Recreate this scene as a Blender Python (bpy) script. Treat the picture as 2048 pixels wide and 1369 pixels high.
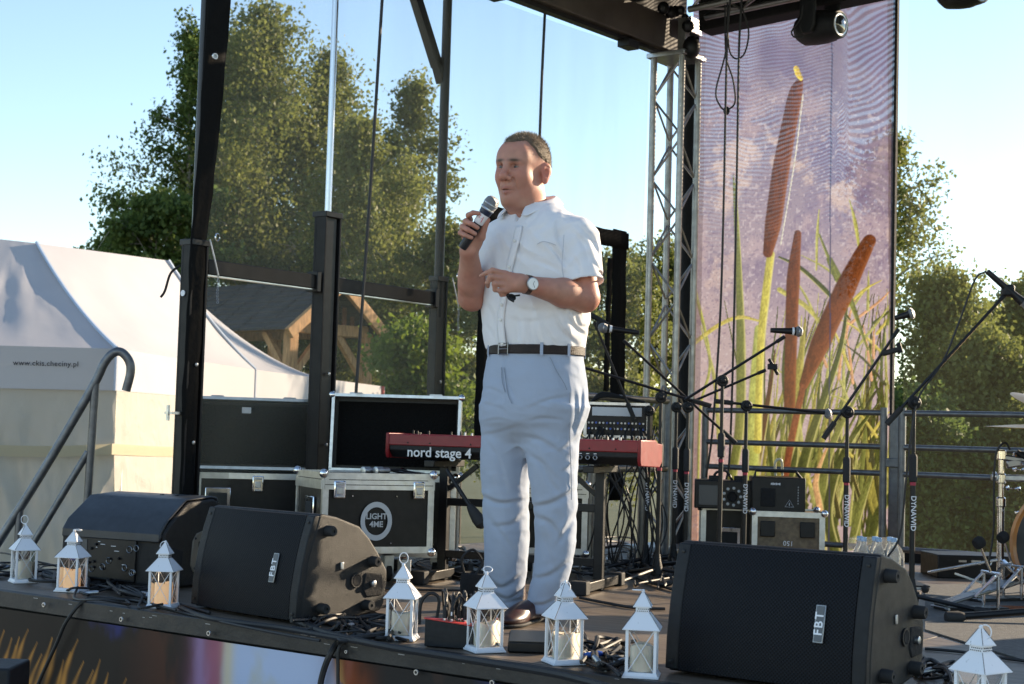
import bpy, bmesh, math, random
import numpy as np
from mathutils import Vector, Matrix

random.seed(7)
RNG = np.random.default_rng(7)
SC = bpy.context.scene
COL = SC.collection
for _o in list(bpy.data.objects):
    bpy.data.objects.remove(_o, do_unlink=True)

# ------------------------------------------------------------------ camera
F, AZ, PITCH, ROLL, EYE = 3050.0, math.radians(36.7), math.radians(3.45), math.radians(1.65), 0.68
_c, _s = math.cos, math.sin
FW0 = np.array([-_s(AZ), _c(AZ), 0.0])
R0 = np.array([_c(AZ), _s(AZ), 0.0])
UPV = np.array([0, 0, 1.0])
FWD = FW0 * _c(PITCH) + UPV * _s(PITCH)
_U0 = UPV * _c(PITCH) - FW0 * _s(PITCH)
RGT = R0 * _c(ROLL) + _U0 * _s(ROLL)
UPC = _U0 * _c(ROLL) - R0 * _s(ROLL)
CAM = np.array([0, 0, EYE])
cam_d = bpy.data.cameras.new('camera')
cam = bpy.data.objects.new('camera', cam_d)
COL.objects.link(cam)
cam_d.sensor_width = 36.0
cam_d.lens = F / 2048 * 36.0
cam_d.clip_start = 0.05
cam_d.clip_end = 3000
m = Matrix.Identity(4)
for i in range(3):
    m[i][0], m[i][1], m[i][2], m[i][3] = RGT[i], UPC[i], -FWD[i], CAM[i]
cam.matrix_world = m
SC.camera = cam
cam_d.dof.use_dof = True
cam_d.dof.focus_distance = 5.45
cam_d.dof.aperture_fstop = 8.0

# ------------------------------------------------------------------ sky, sun, exposure
SUN_AZ = math.atan2(0.345, 0.938)      # clockwise from +Y
SUN_EL = math.radians(18)
world = bpy.data.worlds.new('World')
SC.world = world
world.use_nodes = True
wn, wl = world.node_tree.nodes, world.node_tree.links
sky = wn.new('ShaderNodeTexSky')
sky.sky_type = 'NISHITA'
sky.sun_disc = False
sky.sun_elevation = SUN_EL
sky.sun_rotation = SUN_AZ
sky.air_density = 1.0
sky.dust_density = 0.03
sky.ozone_density = 1.0
sky.altitude = 200
wl.new(sky.outputs[0], wn['Background'].inputs[0])
wn['Background'].inputs[1].default_value = 0.105
sun_d = bpy.data.lights.new('sun', 'SUN')
sun_d.energy = 4.8
sun_d.angle = math.radians(0.6)
sun_d.color = (1.0, 0.80, 0.56)
sun = bpy.data.objects.new('sun', sun_d)
COL.objects.link(sun)
SUNV = Vector((math.sin(SUN_AZ) * math.cos(SUN_EL), math.cos(SUN_AZ) * math.cos(SUN_EL), math.sin(SUN_EL)))
sun.rotation_euler = SUNV.to_track_quat('Z', 'Y').to_euler()
sun.location = (6, 14, 9)
SC.view_settings.view_transform = 'Standard'
SC.view_settings.look = 'None'
SC.view_settings.gamma = 1.0
SC.view_settings.use_curve_mapping = False
SC.view_settings.exposure = 1.40
SC.render.engine = 'CYCLES'
SC.cycles.max_bounces = 7
SC.cycles.diffuse_bounces = 3
SC.cycles.transparent_max_bounces = 24
SC.cycles.use_denoising = True
SC.cycles.caustics_reflective = False
SC.cycles.caustics_refractive = False

# ------------------------------------------------------------------ helpers: pixels to points
def ray(px, py):
    return FWD + RGT * ((px - 1024) / F) + UPC * ((684.5 - py) / F)
def dp(px, py, d):
    return CAM + ray(px, py) * d
def on_z(px, py, z=0.0):
    r = ray(px, py); return CAM + r * ((z - EYE) / r[2])
def on_x(px, py, x):
    r = ray(px, py); return CAM + r * (x / r[0])
def on_y(px, py, y):
    r = ray(px, py); return CAM + r * (y / r[1])
def V(a): return np.array(a, float)

# ------------------------------------------------------------------ helpers: noise in numpy
def _hash(ix, iy, iz):
    h = (ix * 374761393 + iy * 668265263 + iz * 2147483647 + 1013904223) & 0xFFFFFFFF
    h = ((h ^ (h >> 13)) * 1274126177) & 0xFFFFFFFF
    return ((h ^ (h >> 16)) & 0xFFFF) / 65535.0
def vnoise(p):
    p = np.asarray(p, float)
    i = np.floor(p).astype(np.int64); f = p - i
    f = f * f * (3 - 2 * f)
    out = 0
    for dx in (0, 1):
        for dy in (0, 1):
            for dz in (0, 1):
                w = (f[..., 0] if dx else 1 - f[..., 0]) * (f[..., 1] if dy else 1 - f[..., 1]) * (f[..., 2] if dz else 1 - f[..., 2])
                out = out + w * _hash(i[..., 0] + dx, i[..., 1] + dy, i[..., 2] + dz)
    return out * 2 - 1
def fbm(p, o=4):
    p = np.asarray(p, float); a, s = 1.0, 0
    for k in range(o):
        s = s + a * vnoise(p * 2 ** k + 17.3 * k); a *= .5
    return s
def sstep(a, b, x):
    t = np.clip((x - a) / (b - a), 0, 1); return t * t * (3 - 2 * t)

# ------------------------------------------------------------------ helpers: materials
def mat(name, col, rough=.6, metal=0., var=0., vscale=20., bump=0., bscale=120., spec=.5, coat=0., sheen=0., rvar=0., stretch=None, col2=None, emit=None, estr=0., trans=0., alpha=1., sss=0.):
    mt = bpy.data.materials.new(name); mt.use_nodes = True
    nt = mt.node_tree; n, l = nt.nodes, nt.links
    b = n['Principled BSDF']
    b.inputs['Base Color'].default_value = (*col, 1)
    b.inputs['Roughness'].default_value = rough
    b.inputs['Metallic'].default_value = metal
    b.inputs['Specular IOR Level'].default_value = spec
    b.inputs['Coat Weight'].default_value = coat
    b.inputs['Sheen Weight'].default_value = sheen
    if emit:
        b.inputs['Emission Color'].default_value = (*emit, 1); b.inputs['Emission Strength'].default_value = estr
    b.inputs['Transmission Weight'].default_value = trans
    b.inputs['Alpha'].default_value = alpha
    if sss:
        b.inputs['Subsurface Weight'].default_value = sss
        b.inputs['Subsurface Radius'].default_value = (.02, .008, .004)
        b.inputs['Subsurface Scale'].default_value = .5
    if var or bump or rvar:
        tc = n.new('ShaderNodeTexCoord'); mp = n.new('ShaderNodeMapping')
        l.new(tc.outputs['Object'], mp.inputs[0])
        if stretch: mp.inputs['Scale'].default_value = stretch
        if var:
            nz = n.new('ShaderNodeTexNoise'); nz.inputs['Scale'].default_value = vscale; nz.inputs['Detail'].default_value = 5
            l.new(mp.outputs[0], nz.inputs[0])
            cr = n.new('ShaderNodeValToRGB')
            c2 = col2 or tuple(min(1, c * (1 + var)) for c in col)
            c1 = tuple(c * (1 - var) for c in col) if not col2 else col
            cr.color_ramp.elements[0].color = (*c1, 1); cr.color_ramp.elements[1].color = (*c2, 1)
            cr.color_ramp.elements[0].position = .32; cr.color_ramp.elements[1].position = .68
            l.new(nz.outputs[0], cr.inputs[0]); l.new(cr.outputs[0], b.inputs['Base Color'])
        if rvar:
            nr = n.new('ShaderNodeTexNoise'); nr.inputs['Scale'].default_value = vscale * 1.7; nr.inputs['Detail'].default_value = 4
            l.new(mp.outputs[0], nr.inputs[0])
            mr = n.new('ShaderNodeMapRange'); mr.inputs[3].default_value = max(.03, rough - rvar); mr.inputs[4].default_value = min(1, rough + rvar)
            l.new(nr.outputs[0], mr.inputs[0]); l.new(mr.outputs[0], b.inputs['Roughness'])
        if bump:
            nb = n.new('ShaderNodeTexNoise'); nb.inputs['Scale'].default_value = bscale; nb.inputs['Detail'].default_value = 3
            l.new(mp.outputs[0], nb.inputs[0])
            bp = n.new('ShaderNodeBump'); bp.inputs['Strength'].default_value = bump; bp.inputs['Distance'].default_value = .01
            l.new(nb.outputs[0], bp.inputs['Height']); l.new(bp.outputs[0], b.inputs['Normal'])
    return mt
def attr_mat(name, rough=.7, translucent=0., transp_attr=False, spec=.3, attr='col'):
    mt = bpy.data.materials.new(name); mt.use_nodes = True
    nt = mt.node_tree; n, l = nt.nodes, nt.links
    b = n['Principled BSDF']; out = n['Material Output']
    a = n.new('ShaderNodeAttribute'); a.attribute_name = attr
    l.new(a.outputs['Color'], b.inputs['Base Color'])
    b.inputs['Roughness'].default_value = rough; b.inputs['Specular IOR Level'].default_value = spec
    sh = b.outputs[0]
    if translucent:
        t = n.new('ShaderNodeBsdfTranslucent'); l.new(a.outputs['Color'], t.inputs[0])
        mx = n.new('ShaderNodeMixShader'); mx.inputs[0].default_value = translucent
        l.new(sh, mx.inputs[1]); l.new(t.outputs[0], mx.inputs[2]); sh = mx.outputs[0]
    if transp_attr:
        a2 = n.new('ShaderNodeAttribute'); a2.attribute_name = 'holes'
        t = n.new('ShaderNodeBsdfTransparent'); mx = n.new('ShaderNodeMixShader')
        l.new(a2.outputs['Fac'], mx.inputs[0]); l.new(sh, mx.inputs[1]); l.new(t.outputs[0], mx.inputs[2]); sh = mx.outputs[0]
    l.new(sh, out.inputs[0])
    return mt
def veil_mat(name, col, cover, translucent=.5):
    """a net or clear sheet: a share `cover` of thread, the rest holes"""
    mt = bpy.data.materials.new(name); mt.use_nodes = True
    nt = mt.node_tree; n, l = nt.nodes, nt.links
    n.remove(n['Principled BSDF']); out = n['Material Output']
    d = n.new('ShaderNodeBsdfDiffuse'); d.inputs[0].default_value = (*col, 1)
    t = n.new('ShaderNodeBsdfTranslucent'); t.inputs[0].default_value = (*col, 1)
    m1 = n.new('ShaderNodeMixShader'); m1.inputs[0].default_value = translucent
    l.new(d.outputs[0], m1.inputs[1]); l.new(t.outputs[0], m1.inputs[2])
    tr = n.new('ShaderNodeBsdfTransparent'); m2 = n.new('ShaderNodeMixShader')
    tc = n.new('ShaderNodeTexCoord'); mp = n.new('ShaderNodeMapping'); mp.inputs['Scale'].default_value = (1.3, 1.3, .22)
    nz = n.new('ShaderNodeTexNoise'); nz.inputs['Scale'].default_value = 2.2; nz.inputs['Detail'].default_value = 4
    l.new(tc.outputs['Object'], mp.inputs[0]); l.new(mp.outputs[0], nz.inputs[0])
    mr = n.new('ShaderNodeMapRange'); mr.inputs[1].default_value = .3; mr.inputs[2].default_value = .7
    mr.inputs[3].default_value = cover * .8; mr.inputs[4].default_value = cover * 1.2
    l.new(nz.outputs[0], mr.inputs[0]); l.new(mr.outputs[0], m2.inputs[0])
    l.new(tr.outputs[0], m2.inputs[1]); l.new(m1.outputs[0], m2.inputs[2])
    l.new(m2.outputs[0], out.inputs[0])
    return mt

# ------------------------------------------------------------------ helpers: meshes
def frame_of(t):
    t = t / (np.linalg.norm(t) + 1e-12)
    a = V((0, 0, 1)) if abs(t[2]) < .9 else V((1, 0, 0))
    u = np.cross(t, a); u /= np.linalg.norm(u)
    return u, np.cross(t, u)
class MB:
    def __init__(s): s.v = []; s.f = []
    def add(s, vs, fs):
        o = len(s.v); s.v.extend([tuple(map(float, p)) for p in vs]); s.f.extend([tuple(o + i for i in f) for f in fs]); return s
    def box(s, c, d, rz=0., R=None):
        hx, hy, hz = d[0] / 2, d[1] / 2, d[2] / 2
        vs = [V((x, y, z)) for x in (-hx, hx) for y in (-hy, hy) for z in (-hz, hz)]
        if rz:
            ca, sa = math.cos(rz), math.sin(rz); vs = [V((p[0] * ca - p[1] * sa, p[0] * sa + p[1] * ca, p[2])) for p in vs]
        if R is not None: vs = [R @ p for p in vs]
        c = V(c)
        return s.add([p + c for p in vs], [(0, 1, 3, 2), (4, 6, 7, 5), (0, 4, 5, 1), (2, 3, 7, 6), (0, 2, 6, 4), (1, 5, 7, 3)])
    def beam(s, a, b, w, h, up=(0, 0, 1)):
        a, b = V(a), V(b); t = b - a; L = np.linalg.norm(t); t /= L
        up = V(up); u = np.cross(t, up)
        if np.linalg.norm(u) < 1e-6: u = np.cross(t, V((1, 0, 0)))
        u /= np.linalg.norm(u); k = np.cross(u, t)
        vs = [q + u * x + k * y for q in (a, b) for x, y in ((-w / 2, -h / 2), (w / 2, -h / 2), (w / 2, h / 2), (-w / 2, h / 2))]
        return s.add(vs, [(3, 2, 1, 0), (4, 5, 6, 7), (0, 1, 5, 4), (1, 2, 6, 5), (2, 3, 7, 6), (3, 0, 4, 7)])
    def tube(s, pts, r, n=8, caps=True, closed=False):
        pts = [V(p) for p in pts]; N = len(pts)
        rs = [r] * N if np.isscalar(r) else list(r)
        vs = []; u = None
        for i in range(N):
            if closed: t = pts[(i + 1) % N] - pts[i - 1]
            else: t = pts[min(i + 1, N - 1)] - pts[max(i - 1, 0)]
            t = t / (np.linalg.norm(t) + 1e-12)
            if u is None: u, w = frame_of(t)
            else:
                u = u - t * (u @ t); u /= (np.linalg.norm(u) + 1e-12); w = np.cross(t, u)
            for k in range(n):
                a = 2 * math.pi * k / n; vs.append(pts[i] + (u * math.cos(a) + w * math.sin(a)) * rs[i])
        fs = []
        for i in range(N if closed else N - 1):
            j = (i + 1) % N
            for k in range(n):
                q = (k + 1) % n; fs.append((i * n + k, i * n + q, j * n + q, j * n + k))
        if caps and not closed:
            fs.append(tuple(range(n))[::-1]); fs.append(tuple((N - 1) * n + k for k in range(n)))
        return s.add(vs, fs)
    def lathe(s, prof, n=16, o=(0, 0, 0), ax=(0, 0, 1)):
        """prof: list of (radius, height) along the axis"""
        o, ax = V(o), V(ax); ax = ax / np.linalg.norm(ax)
        u, w = frame_of(ax); vs = []; fs = []
        for r, h in prof:
            for k in range(n):
                a = 2 * math.pi * k / n; vs.append(o + ax * h + (u * math.cos(a) + w * math.sin(a)) * max(r, 1e-5))
        for i in range(len(prof) - 1):
            for k in range(n):
                q = (k + 1) % n; fs.append((i * n + k, i * n + q, (i + 1) * n + q, (i + 1) * n + k))
        fs.append(tuple(range(n))[::-1]); fs.append(tuple((len(prof) - 1) * n + k for k in range(n)))
        return s.add(vs, fs)
    def prism(s, poly, fn, a, b):
        """poly: 2-D outline; fn(u, v, t) -> point; extruded from t=a to t=b"""
        n = len(poly)
        vs = [fn(p[0], p[1], t) for t in (a, b) for p in poly]
        fs = [tuple(range(n))[::-1], tuple(range(n, 2 * n))] + [(i, (i + 1) % n, n + (i + 1) % n, n + i) for i in range(n)]
        return s.add(vs, fs)
    def frustum(s, z0, w0, z1, w1, cx=0, cy=0, d0=None, d1=None):
        d0 = w0 if d0 is None else d0; d1 = w1 if d1 is None else d1
        vs = [(cx + x * w / 2, cy + y * d / 2, z) for z, w, d in ((z0, w0, d0), (z1, w1, d1)) for x, y in ((-1, -1), (1, -1), (1, 1), (-1, 1))]
        return s.add(vs, [(3, 2, 1, 0), (4, 5, 6, 7), (0, 1, 5, 4), (1, 2, 6, 5), (2, 3, 7, 6), (3, 0, 4, 7)])
    def ball(s, c, r, n=10, sc=(1, 1, 1)):
        m_ = n // 2 + 1
        prof = [(r * math.sin(math.pi * i / m_), -r * math.cos(math.pi * i / m_)) for i in range(m_ + 1)]
        t = MB().lathe(prof, n)
        return s.add([V(p) * V(sc) + V(c) for p in t.v], t.f)
    def ring(s, c, R_, r, ax=(0, 1, 0), n=16, k=6):
        u, w = frame_of(V(ax)); c = V(c)
        return s.tube([c + (u * math.cos(a) + w * math.sin(a)) * R_ for a in np.linspace(0, 2 * math.pi, n, endpoint=False)], r, k, closed=True)
    def build(s, name, material, parent=None, bevel=0., smooth=35., seg=2):
        me = bpy.data.meshes.new(name)
        me.from_pydata(s.v, [], s.f); me.update()
        bm = bmesh.new(); bm.from_mesh(me); bmesh.ops.recalc_face_normals(bm, faces=bm.faces); bm.to_mesh(me); bm.free()
        if smooth:
            me.polygons.foreach_set('use_smooth', [True] * len(me.polygons))
            me.set_sharp_from_angle(angle=math.radians(smooth))
        return put(name, me, material, parent, bevel, seg)
def put(name, me, material, parent=None, bevel=0., seg=2):
    o = bpy.data.objects.new(name, me); COL.objects.link(o)
    if material is not None: me.materials.append(material)
    if parent is not None: o.parent = parent
    if bevel:
        b = o.modifiers.new('bevel', 'BEVEL'); b.width = bevel; b.segments = seg; b.limit_method = 'ANGLE'; b.angle_limit = math.radians(40)
    return o
def np_mesh(name, verts, faces, material, parent=None, smooth=True, attrs=None):
    me = bpy.data.meshes.new(name)
    verts = np.asarray(verts, np.float32); faces = np.asarray(faces, np.int32); k = faces.shape[1]
    me.vertices.add(len(verts)); me.vertices.foreach_set('co', verts.ravel())
    me.loops.add(faces.size); me.loops.foreach_set('vertex_index', faces.ravel())
    me.polygons.add(len(faces)); me.polygons.foreach_set('loop_start', np.arange(len(faces), dtype=np.int32) * k)
    me.polygons.foreach_set('loop_total', np.full(len(faces), k, np.int32))
    if smooth: me.polygons.foreach_set('use_smooth', np.ones(len(faces), bool))
    for an, (ty, data) in (attrs or {}).items():
        a = me.attributes.new(an, ty, 'POINT')
        a.data.foreach_set('color' if 'COLOR' in ty else 'value', np.asarray(data, np.float32).ravel())
    me.update(); me.validate()
    return put(name, me, material, parent)
def thing(name, label, cat, loc=(0, 0, 0), rz=0., group=None):
    o = bpy.data.objects.new(name, None); COL.objects.link(o)
    o.empty_display_size = .1
    o.location = tuple(map(float, loc)); o.rotation_euler = (0, 0, rz)
    return tag(o, label, cat, group)
def tag(o, label, cat, group=None):
    o['label'] = label; o['category'] = cat
    if group: o['group'] = group
    return o
def struct(o): o['kind'] = 'structure'; return o
def stuff(o): o['kind'] = 'stuff'; return o
def twin(o, parent=None):
    c = o.copy(); COL.objects.link(c); c.parent = parent
    for ch in o.children: twin(ch, c)
    return c
def text_mesh(name, body, size, material, parent, M, extrude=.0006, align='CENTER', bold=0., spacing=1.):
    cu = bpy.data.curves.new(name, 'FONT'); cu.body = body; cu.size = size; cu.extrude = extrude
    cu.align_x = align; cu.align_y = 'CENTER'; cu.offset = bold; cu.space_character = spacing; cu.resolution_u = 3
    t = bpy.data.objects.new(name, cu); COL.objects.link(t)
    me = bpy.data.meshes.new_from_object(t)
    bpy.data.objects.remove(t, do_unlink=True); bpy.data.curves.remove(cu)
    me.transform(M); me.name = name
    return put(name, me, material, parent)
def basis(o, x, y):
    """matrix with columns x, y, x cross y at o"""
    x = Vector(x).normalized(); y = Vector(y); y = (y - x * y.dot(x)).normalized(); z = x.cross(y)
    M = Matrix.Identity(4)
    for i in range(3): M[i][0], M[i][1], M[i][2], M[i][3] = x[i], y[i], z[i], float(o[i])
    return M
def sag(a, b, drop, n=10):
    a, b = V(a), V(b); return [a + (b - a) * t - V((0, 0, 1)) * drop * 4 * t * (1 - t) for t in np.linspace(0, 1, n)]
def spline(P, n=6):
    """Catmull-Rom through P"""
    P = [V(p) for p in P]; P = [2 * P[0] - P[1]] + P + [2 * P[-1] - P[-2]]; out = []
    for i in range(1, len(P) - 2):
        p0, p1, p2, p3 = P[i - 1:i + 3]
        for t in np.linspace(0, 1, n, endpoint=False):
            out.append(.5 * (2 * p1 + (p2 - p0) * t + (2 * p0 - 5 * p1 + 4 * p2 - p3) * t * t + (3 * p1 - p0 - 3 * p2 + p3) * t ** 3))
    return out + [P[-2]]

# ------------------------------------------------------------------ shared materials
K = {}
K['black_plastic'] = mat('black_plastic', (.007, .008, .010), .5, spec=.35, var=.3, vscale=40, bump=.25, bscale=900, rvar=.1)
K['black_metal'] = mat('black_metal', (.008, .008, .009), .42, spec=.35, rvar=.1, var=.3)
K['post_metal'] = mat('post_metal', (.010, .0095, .010), .5, spec=.25, rvar=.12, var=.35, vscale=12, bump=.05)
K['rubber'] = mat('rubber', (.015, .015, .016), .75, bump=.1, bscale=300)
K['chrome'] = mat('chrome', (.75, .75, .77), .12, 1., rvar=.06)
K['steel'] = mat('steel', (.42, .43, .44), .4, 1., rvar=.15, var=.15, vscale=25)
K['alu'] = mat('alu', (.56, .57, .58), .34, 1., rvar=.14, var=.12, vscale=30)
K['white_paint'] = mat('white_paint', (.78, .80, .84), .5, var=.06, vscale=30, bump=.1, bscale=200)
K['cable'] = mat('cable', (.010, .010, .011), .55)
K['black_cloth'] = mat('black_cloth', (.010, .010, .011), .9, bump=.4, bscale=60)

# ================================================================== the ground and the stage
GZ = -1.02
def ground():
    n = 60; xs = np.concatenate([-np.geomspace(400, 2, n), np.linspace(-1.5, 1.5, 5), np.geomspace(2, 400, n)])
    g = np.stack(np.meshgrid(xs, xs + 8, indexing='ij'), -1); N = len(xs)
    z = GZ + .06 * fbm(np.dstack([g * .15, np.zeros((N, N))]), 3) - .02
    v = np.dstack([g, z]).reshape(-1, 3)
    i = np.arange(N * N).reshape(N, N)
    f = np.stack([i[:-1, :-1], i[1:, :-1], i[1:, 1:], i[:-1, 1:]], -1).reshape(-1, 4)
    mt = mat('grass_ground', (.035, .055, .016), .9, var=.5, vscale=3., col2=(.075, .085, .03), bump=.6, bscale=30)
    return struct(np_mesh('ground', v, f, mt))
ground()
bounce_m = mat('bounce_concrete', (.46, .44, .41), .85, var=.2, vscale=6, bump=.3, bscale=60)
bounce_slab = MB().box((-2, -8.4, GZ + .03), (44, 24, .06)).build('bounce_pavement', bounce_m); struct(bounce_slab)  # unseen pale paving added to bounce fill light up onto the stage

EDGE = 3.70
SX0, SX1, SY1 = -5.80, 2.2, 8.62
deck_m = bpy.data.materials.new('deck_plywood'); deck_m.use_nodes = True
def _deck(mt):
    nt = mt.node_tree; n, l = nt.nodes, nt.links; b = n['Principled BSDF']
    tc = n.new('ShaderNodeTexCoord'); mp = n.new('ShaderNodeMapping'); mp.inputs['Scale'].default_value = (1.2, 14, 1)
    l.new(tc.outputs['Object'], mp.inputs[0])
    nz = n.new('ShaderNodeTexNoise'); nz.inputs['Scale'].default_value = 2.5; nz.inputs['Detail'].default_value = 8; nz.inputs['Roughness'].default_value = .65
    l.new(mp.outputs[0], nz.inputs[0])
    cr = n.new('ShaderNodeValToRGB'); e = cr.color_ramp.elements
    e[0].position = .3; e[0].color = (.11, .080, .056, 1); e[1].position = .72; e[1].color = (.30, .235, .175, 1)
    l.new(nz.outputs[0], cr.inputs[0])
    n2 = n.new('ShaderNodeTexNoise'); n2.inputs['Scale'].default_value = 3.; n2.inputs['Detail'].default_value = 6
    l.new(tc.outputs['Object'], n2.inputs[0])
    mx = n.new('ShaderNodeMixRGB'); mx.blend_type = 'MULTIPLY'; mx.inputs[0].default_value = .6
    l.new(cr.outputs[0], mx.inputs[1]); l.new(n2.outputs[0], mx.inputs[2]); l.new(mx.outputs[0], b.inputs['Base Color'])
    mr = n.new('ShaderNodeMapRange'); mr.inputs[3].default_value = .28; mr.inputs[4].default_value = .62
    l.new(n2.outputs[0], mr.inputs[0]); l.new(mr.outputs[0], b.inputs['Roughness'])
    bp = n.new('ShaderNodeBump'); bp.inputs['Strength'].default_value = .25; bp.inputs['Distance'].default_value = .004
    l.new(nz.outputs[0], bp.inputs['Height']); l.new(bp.outputs[0], b.inputs['Normal'])
_deck(deck_m)
deck = thing('stage_floor', 'dark worn plywood stage floor', 'floor'); del deck['category']; del deck['label']; struct(deck)
mb = MB().box(((SX0 + SX1) / 2, (EDGE + SY1) / 2 + .02, -.09), (SX1 - SX0 - .02, SY1 - EDGE - .06, .12)); mb.build('subframe', K['black_metal'], deck)
# plywood sheets laid in staggered rows, each a piece of its own
shared = {}
y, row = EDGE + .035, 0
while y < SY1 - .02:
    w = min(1.22, SY1 - .01 - y); x = SX0
    first = 1.25 if row % 2 else 2.1
    while x < SX1 - .01:
        L = min(first if x == SX0 else 2.5, SX1 - x); first = 2.5 if x != SX0 else first
        key = (round(L, 3), round(w, 3))
        if key not in shared:
            shared[key] = MB().box((0, 0, -.012), (L - .005, w - .005, .024)).build('floor_panel', deck_m, deck, bevel=.0015, seg=1)
            o = shared[key]
        else:
            o = shared[key].copy(); COL.objects.link(o)
        o.location = (x + L / 2, y + w / 2, random.uniform(-.0012, .0004))
        x += L
    y += w; row += 1
edge_m = mat('edge_trim', (.018, .017, .017), .5, var=.4, vscale=9, rvar=.15, bump=.15, bscale=60)
MB().box(((SX0 + SX1) / 2, EDGE + .016, -.030), (SX1 - SX0, .034, .064)).build('edge_trim', edge_m, deck, bevel=.003)
MB().box((SX0 + .012 - .03, (EDGE + SY1) / 2 + .04, -.04), (.03, SY1 - EDGE - .08, .08)).build('side_trim', edge_m, deck, bevel=.003)
scuff = MB()
for i in range(26):
    px = random.uniform(20, 1700); p = on_y(px, 900, EDGE); L = random.uniform(.008, .035)
    scuff.box((p[0], EDGE - .0014, -.012 + random.uniform(-.012, .008)), (L, .001, random.uniform(.001, .003)))
stuff(scuff.build('scuff_marks', mat('bare_wood', (.34, .33, .32), .6), deck))

# printed skirt below the edge: a sheet hung on eyelets
def skirt():
    nx, nz = 1000, 110; x0, x1, z0, z1 = -5.9, -1.2, -1.0, -.066
    X, Zz = np.meshgrid(np.linspace(x0, x1, nx), np.linspace(z1, z0, nz), indexing='ij')
    P3 = np.dstack([X, Zz, np.zeros_like(X)])
    wav = .006 * fbm(np.dstack([X * 2.5, Zz * .5, X * 0]), 3)
    v = np.dstack([X, EDGE - .006 + wav, Zz]).reshape(-1, 3)
    # the print
    n1 = fbm(np.dstack([X * 1.6, Zz * 1.2, X * 0 + 3]), 5); n2 = fbm(np.dstack([X * 4, Zz * 3.0, X * 0 + 9]), 5); n3 = fbm(np.dstack([X * 9, Zz * 4, X * 0 + 19]), 4)
    col = np.zeros((nx, nz, 3)); col[:] = (.014, .010, .008)
    def lay(mask, c):
        nonlocal col
        mk = np.clip(mask, 0, 1)[..., None]; col = col * (1 - mk) + np.array(c) * mk
    lay(sstep(.05, .7, n1) * .5, (.03, .012, .006))
    top = sstep(-.30, -.08, Zz)
    lay(sstep(.25, .7, n2) * top * .7, (.025, .03, .16))
    lay(sstep(-4.6, -4.15, X) * sstep(-3.9, -4.2, X) * sstep(-.1, .6, n3 + .3) * .7, (.09, .026, .012))
    lay(np.exp(-((X + 4.0 + .05 * n2) / .11) ** 2) * .95, (.33, .11, .16))
    lay(np.exp(-((X + 4.08 + .04 * n3) / .05) ** 2) * .5, (.36, .26, .48))
    wl = sstep(-3.98, -3.93, X + .02 * n2) * sstep(-3.38, -3.50, X + .05 * n2)
    lay(wl, (.42, .49, .66))
    lay(wl * sstep(.25, .9, n2 + .4 * n1) * .7, (.46, .42, .26))
    lay(np.exp(-((X + 3.93) / .03) ** 2) * .8, (.58, .48, .30))
    lay(np.exp(-((X + 3.36 + .05 * n3) / .07) ** 2) * .9, (.26, .06, .018))
    lay(np.exp(-((X + 3.40 + .03 * n3) / .02) ** 2) * (n3 > .1) * .8, (.6, .3, .08))
    rr = sstep(-3.32, -3.2, X)
    lay(rr * .9, (.018, .016, .016)); lay(rr * sstep(.1, .6, n2) * .6, (.025, .035, .11)); lay(rr * sstep(.3, .7, n3) * .3, (.12, .05, .03))
    # reed-like golden strokes on the left
    for k in range(40):
        bx = -5.75 + k * .042 + random.uniform(-.012, .012)
        topz = -.125 - .10 * abs(math.sin(k * .9)) * random.uniform(.5, 1) - .40 * max(0, (k - 20) / 20) ** 1.3 - (0 if k > 5 else .05)
        lean = .10 * (k > 8) + .02
        tz = np.clip((topz - Zz) / .5, 0, 2)
        cx = bx + lean * (1 - tz) ** 2 * (tz < 1) + .012 * np.sin(Zz * 14 + k)
        wd = .0105 * sstep(0, .25, tz) + .003
        lay(np.exp(-((X - cx) / wd) ** 2) * (Zz < topz) * (.8 + .2 * np.sin(Zz * 60 + k)) * sstep(-1.0, -.5, Zz), (.48, .21, .04))
    i = np.arange(nx * nz).reshape(nx, nz)
    f = np.stack([i[:-1, :-1], i[:-1, 1:], i[1:, 1:], i[1:, :-1]], -1).reshape(-1, 4)
    ca = np.concatenate([col.reshape(-1, 3), np.ones((nx * nz, 1))], 1)
    root = thing('stage_skirt', 'glossy printed stage skirt with reeds and colour blurs below the stage edge', 'banner', (-3.5, EDGE - .006, -1.0))
    o = np_mesh('printed_sheet', v - V((-3.5, EDGE - .006, -1.0)), f, attr_mat('skirt_print', .5, spec=.2), root, attrs={'col': ('FLOAT_COLOR', ca)})
    for (px, py) in ((88, 1210), (243, 1239), (418, 1267), (693, 1304), (833, 1345), (985, 1366)):
        p = on_y(px, py, EDGE - .018)
        r = .0095 if px != 693 else .006
        MB().lathe([(r * .5, 0), (r * .55, .004), (r * .9, .004), (r, 0)], 14, p - V((-3.5, EDGE - .006, -1.0)), (0, -1, 0)).build('eyelet', K['alu'], root)
        MB().lathe([(r * .5, .0), (r * .5, .0045)], 12, p - V((-3.5, EDGE - .006, -1.0)), (0, -1, 0)).build('eyelet_hole', K['rubber'], root)
skirt()

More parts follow.
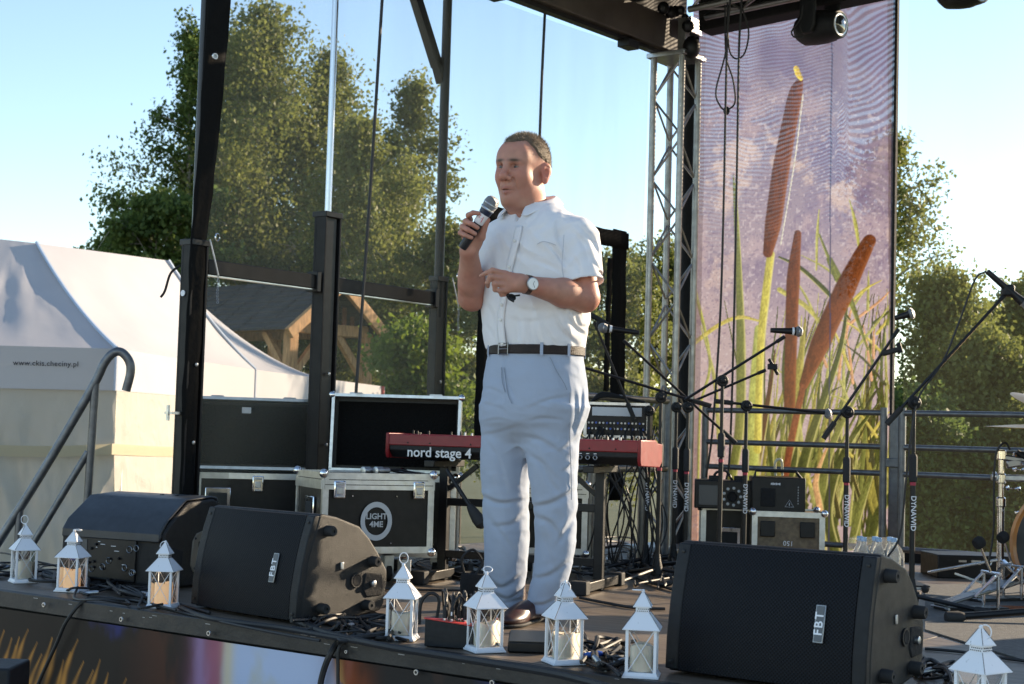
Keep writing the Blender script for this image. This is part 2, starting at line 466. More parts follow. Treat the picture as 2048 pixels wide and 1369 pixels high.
# ================================================================== posts on the left side
PX = -5.30
def post(name, label, y, ztop_low, low, up_r, up_mat, zup=3.7, lean=0.):
    root = thing(name, label, 'post', (PX, y, 0), 0, 'posts along the left side of the stage')
    b = MB()
    # open channel: web and two flanges
    w, d = low
    b.box((0, 0, ztop_low / 2), (w * .16, d, ztop_low)).box((w * .42, -d / 2 + .006, ztop_low / 2), (w * .68, .012, ztop_low)).box((w * .42, d / 2 - .006, ztop_low / 2), (w * .68, .012, ztop_low))
    b.build('channel', K['post_metal'], root, bevel=.002)
    MB().box((w * .35, 0, ztop_low / 2 + .01), (w * .55, d * .62, ztop_low - .02)).build('inner_tube', K['black_metal'], root, bevel=.002)
    MB().tube([(w * .3, 0, ztop_low - .2), (w * .3 + lean * .5, lean * .5, zup)], up_r, 16).build('upper_tube', up_mat, root)
    MB().box((w * .3, 0, ztop_low + .012), (w * 1.05, d * 1.05, .028)).build('collar', K['black_metal'], root, bevel=.003)
    for k in range(3):
        MB().lathe([(.009, 0), (.009, .006), (.004, .008)], 8, (w * .77, 0, .25 + k * .35), (1, 0, 0)).build('bolt', K['steel'], root)
    return root
chrome_tube = mat('tube_chrome', (.62, .63, .66), .22, 1., rvar=.08)
dark_tube = mat('tube_dark', (.05, .05, .052), .35, .6, rvar=.1)
p1 = post('lower_post', 'thick black post beside the white tents, nearest the stage front', 4.65, 1.49, (.085, .10), .018, dark_tube)
p2 = post('lower_post', 'black post with a bright chrome tube rising out of its top', 5.505, 1.73, (.092, .115), .0165, chrome_tube)
p3 = post('lower_post', 'black post just left of the standing man, with a slanting brace at its top', 6.40, 1.50, (.065, .09), .026, K['black_metal'])
# safety pin with ring and chain on the first post, strap ends
def pin(root, y0, z0, s=1.):
    MB().tube([(.09, -.02 + y0, z0), (.10, .005 + y0, z0 - .09), (.10, .03 + y0, z0 - .16)], .0042 * s, 6).build('locking_pin', K['steel'], root)
    MB().ring((.10, y0 + .015, z0 + .012), .017 * s, .0035 * s, (1, .3, 0)).build('pin_ring', K['chrome'], root)
    for k in range(9):
        MB().ring((.10, y0 + .03 + .002 * math.sin(k), z0 - .17 - k * .014), .006, .0018, (1, 0, 0) if k % 2 else (0, 1, 0), 8, 4).build('chain_link', K['steel'], root)
pin(p1, .05, 1.52)
pin(p3, .05, 1.52, .8)
MB().tube(spline([(-.02, -.04, 1.40), (-.05, -.07, 1.36), (-.06, -.09, 1.28), (-.075, -.10, 1.25)]), .006, 6).build('strap_end', K['black_cloth'], p1)
MB().box((.03, -.075, .73), (.05, .09, .012)).box((.03, -.12, .73), (.012, .012, .07)).build('latch_bracket', K['alu'], p1)
MB().lathe([(.014, 0), (.014, .004)], 12, (.02, -.052, 1.27), (0, -1, 0)).build('paint_spot', K['white_paint'], p1)
MB().beam((.0, -.05, 1.44 + 1.24), (0, -.62, 1.44 + 2.2), .05, .05).beam((0, 0, 2.6), (0, -.06, 2.72), .05, .05).build('slanting_brace', K['black_metal'], p3)
# horizontal bars between the posts
for (ya, yb, lb) in ((4.71, 5.435, 'black crossbar between the first post and the chrome tube post'), (5.57, 6.35, 'black crossbar between the chrome tube post and the third post')):
    r = thing('crossbar', lb, 'bar', (PX + .03, (ya + yb) / 2, 1.40), 0, 'crossbars between the posts')
    h = (yb - ya) / 2
    MB().box((0, 0, 0), (.05, 2 * h, .07)).build('bar', K['post_metal'], r, bevel=.004)
    MB().box((0, 0, -.0375), (.036, 2 * h, .005)).build('bright_edge', K['alu'], r)
    MB().box((0, h - .014, 0), (.075, .028, .10)).build('end_plate', K['black_metal'], r, bevel=.003)

# black net edge strap beside the first post
def strip(name, label, cat, pts, widths, xplane, m_, seed=0, grp=None):
    rows = []; P_ = [on_x(px, py, xplane) for px, py in pts]
    Wd = [np.linalg.norm(on_x(px + w / 2, py, xplane) - on_x(px - w / 2, py, xplane)) for (px, py), w in zip(pts, widths)]
    C = spline(P_, 14); WW = np.interp(np.linspace(0, 1, len(C)), np.linspace(0, 1, len(Wd)), Wd)
    o = C[-1]; v = []; f = []
    for i, (c, w) in enumerate(zip(C, WW)):
        for j in range(5):
            t = j / 4 - .5
            v.append((c + V((.003 * math.cos(j * 2.1 + i * .5 + seed) + .002 * math.sin(i * .9 + j), w * t, 0)) - o))
    n = len(C)
    for i in range(n - 1):
        for j in range(4): f.append((i * 5 + j, i * 5 + j + 1, (i + 1) * 5 + j + 1, (i + 1) * 5 + j))
    b = MB().add(v, f); root = thing(name, label, cat, o, 0, grp)
    ob = b.build('webbing', m_, root, smooth=60); s_ = ob.modifiers.new('thick', 'SOLIDIFY'); s_.thickness = .005
    return root, o
glossy_tarp = mat('glossy_tarp', (.007, .007, .007), .8, spec=.1, bump=.4, bscale=35)
r_, o_ = strip('net_edge_strap', 'black webbing edge of the side net leaning beside the first post, with one eyelet', 'strap', [(442, -60), (430, 113), (412, 330), (396, 490), (388, 640), (379, 800), (372, 1010)], [44, 42, 36, 30, 30, 30, 26], PX + .06, glossy_tarp)
p_ = on_x(430, 113, PX + .085) - o_
MB().lathe([(.008, 0), (.009, .004), (.014, .004), (.016, 0)], 14, p_, (1, -.2, 0)).build('eyelet', K['alu'], r_)

# side net and back net
net_m = veil_mat('net_mesh', (.34, .32, .25), .22, .6)
def sheet(name, fn, nu, nv, material, parent=None):
    U_, W_ = np.meshgrid(np.linspace(0, 1, nu), np.linspace(0, 1, nv), indexing='ij')
    v = fn(U_, W_).reshape(-1, 3); i = np.arange(nu * nv).reshape(nu, nv)
    f = np.stack([i[:-1, :-1], i[1:, :-1], i[1:, 1:], i[:-1, 1:]], -1).reshape(-1, 4)
    return np_mesh(name, v, f, material, parent)
nr = thing('side_net', 'see-through side net hung between the posts and the lattice tower', 'net', (-5.0, 6.2, 0))
sheet('mesh_cloth', lambda a, b: np.stack([-.40 + .33 * a + .02 * fbm(np.stack([a * 7, b * .8, a * 0], -1), 3), -1.45 + a * 3.4, .02 + b * 3.1], -1), 60, 20, net_m, nr)
nr = thing('back_net', 'see-through back net stretched right of the reed banner behind the railing', 'net', (-1.2, 8.6, 0))
net2_m = veil_mat('back_net_mesh', (.18, .18, .14), .08, .5)
sheet('mesh_cloth', lambda a, b: np.stack([-2.33 + a * 5.0, .02 + .02 * fbm(np.stack([a * 9, b * .8, a * 0 + 4], -1), 3), -.02 + b * 3.9], -1), 60, 20, net2_m, nr)
MB().box((.17, .0, .0), (5.0, .05, .12)).build('bottom_hem', K['black_cloth'], nr, bevel=.01)
# hanging cords
for i, (pts, lb) in enumerate((([(768, -60), (740, 390), (712, 786)], 'thin black cord hanging between the chrome tube and the third post'), ([(1092, -20), (1082, 200), (1072, 520)], 'thin black cord running up from behind the man\'s head'))):
    P_ = [on_x(a, b, -4.97) for a, b in pts]; o = P_[-1]
    tag(MB().tube([p - o for p in spline(P_, 6)], .008, 6).build('hanging_rope', K['cable']), lb, 'cord', 'hanging cords').location = o
# black framed opening in the net behind the man
r = thing('cloth_surround', 'black rectangular cloth frame standing behind the man', 'frame', (-4.97, 7.13, .0))
def fstrip(nm, ya, za, yb, zb, w):
    b = MB(); n = 16
    for j in range(n + 1):
        t = j / n; wob = .0015 * math.sin(j * 2.3)
        yy, zz = ya + (yb - ya) * t, za + (zb - za) * t
        for k in (-.5, .5):
            b.v.append((.003 * math.sin(j * 1.7 + k), yy + (w * k if abs(zb - za) > abs(yb - ya) else 0) + wob, zz + (w * k if abs(zb - za) < abs(yb - ya) else 0) + wob))
    for j in range(n): b.f.append((2 * j, 2 * j + 1, 2 * j + 3, 2 * j + 2))
    ob = b.build(nm, glossy_tarp, r, smooth=60); ob.modifiers.new('t', 'SOLIDIFY').thickness = .006
fstrip('upright', -.70, .55, -.70, 1.86, .15); fstrip('upright', .63, .30, .60, 1.93, .15); fstrip('top_band', -.77, 1.85, .69, 1.87, .10)
fstrip('inner_upright', .49, .95, .50, 1.75, .05)

# ================================================================== lattice tower
def truss(root, A, B, side, rc, rl, bay, name_c='chord', name_l='lacing', ph=0, rot=0.):
    A, B = V(A), V(B); t = B - A; L = np.linalg.norm(t); t /= L; u, w = frame_of(t)
    u, w = u * math.cos(rot) + w * math.sin(rot), w * math.cos(rot) - u * math.sin(rot)
    cs = [(-1, -1), (1, -1), (1, 1), (-1, 1)]
    q = [u * a * side / 2 + w * b * side / 2 for a, b in cs]
    for k in q: MB().tube([A + k, B + k], rc, 12).build(name_c, K['alu_tube'], root)
    n = max(1, int(round(L / bay)))
    for s in range(4):
        a, b = q[s], q[(s + 1) % 4]
        for j in range(n):
            p0 = A + t * L * (j + .06) / n; p1 = A + t * L * (j + .94) / n
            if (j + s) % 2: a_, b_ = b, a
            else: a_, b_ = a, b
            MB().tube([p0 + a_ * .92, p1 + b_ * .92], rl, 6).build(name_l, K['alu_tube'], root)
K['alu_tube'] = mat('alu_tube', (.34, .33, .31), .40, .9, rvar=.14, var=.2, vscale=18, bump=.06, bscale=60)
TX, TY = -4.80, 8.06
tw = thing('truss_tower', 'tall aluminium lattice tower at the rear left corner of the stage', 'truss', (TX, TY, 0))
truss(tw, (0, 0, .03), (0, 0, 3.02), .20, .0205, .0072, .25)
MB().box((0, 0, .016), (.40, .40, .03)).build('base_plate', K['steel'], tw, bevel=.003)
MB().box((0, 0, 3.035), (.27, .27, .03)).build('top_plate', K['steel'], tw, bevel=.003)
MB().box((.06, -.02, 3.16), (.055, .055, .22)).build('upright_sleeve', K['alu_tube'], tw, bevel=.004)
r = thing('black_drape', 'narrow black drape hanging behind the lattice tower', 'curtain', (-4.78, 8.32, 0))
sheet('cloth', lambda a, b: np.stack([-.155 + a * .15, .015 * np.sin(a * 9 + b), .02 + b * 3.25], -1), 12, 12, K['black_cloth'], r)

# ================================================================== stage roof
roof = thing('stage_roof', 'dark canopy roof over the stage on a box beam and lattice beams', 'roof', (-1.9, 6.1, 3.1))
beam_m = mat('beam_paint', (.075, .06, .05), .5, var=.25, vscale=5, rvar=.15)
L0 = V((-1.9, 6.1, 3.1))
MB().beam(V((-4.87, 5.6, 3.128)) - L0, V((-4.87, 8.20, 3.185)) - L0, .10, .21).build('side_beam', beam_m, roof, bevel=.006)
MB().beam(V((-4.885, 5.6, 3.013)) - L0, V((-4.885, 8.12, 3.07)) - L0, .05, .03).build('beam_lip', K['black_metal'], roof)
MB().beam(V((-4.86, 8.16, 3.27)) - L0, V((-4.86, 8.30, 3.27)) - L0, .2, .10).build('bright_bracket', K['alu'], roof, bevel=.004)
for k in (.55, .86):
    MB().box(V((-4.86, 3.9 + 4.3 * k, 3.0 + .1 * k - .06)) - L0, (.08, .12, .05)).build('hook_plate', K['black_metal'], roof, bevel=.004)
MB().beam(V((-4.7, 8.22, 3.34)) - L0, V((1.0, 8.22, 3.62)) - L0, .16, .26).build('back_beam', K['black_cloth'], roof, bevel=.01)
truss(roof, V((-4.86, 6.3, 3.33)) - L0, V((.9, 7.7, 3.50)) - L0, .22, .022, .009, .25, 'beam_chord', 'beam_lacing')
truss(roof, V((-4.6, 7.95, 3.36)) - L0, V((.9, 7.95, 3.62)) - L0, .20, .02, .009, .25, 'beam_chord', 'beam_lacing')
roof_m = mat('roof_tarp', (.020, .019, .019), .6, bump=.4, bscale=3, var=.3, vscale=3)
sheet('roof_tarp', lambda a, b: np.stack([-3.05 + a * 5.9, -.2 + b * 2.5, .42 + .22 * np.sin(a * math.pi) - .05 * np.sin(b * math.pi) + .01 * np.sin(b * 40)], -1), 30, 50, roof_m, roof)
sheet('roof_valance', lambda a, b: np.stack([-3.03 + .012 * np.sin(a * 50), -.2 + a * 2.5, .10 + b * .33 - .07 * (1 - b) * np.abs(np.sin(a * 4 * math.pi))], -1), 60, 6, roof_m, roof)
MB().ball(V((-4.66, 8.0, 3.07)) - L0, .055, 12, (1, 1, 1.3)).build('clamp', K['black_metal'], roof)
for i in range(6):
    MB().ball(V((-4.72 + random.uniform(-.1, .12), 7.95 + random.uniform(-.1, .1), 3.22 + random.uniform(-.06, .1))) - L0, random.uniform(.02, .045), 8).build('clamp', K['black_metal'], roof)

# moving head lamps under the roof
def moving_head(p, rz, tilt, label):
    r = thing('moving_head_lamp', label, 'stage light', p, rz, 'moving head lamps hung from the roof')
    MB().frustum(.16, .20, .30, .22).build('base_box', K['black_plastic'], r, bevel=.02)
    MB().tube([(0, 0, .30), (0, 0, .40)], .02, 8).build('clamp', K['black_metal'], r)
    for s in (-1, 1):
        MB().prism([(-.05, .16), (.05, .16), (.055, -.04), (.03, -.09), (-.03, -.09), (-.055, -.04)], lambda u, v, t: (t, u, v), s * .105, s * .135).build('yoke_arm', K['black_plastic'], r, bevel=.01)
    a = V((0, -math.cos(tilt), -math.sin(tilt)))
    MB().lathe([(.02, -.15), (.07, -.14), (.095, -.10), (.10, -.02), (.098, .05), (.085, .10), (.08, .14), (.07, .145)], 24, (0, 0, -.03), a).build('head', K['black_plastic'], r)
    MB().lathe([(.06, .1455), (.068, .150), (.072, .147)], 24, (0, 0, -.03), a).build('lens_ring', K['steel'], r)
    MB().lathe([(.058, .144), (.05, .152), (.02, .158), (.002, .16)], 20, (0, 0, -.03), a).build('lens', mat('lens_glass', (.02, .025, .03), .04, spec=1., coat=1.), r)
    return r
q = dp(1640, 52, 8.9); moving_head((q[0], q[1], q[2] + .02), AZ + .75, .05, 'black moving head lamp hanging before the top of the reed banner')
q = dp(1925, -28, 8.6); moving_head((q[0], q[1], q[2]), AZ + .55, .15, 'black moving head lamp cut by the top edge, right of the banner')
for i, (pts, lb) in enumerate((
        ([(1462, -10), (1454, 90), (1447, 420), (1440, 640), (1425, 860), (1412, 955)], 'left of the two long cables hanging in front of the banner'),
        ([(1484, -10), (1478, 100), (1474, 330), (1468, 640), (1460, 900), (1452, 965)], 'right of the two long cables hanging in front of the banner'),
        ([(1455, 5), (1452, 100), (1432, 180), (1440, 212), (1453, 220), (1470, 205), (1466, 160), (1452, 110), (1450, 10)], 'black cable loop with a tied knot hanging before the banner'),
        ([(1480, 5), (1497, 60), (1490, 105), (1474, 118), (1460, 105), (1455, 60)], 'small cable loop hanging close under the roof beam'),
        ([(1606, 12), (1600, 40), (1584, 62), (1588, 74), (1606, 76)], 'short curved cable beside the hanging moving head lamp'))):
    P_ = [dp(a, b, 8.7 + .02 * i) for a, b in pts]; o = P_[0]
    ob = MB().tube([p - o for p in spline(P_, 6)], .0065 if i < 2 else .005, 6).build('hanging_cable', K['cable'])
    ob.location = o; tag(ob, lb, 'cable', 'cables hanging from the roof')
    if i == 2: MB().ball(dp(1453, 222, 8.73) - o, .02, 8, (1, 1, 1.3)).build('knot', K['black_cloth'], ob)

# ================================================================== back railing
K['rail'] = mat('galvanised', (.15, .155, .165), .42, .75, rvar=.12, var=.2, vscale=25)
def rail_panel(label, x0, x1, y):
    r = thing('guard_railing', label, 'railing', (x0, y, 0), 0, 'back railing panels')
    L = x1 - x0
    for z in (.86, .668, .518, .098): MB().tube([(0, 0, z), (L, 0, z)], .0165, 12).build('rail', K['rail'], r)
    for x in (0, L): MB().tube([(x, 0, -.02), (x, 0, .89)], .021, 12).build('upright', K['rail'], r)
    return r
rail_panel('grey tube railing panel in front of the reed banner', -4.62, -3.47, 8.2)
rail_panel('grey tube railing panel behind the drums, right of the banner', -3.36, -1.5, 8.2)
rp = thing('railing_post', 'flat grey railing post between the two back railing panels', 'post', (-3.415, 8.24, 0))
MB().box((0, 0, .42), (.06, .05, .86)).build('upright', K['rail'], rp, bevel=.006)
MB().box((0, -.035, .58), (.10, .03, .05)).build('clamp', K['rail'], rp, bevel=.004)
lr = thing('guard_railing', 'grey tube railing end seen left of the man behind the keyboard', 'railing', (-4.66, 6.12, 0), 0, 'side railing')
MB().tube([(0, 0, 0), (0, 0, .95)], .021, 12).build('upright', K['rail'], lr)
for z in (.90, .5): MB().tube([(0, 0, z), (0, 1.7, z)], .019, 12).build('rail', K['rail'], lr)
MB().tube([(0, 1.7, 0), (0, 1.7, .93)], .021, 12).build('upright', K['rail'], lr)

# ================================================================== reed banner
def banner():
    nx, nz = 300, 760; BX0, BX1, BZ0, BZ1 = -4.945, -3.545, -.02, 3.62
    Xg, Zg = np.meshgrid(np.linspace(BX0, BX1, nx), np.linspace(BZ0, BZ1, nz), indexing='ij')
    Yb = 8.5
    # the print is laid out in pixels of the photograph projected on the cloth itself
    P = np.stack([Xg, np.full_like(Xg, Yb), Zg], -1) - CAM
    d = P @ FWD; u = 1024 + F * (P @ RGT) / d; w = 684.5 - F * (P @ UPC) / d
    S = lambda k, z=0., kx=1., ky=1.: np.stack([u * k * kx, w * k * ky, np.full_like(u, z)], -1)
    col = np.zeros((nx, nz, 3))
    def lay(mask, c):
        nonlocal col
        mk = np.clip(mask, 0, 1)[..., None]; col = col * (1 - mk) + (np.array(c) if np.ndim(c) == 1 else c) * mk
    t = sstep(150, 800, w)[..., None]
    col = np.array((.31, .27, .41)) * (1 - t) + np.array((.58, .48, .54)) * t
    t2 = sstep(800, 1100, w) * sstep(1500, 1390, u); lay(t2 * .8, (.78, .48, .33))
    n1 = fbm(S(.009, 1), 5); n2 = fbm(S(.02, 5), 5); n3 = vnoise(S(.22, 9)); n4 = fbm(S(.06, 3), 3)
    lay(sstep(.0, .6, n1) * sstep(750, 450, w) * .55, (.22, .18, .36))
    lay(sstep(.1, .8, n2) * sstep(120, 240, w) * sstep(800, 500, w) * .55, (.60, .50, .58))
    lay(sstep(.35, .9, fbm(S(.013, 31), 5) + .35 * n4) * sstep(150, 300, w) * sstep(900, 400, w) * .7, (.76, .62, .60))
    lay(sstep(.35, .8, n3) * sstep(100, 250, w) * .45, (.78, .72, .82)); lay(sstep(.3, .8, vnoise(S(.33, 13))) * sstep(100, 250, w) * .4, (.20, .16, .30))
    lay(sstep(.5, .8, vnoise(S(.12, 21))) * .35, (.22, .16, .32))
    # leaves: curved strokes
    def stroke(pts, wid, c, soft=.8, edge=None, op=1.):
        C = np.array(spline([(a, b, 0) for a, b in pts], 10))[:, :2]; W = np.interp(np.linspace(0, 1, len(C)), np.linspace(0, 1, len(wid)), wid)
        x0, y0 = C.min(0) - max(wid) - 2; x1, y1 = C.max(0) + max(wid) + 2
        sel = np.where((u > x0) & (u < x1) & (w > y0) & (w < y1))
        if not len(sel[0]): return
        pu, pw = u[sel], w[sel]; best = np.full(pu.shape, 1e9); sd = np.zeros_like(best); along = np.zeros_like(best)
        for i in range(len(C) - 1):
            a, b = C[i], C[i + 1]; e = b - a; L2 = e @ e + 1e-9
            tt = np.clip(((pu - a[0]) * e[0] + (pw - a[1]) * e[1]) / L2, 0, 1)
            qx, qy = pu - a[0] - tt * e[0], pw - a[1] - tt * e[1]
            dd = np.hypot(qx, qy) / (W[i] + (W[i + 1] - W[i]) * tt + 1e-6)
            k = dd < best; best[k] = dd[k]; sd[k] = ((e[0] * qy - e[1] * qx) / math.sqrt(L2) / (W[i] + 1e-6))[k]; along[k] = (i + tt[k]) / len(C)
        mk = sstep(1.0 + .25 * soft, 1.0 - .25 * soft, best) * op
        cc = np.array(c) * (1 + .30 * np.clip(sd, -1, 1)[:, None]) * (1 + .22 * vnoise(np.stack([sd * 3, along * 30, sd * 0 + wid[0]], -1))[:, None]) * (1 + .22 * vnoise(np.stack([pu * .45, pw * .32, pu * 0], -1))[:, None])
        if edge is not None:
            em = sstep(.55, .9, sd)[:, None]; cc = cc * (1 - em) + np.array(edge) * em
        col[sel] = col[sel] * (1 - mk[:, None]) + cc * mk[:, None]
    G1, G2, G3, YL, BR = (.23, .25, .075), (.11, .125, .035), (.46, .46, .18), (.62, .55, .16), (.30, .10, .035)
    rr = random.Random(11)
    # tangle of reed leaves, lower right
    for i in range(105):
        bx = rr.uniform(1480, 1775); by = rr.uniform(1000, 1130); tx = bx + rr.uniform(-40, 170); ty = rr.uniform(560, 940)
        if tx > 1783: tx = 1783 - rr.uniform(0, 30)
        mx = (bx + tx) / 2 + rr.uniform(-35, 25); my = (by + ty) / 2
        stroke([(bx, by), (mx, my), (tx, ty)], [rr.uniform(2, 5.5), rr.uniform(2, 5), .7], rr.choice([G1, G2, G2, G3, G1, (.10, .09, .03), (.36, .33, .09)]), edge=rr.choice([None, None, (.62, .55, .25)]))
    for i in range(46):
        x = rr.uniform(1600, 1775); y = rr.uniform(560, 1000); a = rr.uniform(-2.6, -.4); L = rr.uniform(40, 130)
        stroke([(x, y), (x + L * .5 * math.cos(a), y + L * .5 * math.sin(a) - 8), (min(1783, x + L * math.cos(a)), y + L * math.sin(a))], [3, 2.5, .7], rr.choice([G1, G2, G3, YL, (.10, .10, .05), (.66, .40, .24)]))
    for pts, wd, c in (
            ([(1600, 1120), (1595, 1000), (1620, 880), (1680, 700), (1700, 560)], [14, 12, 9, 5, 1], G2),
            ([(1640, 1120), (1640, 1020), (1660, 900), (1730, 760)], [13, 12, 8, 1], G1),
            ([(1675, 1120), (1655, 1020), (1690, 900), (1760, 800)], [10, 10, 7, 1], G2),
            ([(1625, 1125), (1640, 1030), (1632, 960), (1660, 880)], [9, 7, 6, 1], (.74, .48, .26)),
            ([(1585, 1120), (1570, 1010), (1590, 900), (1570, 760), (1575, 640)], [9, 9, 8, 5, 1], G2),
            ([(1555, 1100), (1560, 980), (1590, 860), (1600, 740), (1612, 640)], [8, 9, 9, 8, 2], (.40, .36, .10)),
            ([(1500, 1100), (1505, 1000), (1530, 850), (1545, 760), (1552, 700)], [8, 8, 7, 4, 1], (.14, .065, .03)),
            ([(1470, 1100), (1463, 980), (1480, 850), (1482, 700), (1478, 560), (1470, 400), (1466, 350)], [8, 9, 10, 10, 7, 4, 1], G1),
            ([(1395, 1000), (1400, 820), (1420, 720), (1385, 560), (1378, 470)], [3, 3, 3, 4, 2], (.42, .44, .14)),
            ([(1382, 690), (1440, 650), (1480, 635), (1518, 642)], [5, 4, 4, 2], YL),
            ([(1440, 900), (1430, 760), (1400, 650)], [4, 4, 1], G3),
            ([(1512, 1100), (1508, 900), (1512, 780), (1520, 660)], [13, 14, 13, 10], (.50, .55, .17)),
            ([(1640, 470), (1675, 560), (1660, 520), (1700, 600), (1735, 700)], [2, 5, 6, 6, 2], G1),
            ([(1560, 515), (1600, 535), (1650, 580), (1700, 640)], [2, 4, 5, 2], G2),
            ([(1560, 580), (1620, 620), (1670, 690)], [5, 5, 1], (.52, .50, .16)),
            ([(1700, 400), (1712, 450), (1722, 520)], [1, 4, 2], (.50, .50, .16)),
            ([(1640, 420), (1636, 470), (1634, 540)], [1, 3, 2], (.50, .50, .16)),
            ([(1740, 1090), (1755, 1030), (1783, 990)], [8, 10, 8], G2), ([(1700, 1095), (1720, 1010), (1750, 930)], [7, 9, 2], G1)):
        stroke(pts, wd, c, edge=(.62, .60, .26) if c is not BR else None)
    # stalks and cattails
    stroke([(1517, 900), (1523, 700), (1532, 600), (1543, 510)], [8, 8, 8.5, 8], (.62, .58, .14), edge=(.80, .76, .34))
    CT = (.20, .066, .022)
    stroke([(1580, 818), (1583, 700), (1588, 560), (1597, 468)], [11, 12, 13.5, 7], CT, .4, edge=(.34, .13, .05))
    stroke([(1608, 770), (1640, 690), (1690, 580), (1735, 490), (1742, 484)], [9, 19, 21, 14, 9], (.20, .066, .022), .4, edge=(.34, .13, .05))
    stroke([(1560, 1040), (1580, 900), (1606, 775)], [6, 7, 6], (.26, .09, .04))
    stroke([(1537, 506), (1548, 445), (1565, 330), (1590, 200), (1600, 165)], [10, 17, 17.5, 14, 7], (.20, .066, .022), .4, edge=(.34, .13, .05))
    stroke([(1563, 490), (1590, 330), (1607, 190)], [1.2, 1.2, 1.2], (.75, .75, .70))
    stroke([(1594, 138), (1598, 150), (1603, 158)], [5, 5.5, 4], (.90, .70, .12), .3)
    lay((np.abs(u - (1663 + (w - 300) * -.008)) < 1.4) * (w > 60) * .75, (.07, .06, .16))
    lay(((u - (1783 + (w) * .002)) > -6) * .65, (.16, .11, .13)); lay(((u - (1408 - (w - 70) * .018)) < 4) * .55, (.20, .14, .17))
    col = np.clip(col, 0, 1) ** 1.12 * .66
    # open weave: wavy bands where the sky shows through the two layers of mesh
    wx = fbm(S(.006, 40), 3); ph = w * .80 + 12 * wx + 4 * fbm(S(.02, 44), 2) + (u - 1400) * .10 * np.sin(u * .012)
    right = sstep(1660, 1700, u)
    ph2 = w * (.62 - .14 * right) + (u - 1700) * .34 * right * np.sin(w * .008 + 1) + 14 * wx
    ph = ph * (1 - right) + ph2 * right
    fine = .5 + .5 * np.sin(u * 1.5 + 6 * wx)
    band = sstep(.15, .85, .5 + .5 * np.sin(ph)) * (.55 + .45 * fine)
    amp = sstep(620, 130, w) * (.45 + .55 * sstep(-.35, .4, fbm(S(.007, 77), 3))) * (1 - .75 * sstep(.2, .7, n2) * sstep(200, 260, w))
    amp = np.maximum(amp, .8 * right * sstep(480, 300, w))
    holes = np.clip(.02 + .27 * band * amp, 0, .45)
    i = np.arange(nx * nz).reshape(nx, nz)
    f = np.stack([i[:-1, :-1], i[1:, :-1], i[1:, 1:], i[:-1, 1:]], -1).reshape(-1, 4)
    yy = .012 * fbm(np.stack([Xg * 3, Zg * .4, Xg * 0], -1), 3) + .008 * np.sin(Xg * 30) * sstep(2, 3.4, Zg)
    o = V((-4.2, Yb, 0)); v = np.stack([Xg, Yb + yy, Zg], -1).reshape(-1, 3) - o
    root = thing('reed_banner', 'tall printed banner of brown cattails and reeds on violet cloth', 'banner', o)
    ca = np.concatenate([np.clip(col, 0, 1).reshape(-1, 3), np.ones((nx * nz, 1))], 1)
    np_mesh('printed_cloth', v, f, attr_mat('banner_print', .8, translucent=.35, transp_attr=True), root, attrs={'col': ('FLOAT_COLOR', ca), 'holes': ('FLOAT', holes)})
    MB().box((.650, .004, 1.8), (.016, .03, 3.6)).build('edge_hem', K['black_cloth'], root)
    tw2 = twin(root); tw2.location = (.05, Yb, 0); tw2['label'] = 'added unseen reed banner at the other rear corner, shading the right loudspeaker'  # copy added out of view to shade the right loudspeaker's side
banner()

# ================================================================== white tents
def patch(fn, nu, nv):
    U_, W_ = np.meshgrid(np.linspace(0, 1, nu), np.linspace(0, 1, nv), indexing='ij')
    v = fn(U_[..., None], W_[..., None]).reshape(-1, 3); i = np.arange(nu * nv).reshape(nu, nv)
    return v, np.stack([i[:-1, :-1], i[1:, :-1], i[1:, 1:], i[:-1, 1:]], -1).reshape(-1, 4)
def cloth_mat(name, col, transl, bump=.3, scale=6., stretch=(1, 1, 1)):
    mt = bpy.data.materials.new(name); mt.use_nodes = True
    nt = mt.node_tree; n, l = nt.nodes, nt.links; b = n['Principled BSDF']; out = n['Material Output']
    tc = n.new('ShaderNodeTexCoord'); mp = n.new('ShaderNodeMapping'); mp.inputs['Scale'].default_value = stretch
    l.new(tc.outputs['Object'], mp.inputs[0])
    nz = n.new('ShaderNodeTexNoise'); nz.inputs['Scale'].default_value = scale; nz.inputs['Detail'].default_value = 5; nz.inputs['Distortion'].default_value = .6
    l.new(mp.outputs[0], nz.inputs[0])
    cr = n.new('ShaderNodeValToRGB'); cr.color_ramp.elements[0].color = (*[c * .90 for c in col], 1); cr.color_ramp.elements[1].color = (*col, 1)
    l.new(nz.outputs[0], cr.inputs[0]); l.new(cr.outputs[0], b.inputs['Base Color'])
    b.inputs['Roughness'].default_value = .6; b.inputs['Specular IOR Level'].default_value = .25
    bp = n.new('ShaderNodeBump'); bp.inputs['Strength'].default_value = bump; bp.inputs['Distance'].default_value = .03
    l.new(nz.outputs[0], bp.inputs['Height']); l.new(bp.outputs[0], b.inputs['Normal'])
    t = n.new('ShaderNodeBsdfTranslucent'); l.new(cr.outputs[0], t.inputs[0])
    mx = n.new('ShaderNodeMixShader'); mx.inputs[0].default_value = transl
    l.new(b.outputs[0], mx.inputs[1]); l.new(t.outputs[0], mx.inputs[2]); l.new(mx.outputs[0], out.inputs[0])
    return mt
tent_m = cloth_mat('tent_canvas', (.56, .55, .575), .28, .12, 3.)
wall_m = cloth_mat('tent_wall', (.55, .52, .47), .35, .55, 5., (1, 1, .8))
C1, C2, C3 = dp(235, 698, 10.55), dp(512, 740, 13.7), dp(764, 773, 17.6)
C0 = dp(-130, 688, 10.25)
A_, B_ = dp(75, 487, 12.0), dp(338, 522, 13.4)
tent = thing('party_tent', 'big white party tent with web address on its valance, at the left edge', 'tent', (*C1[:2], GZ))
o = V((*C1[:2], GZ))
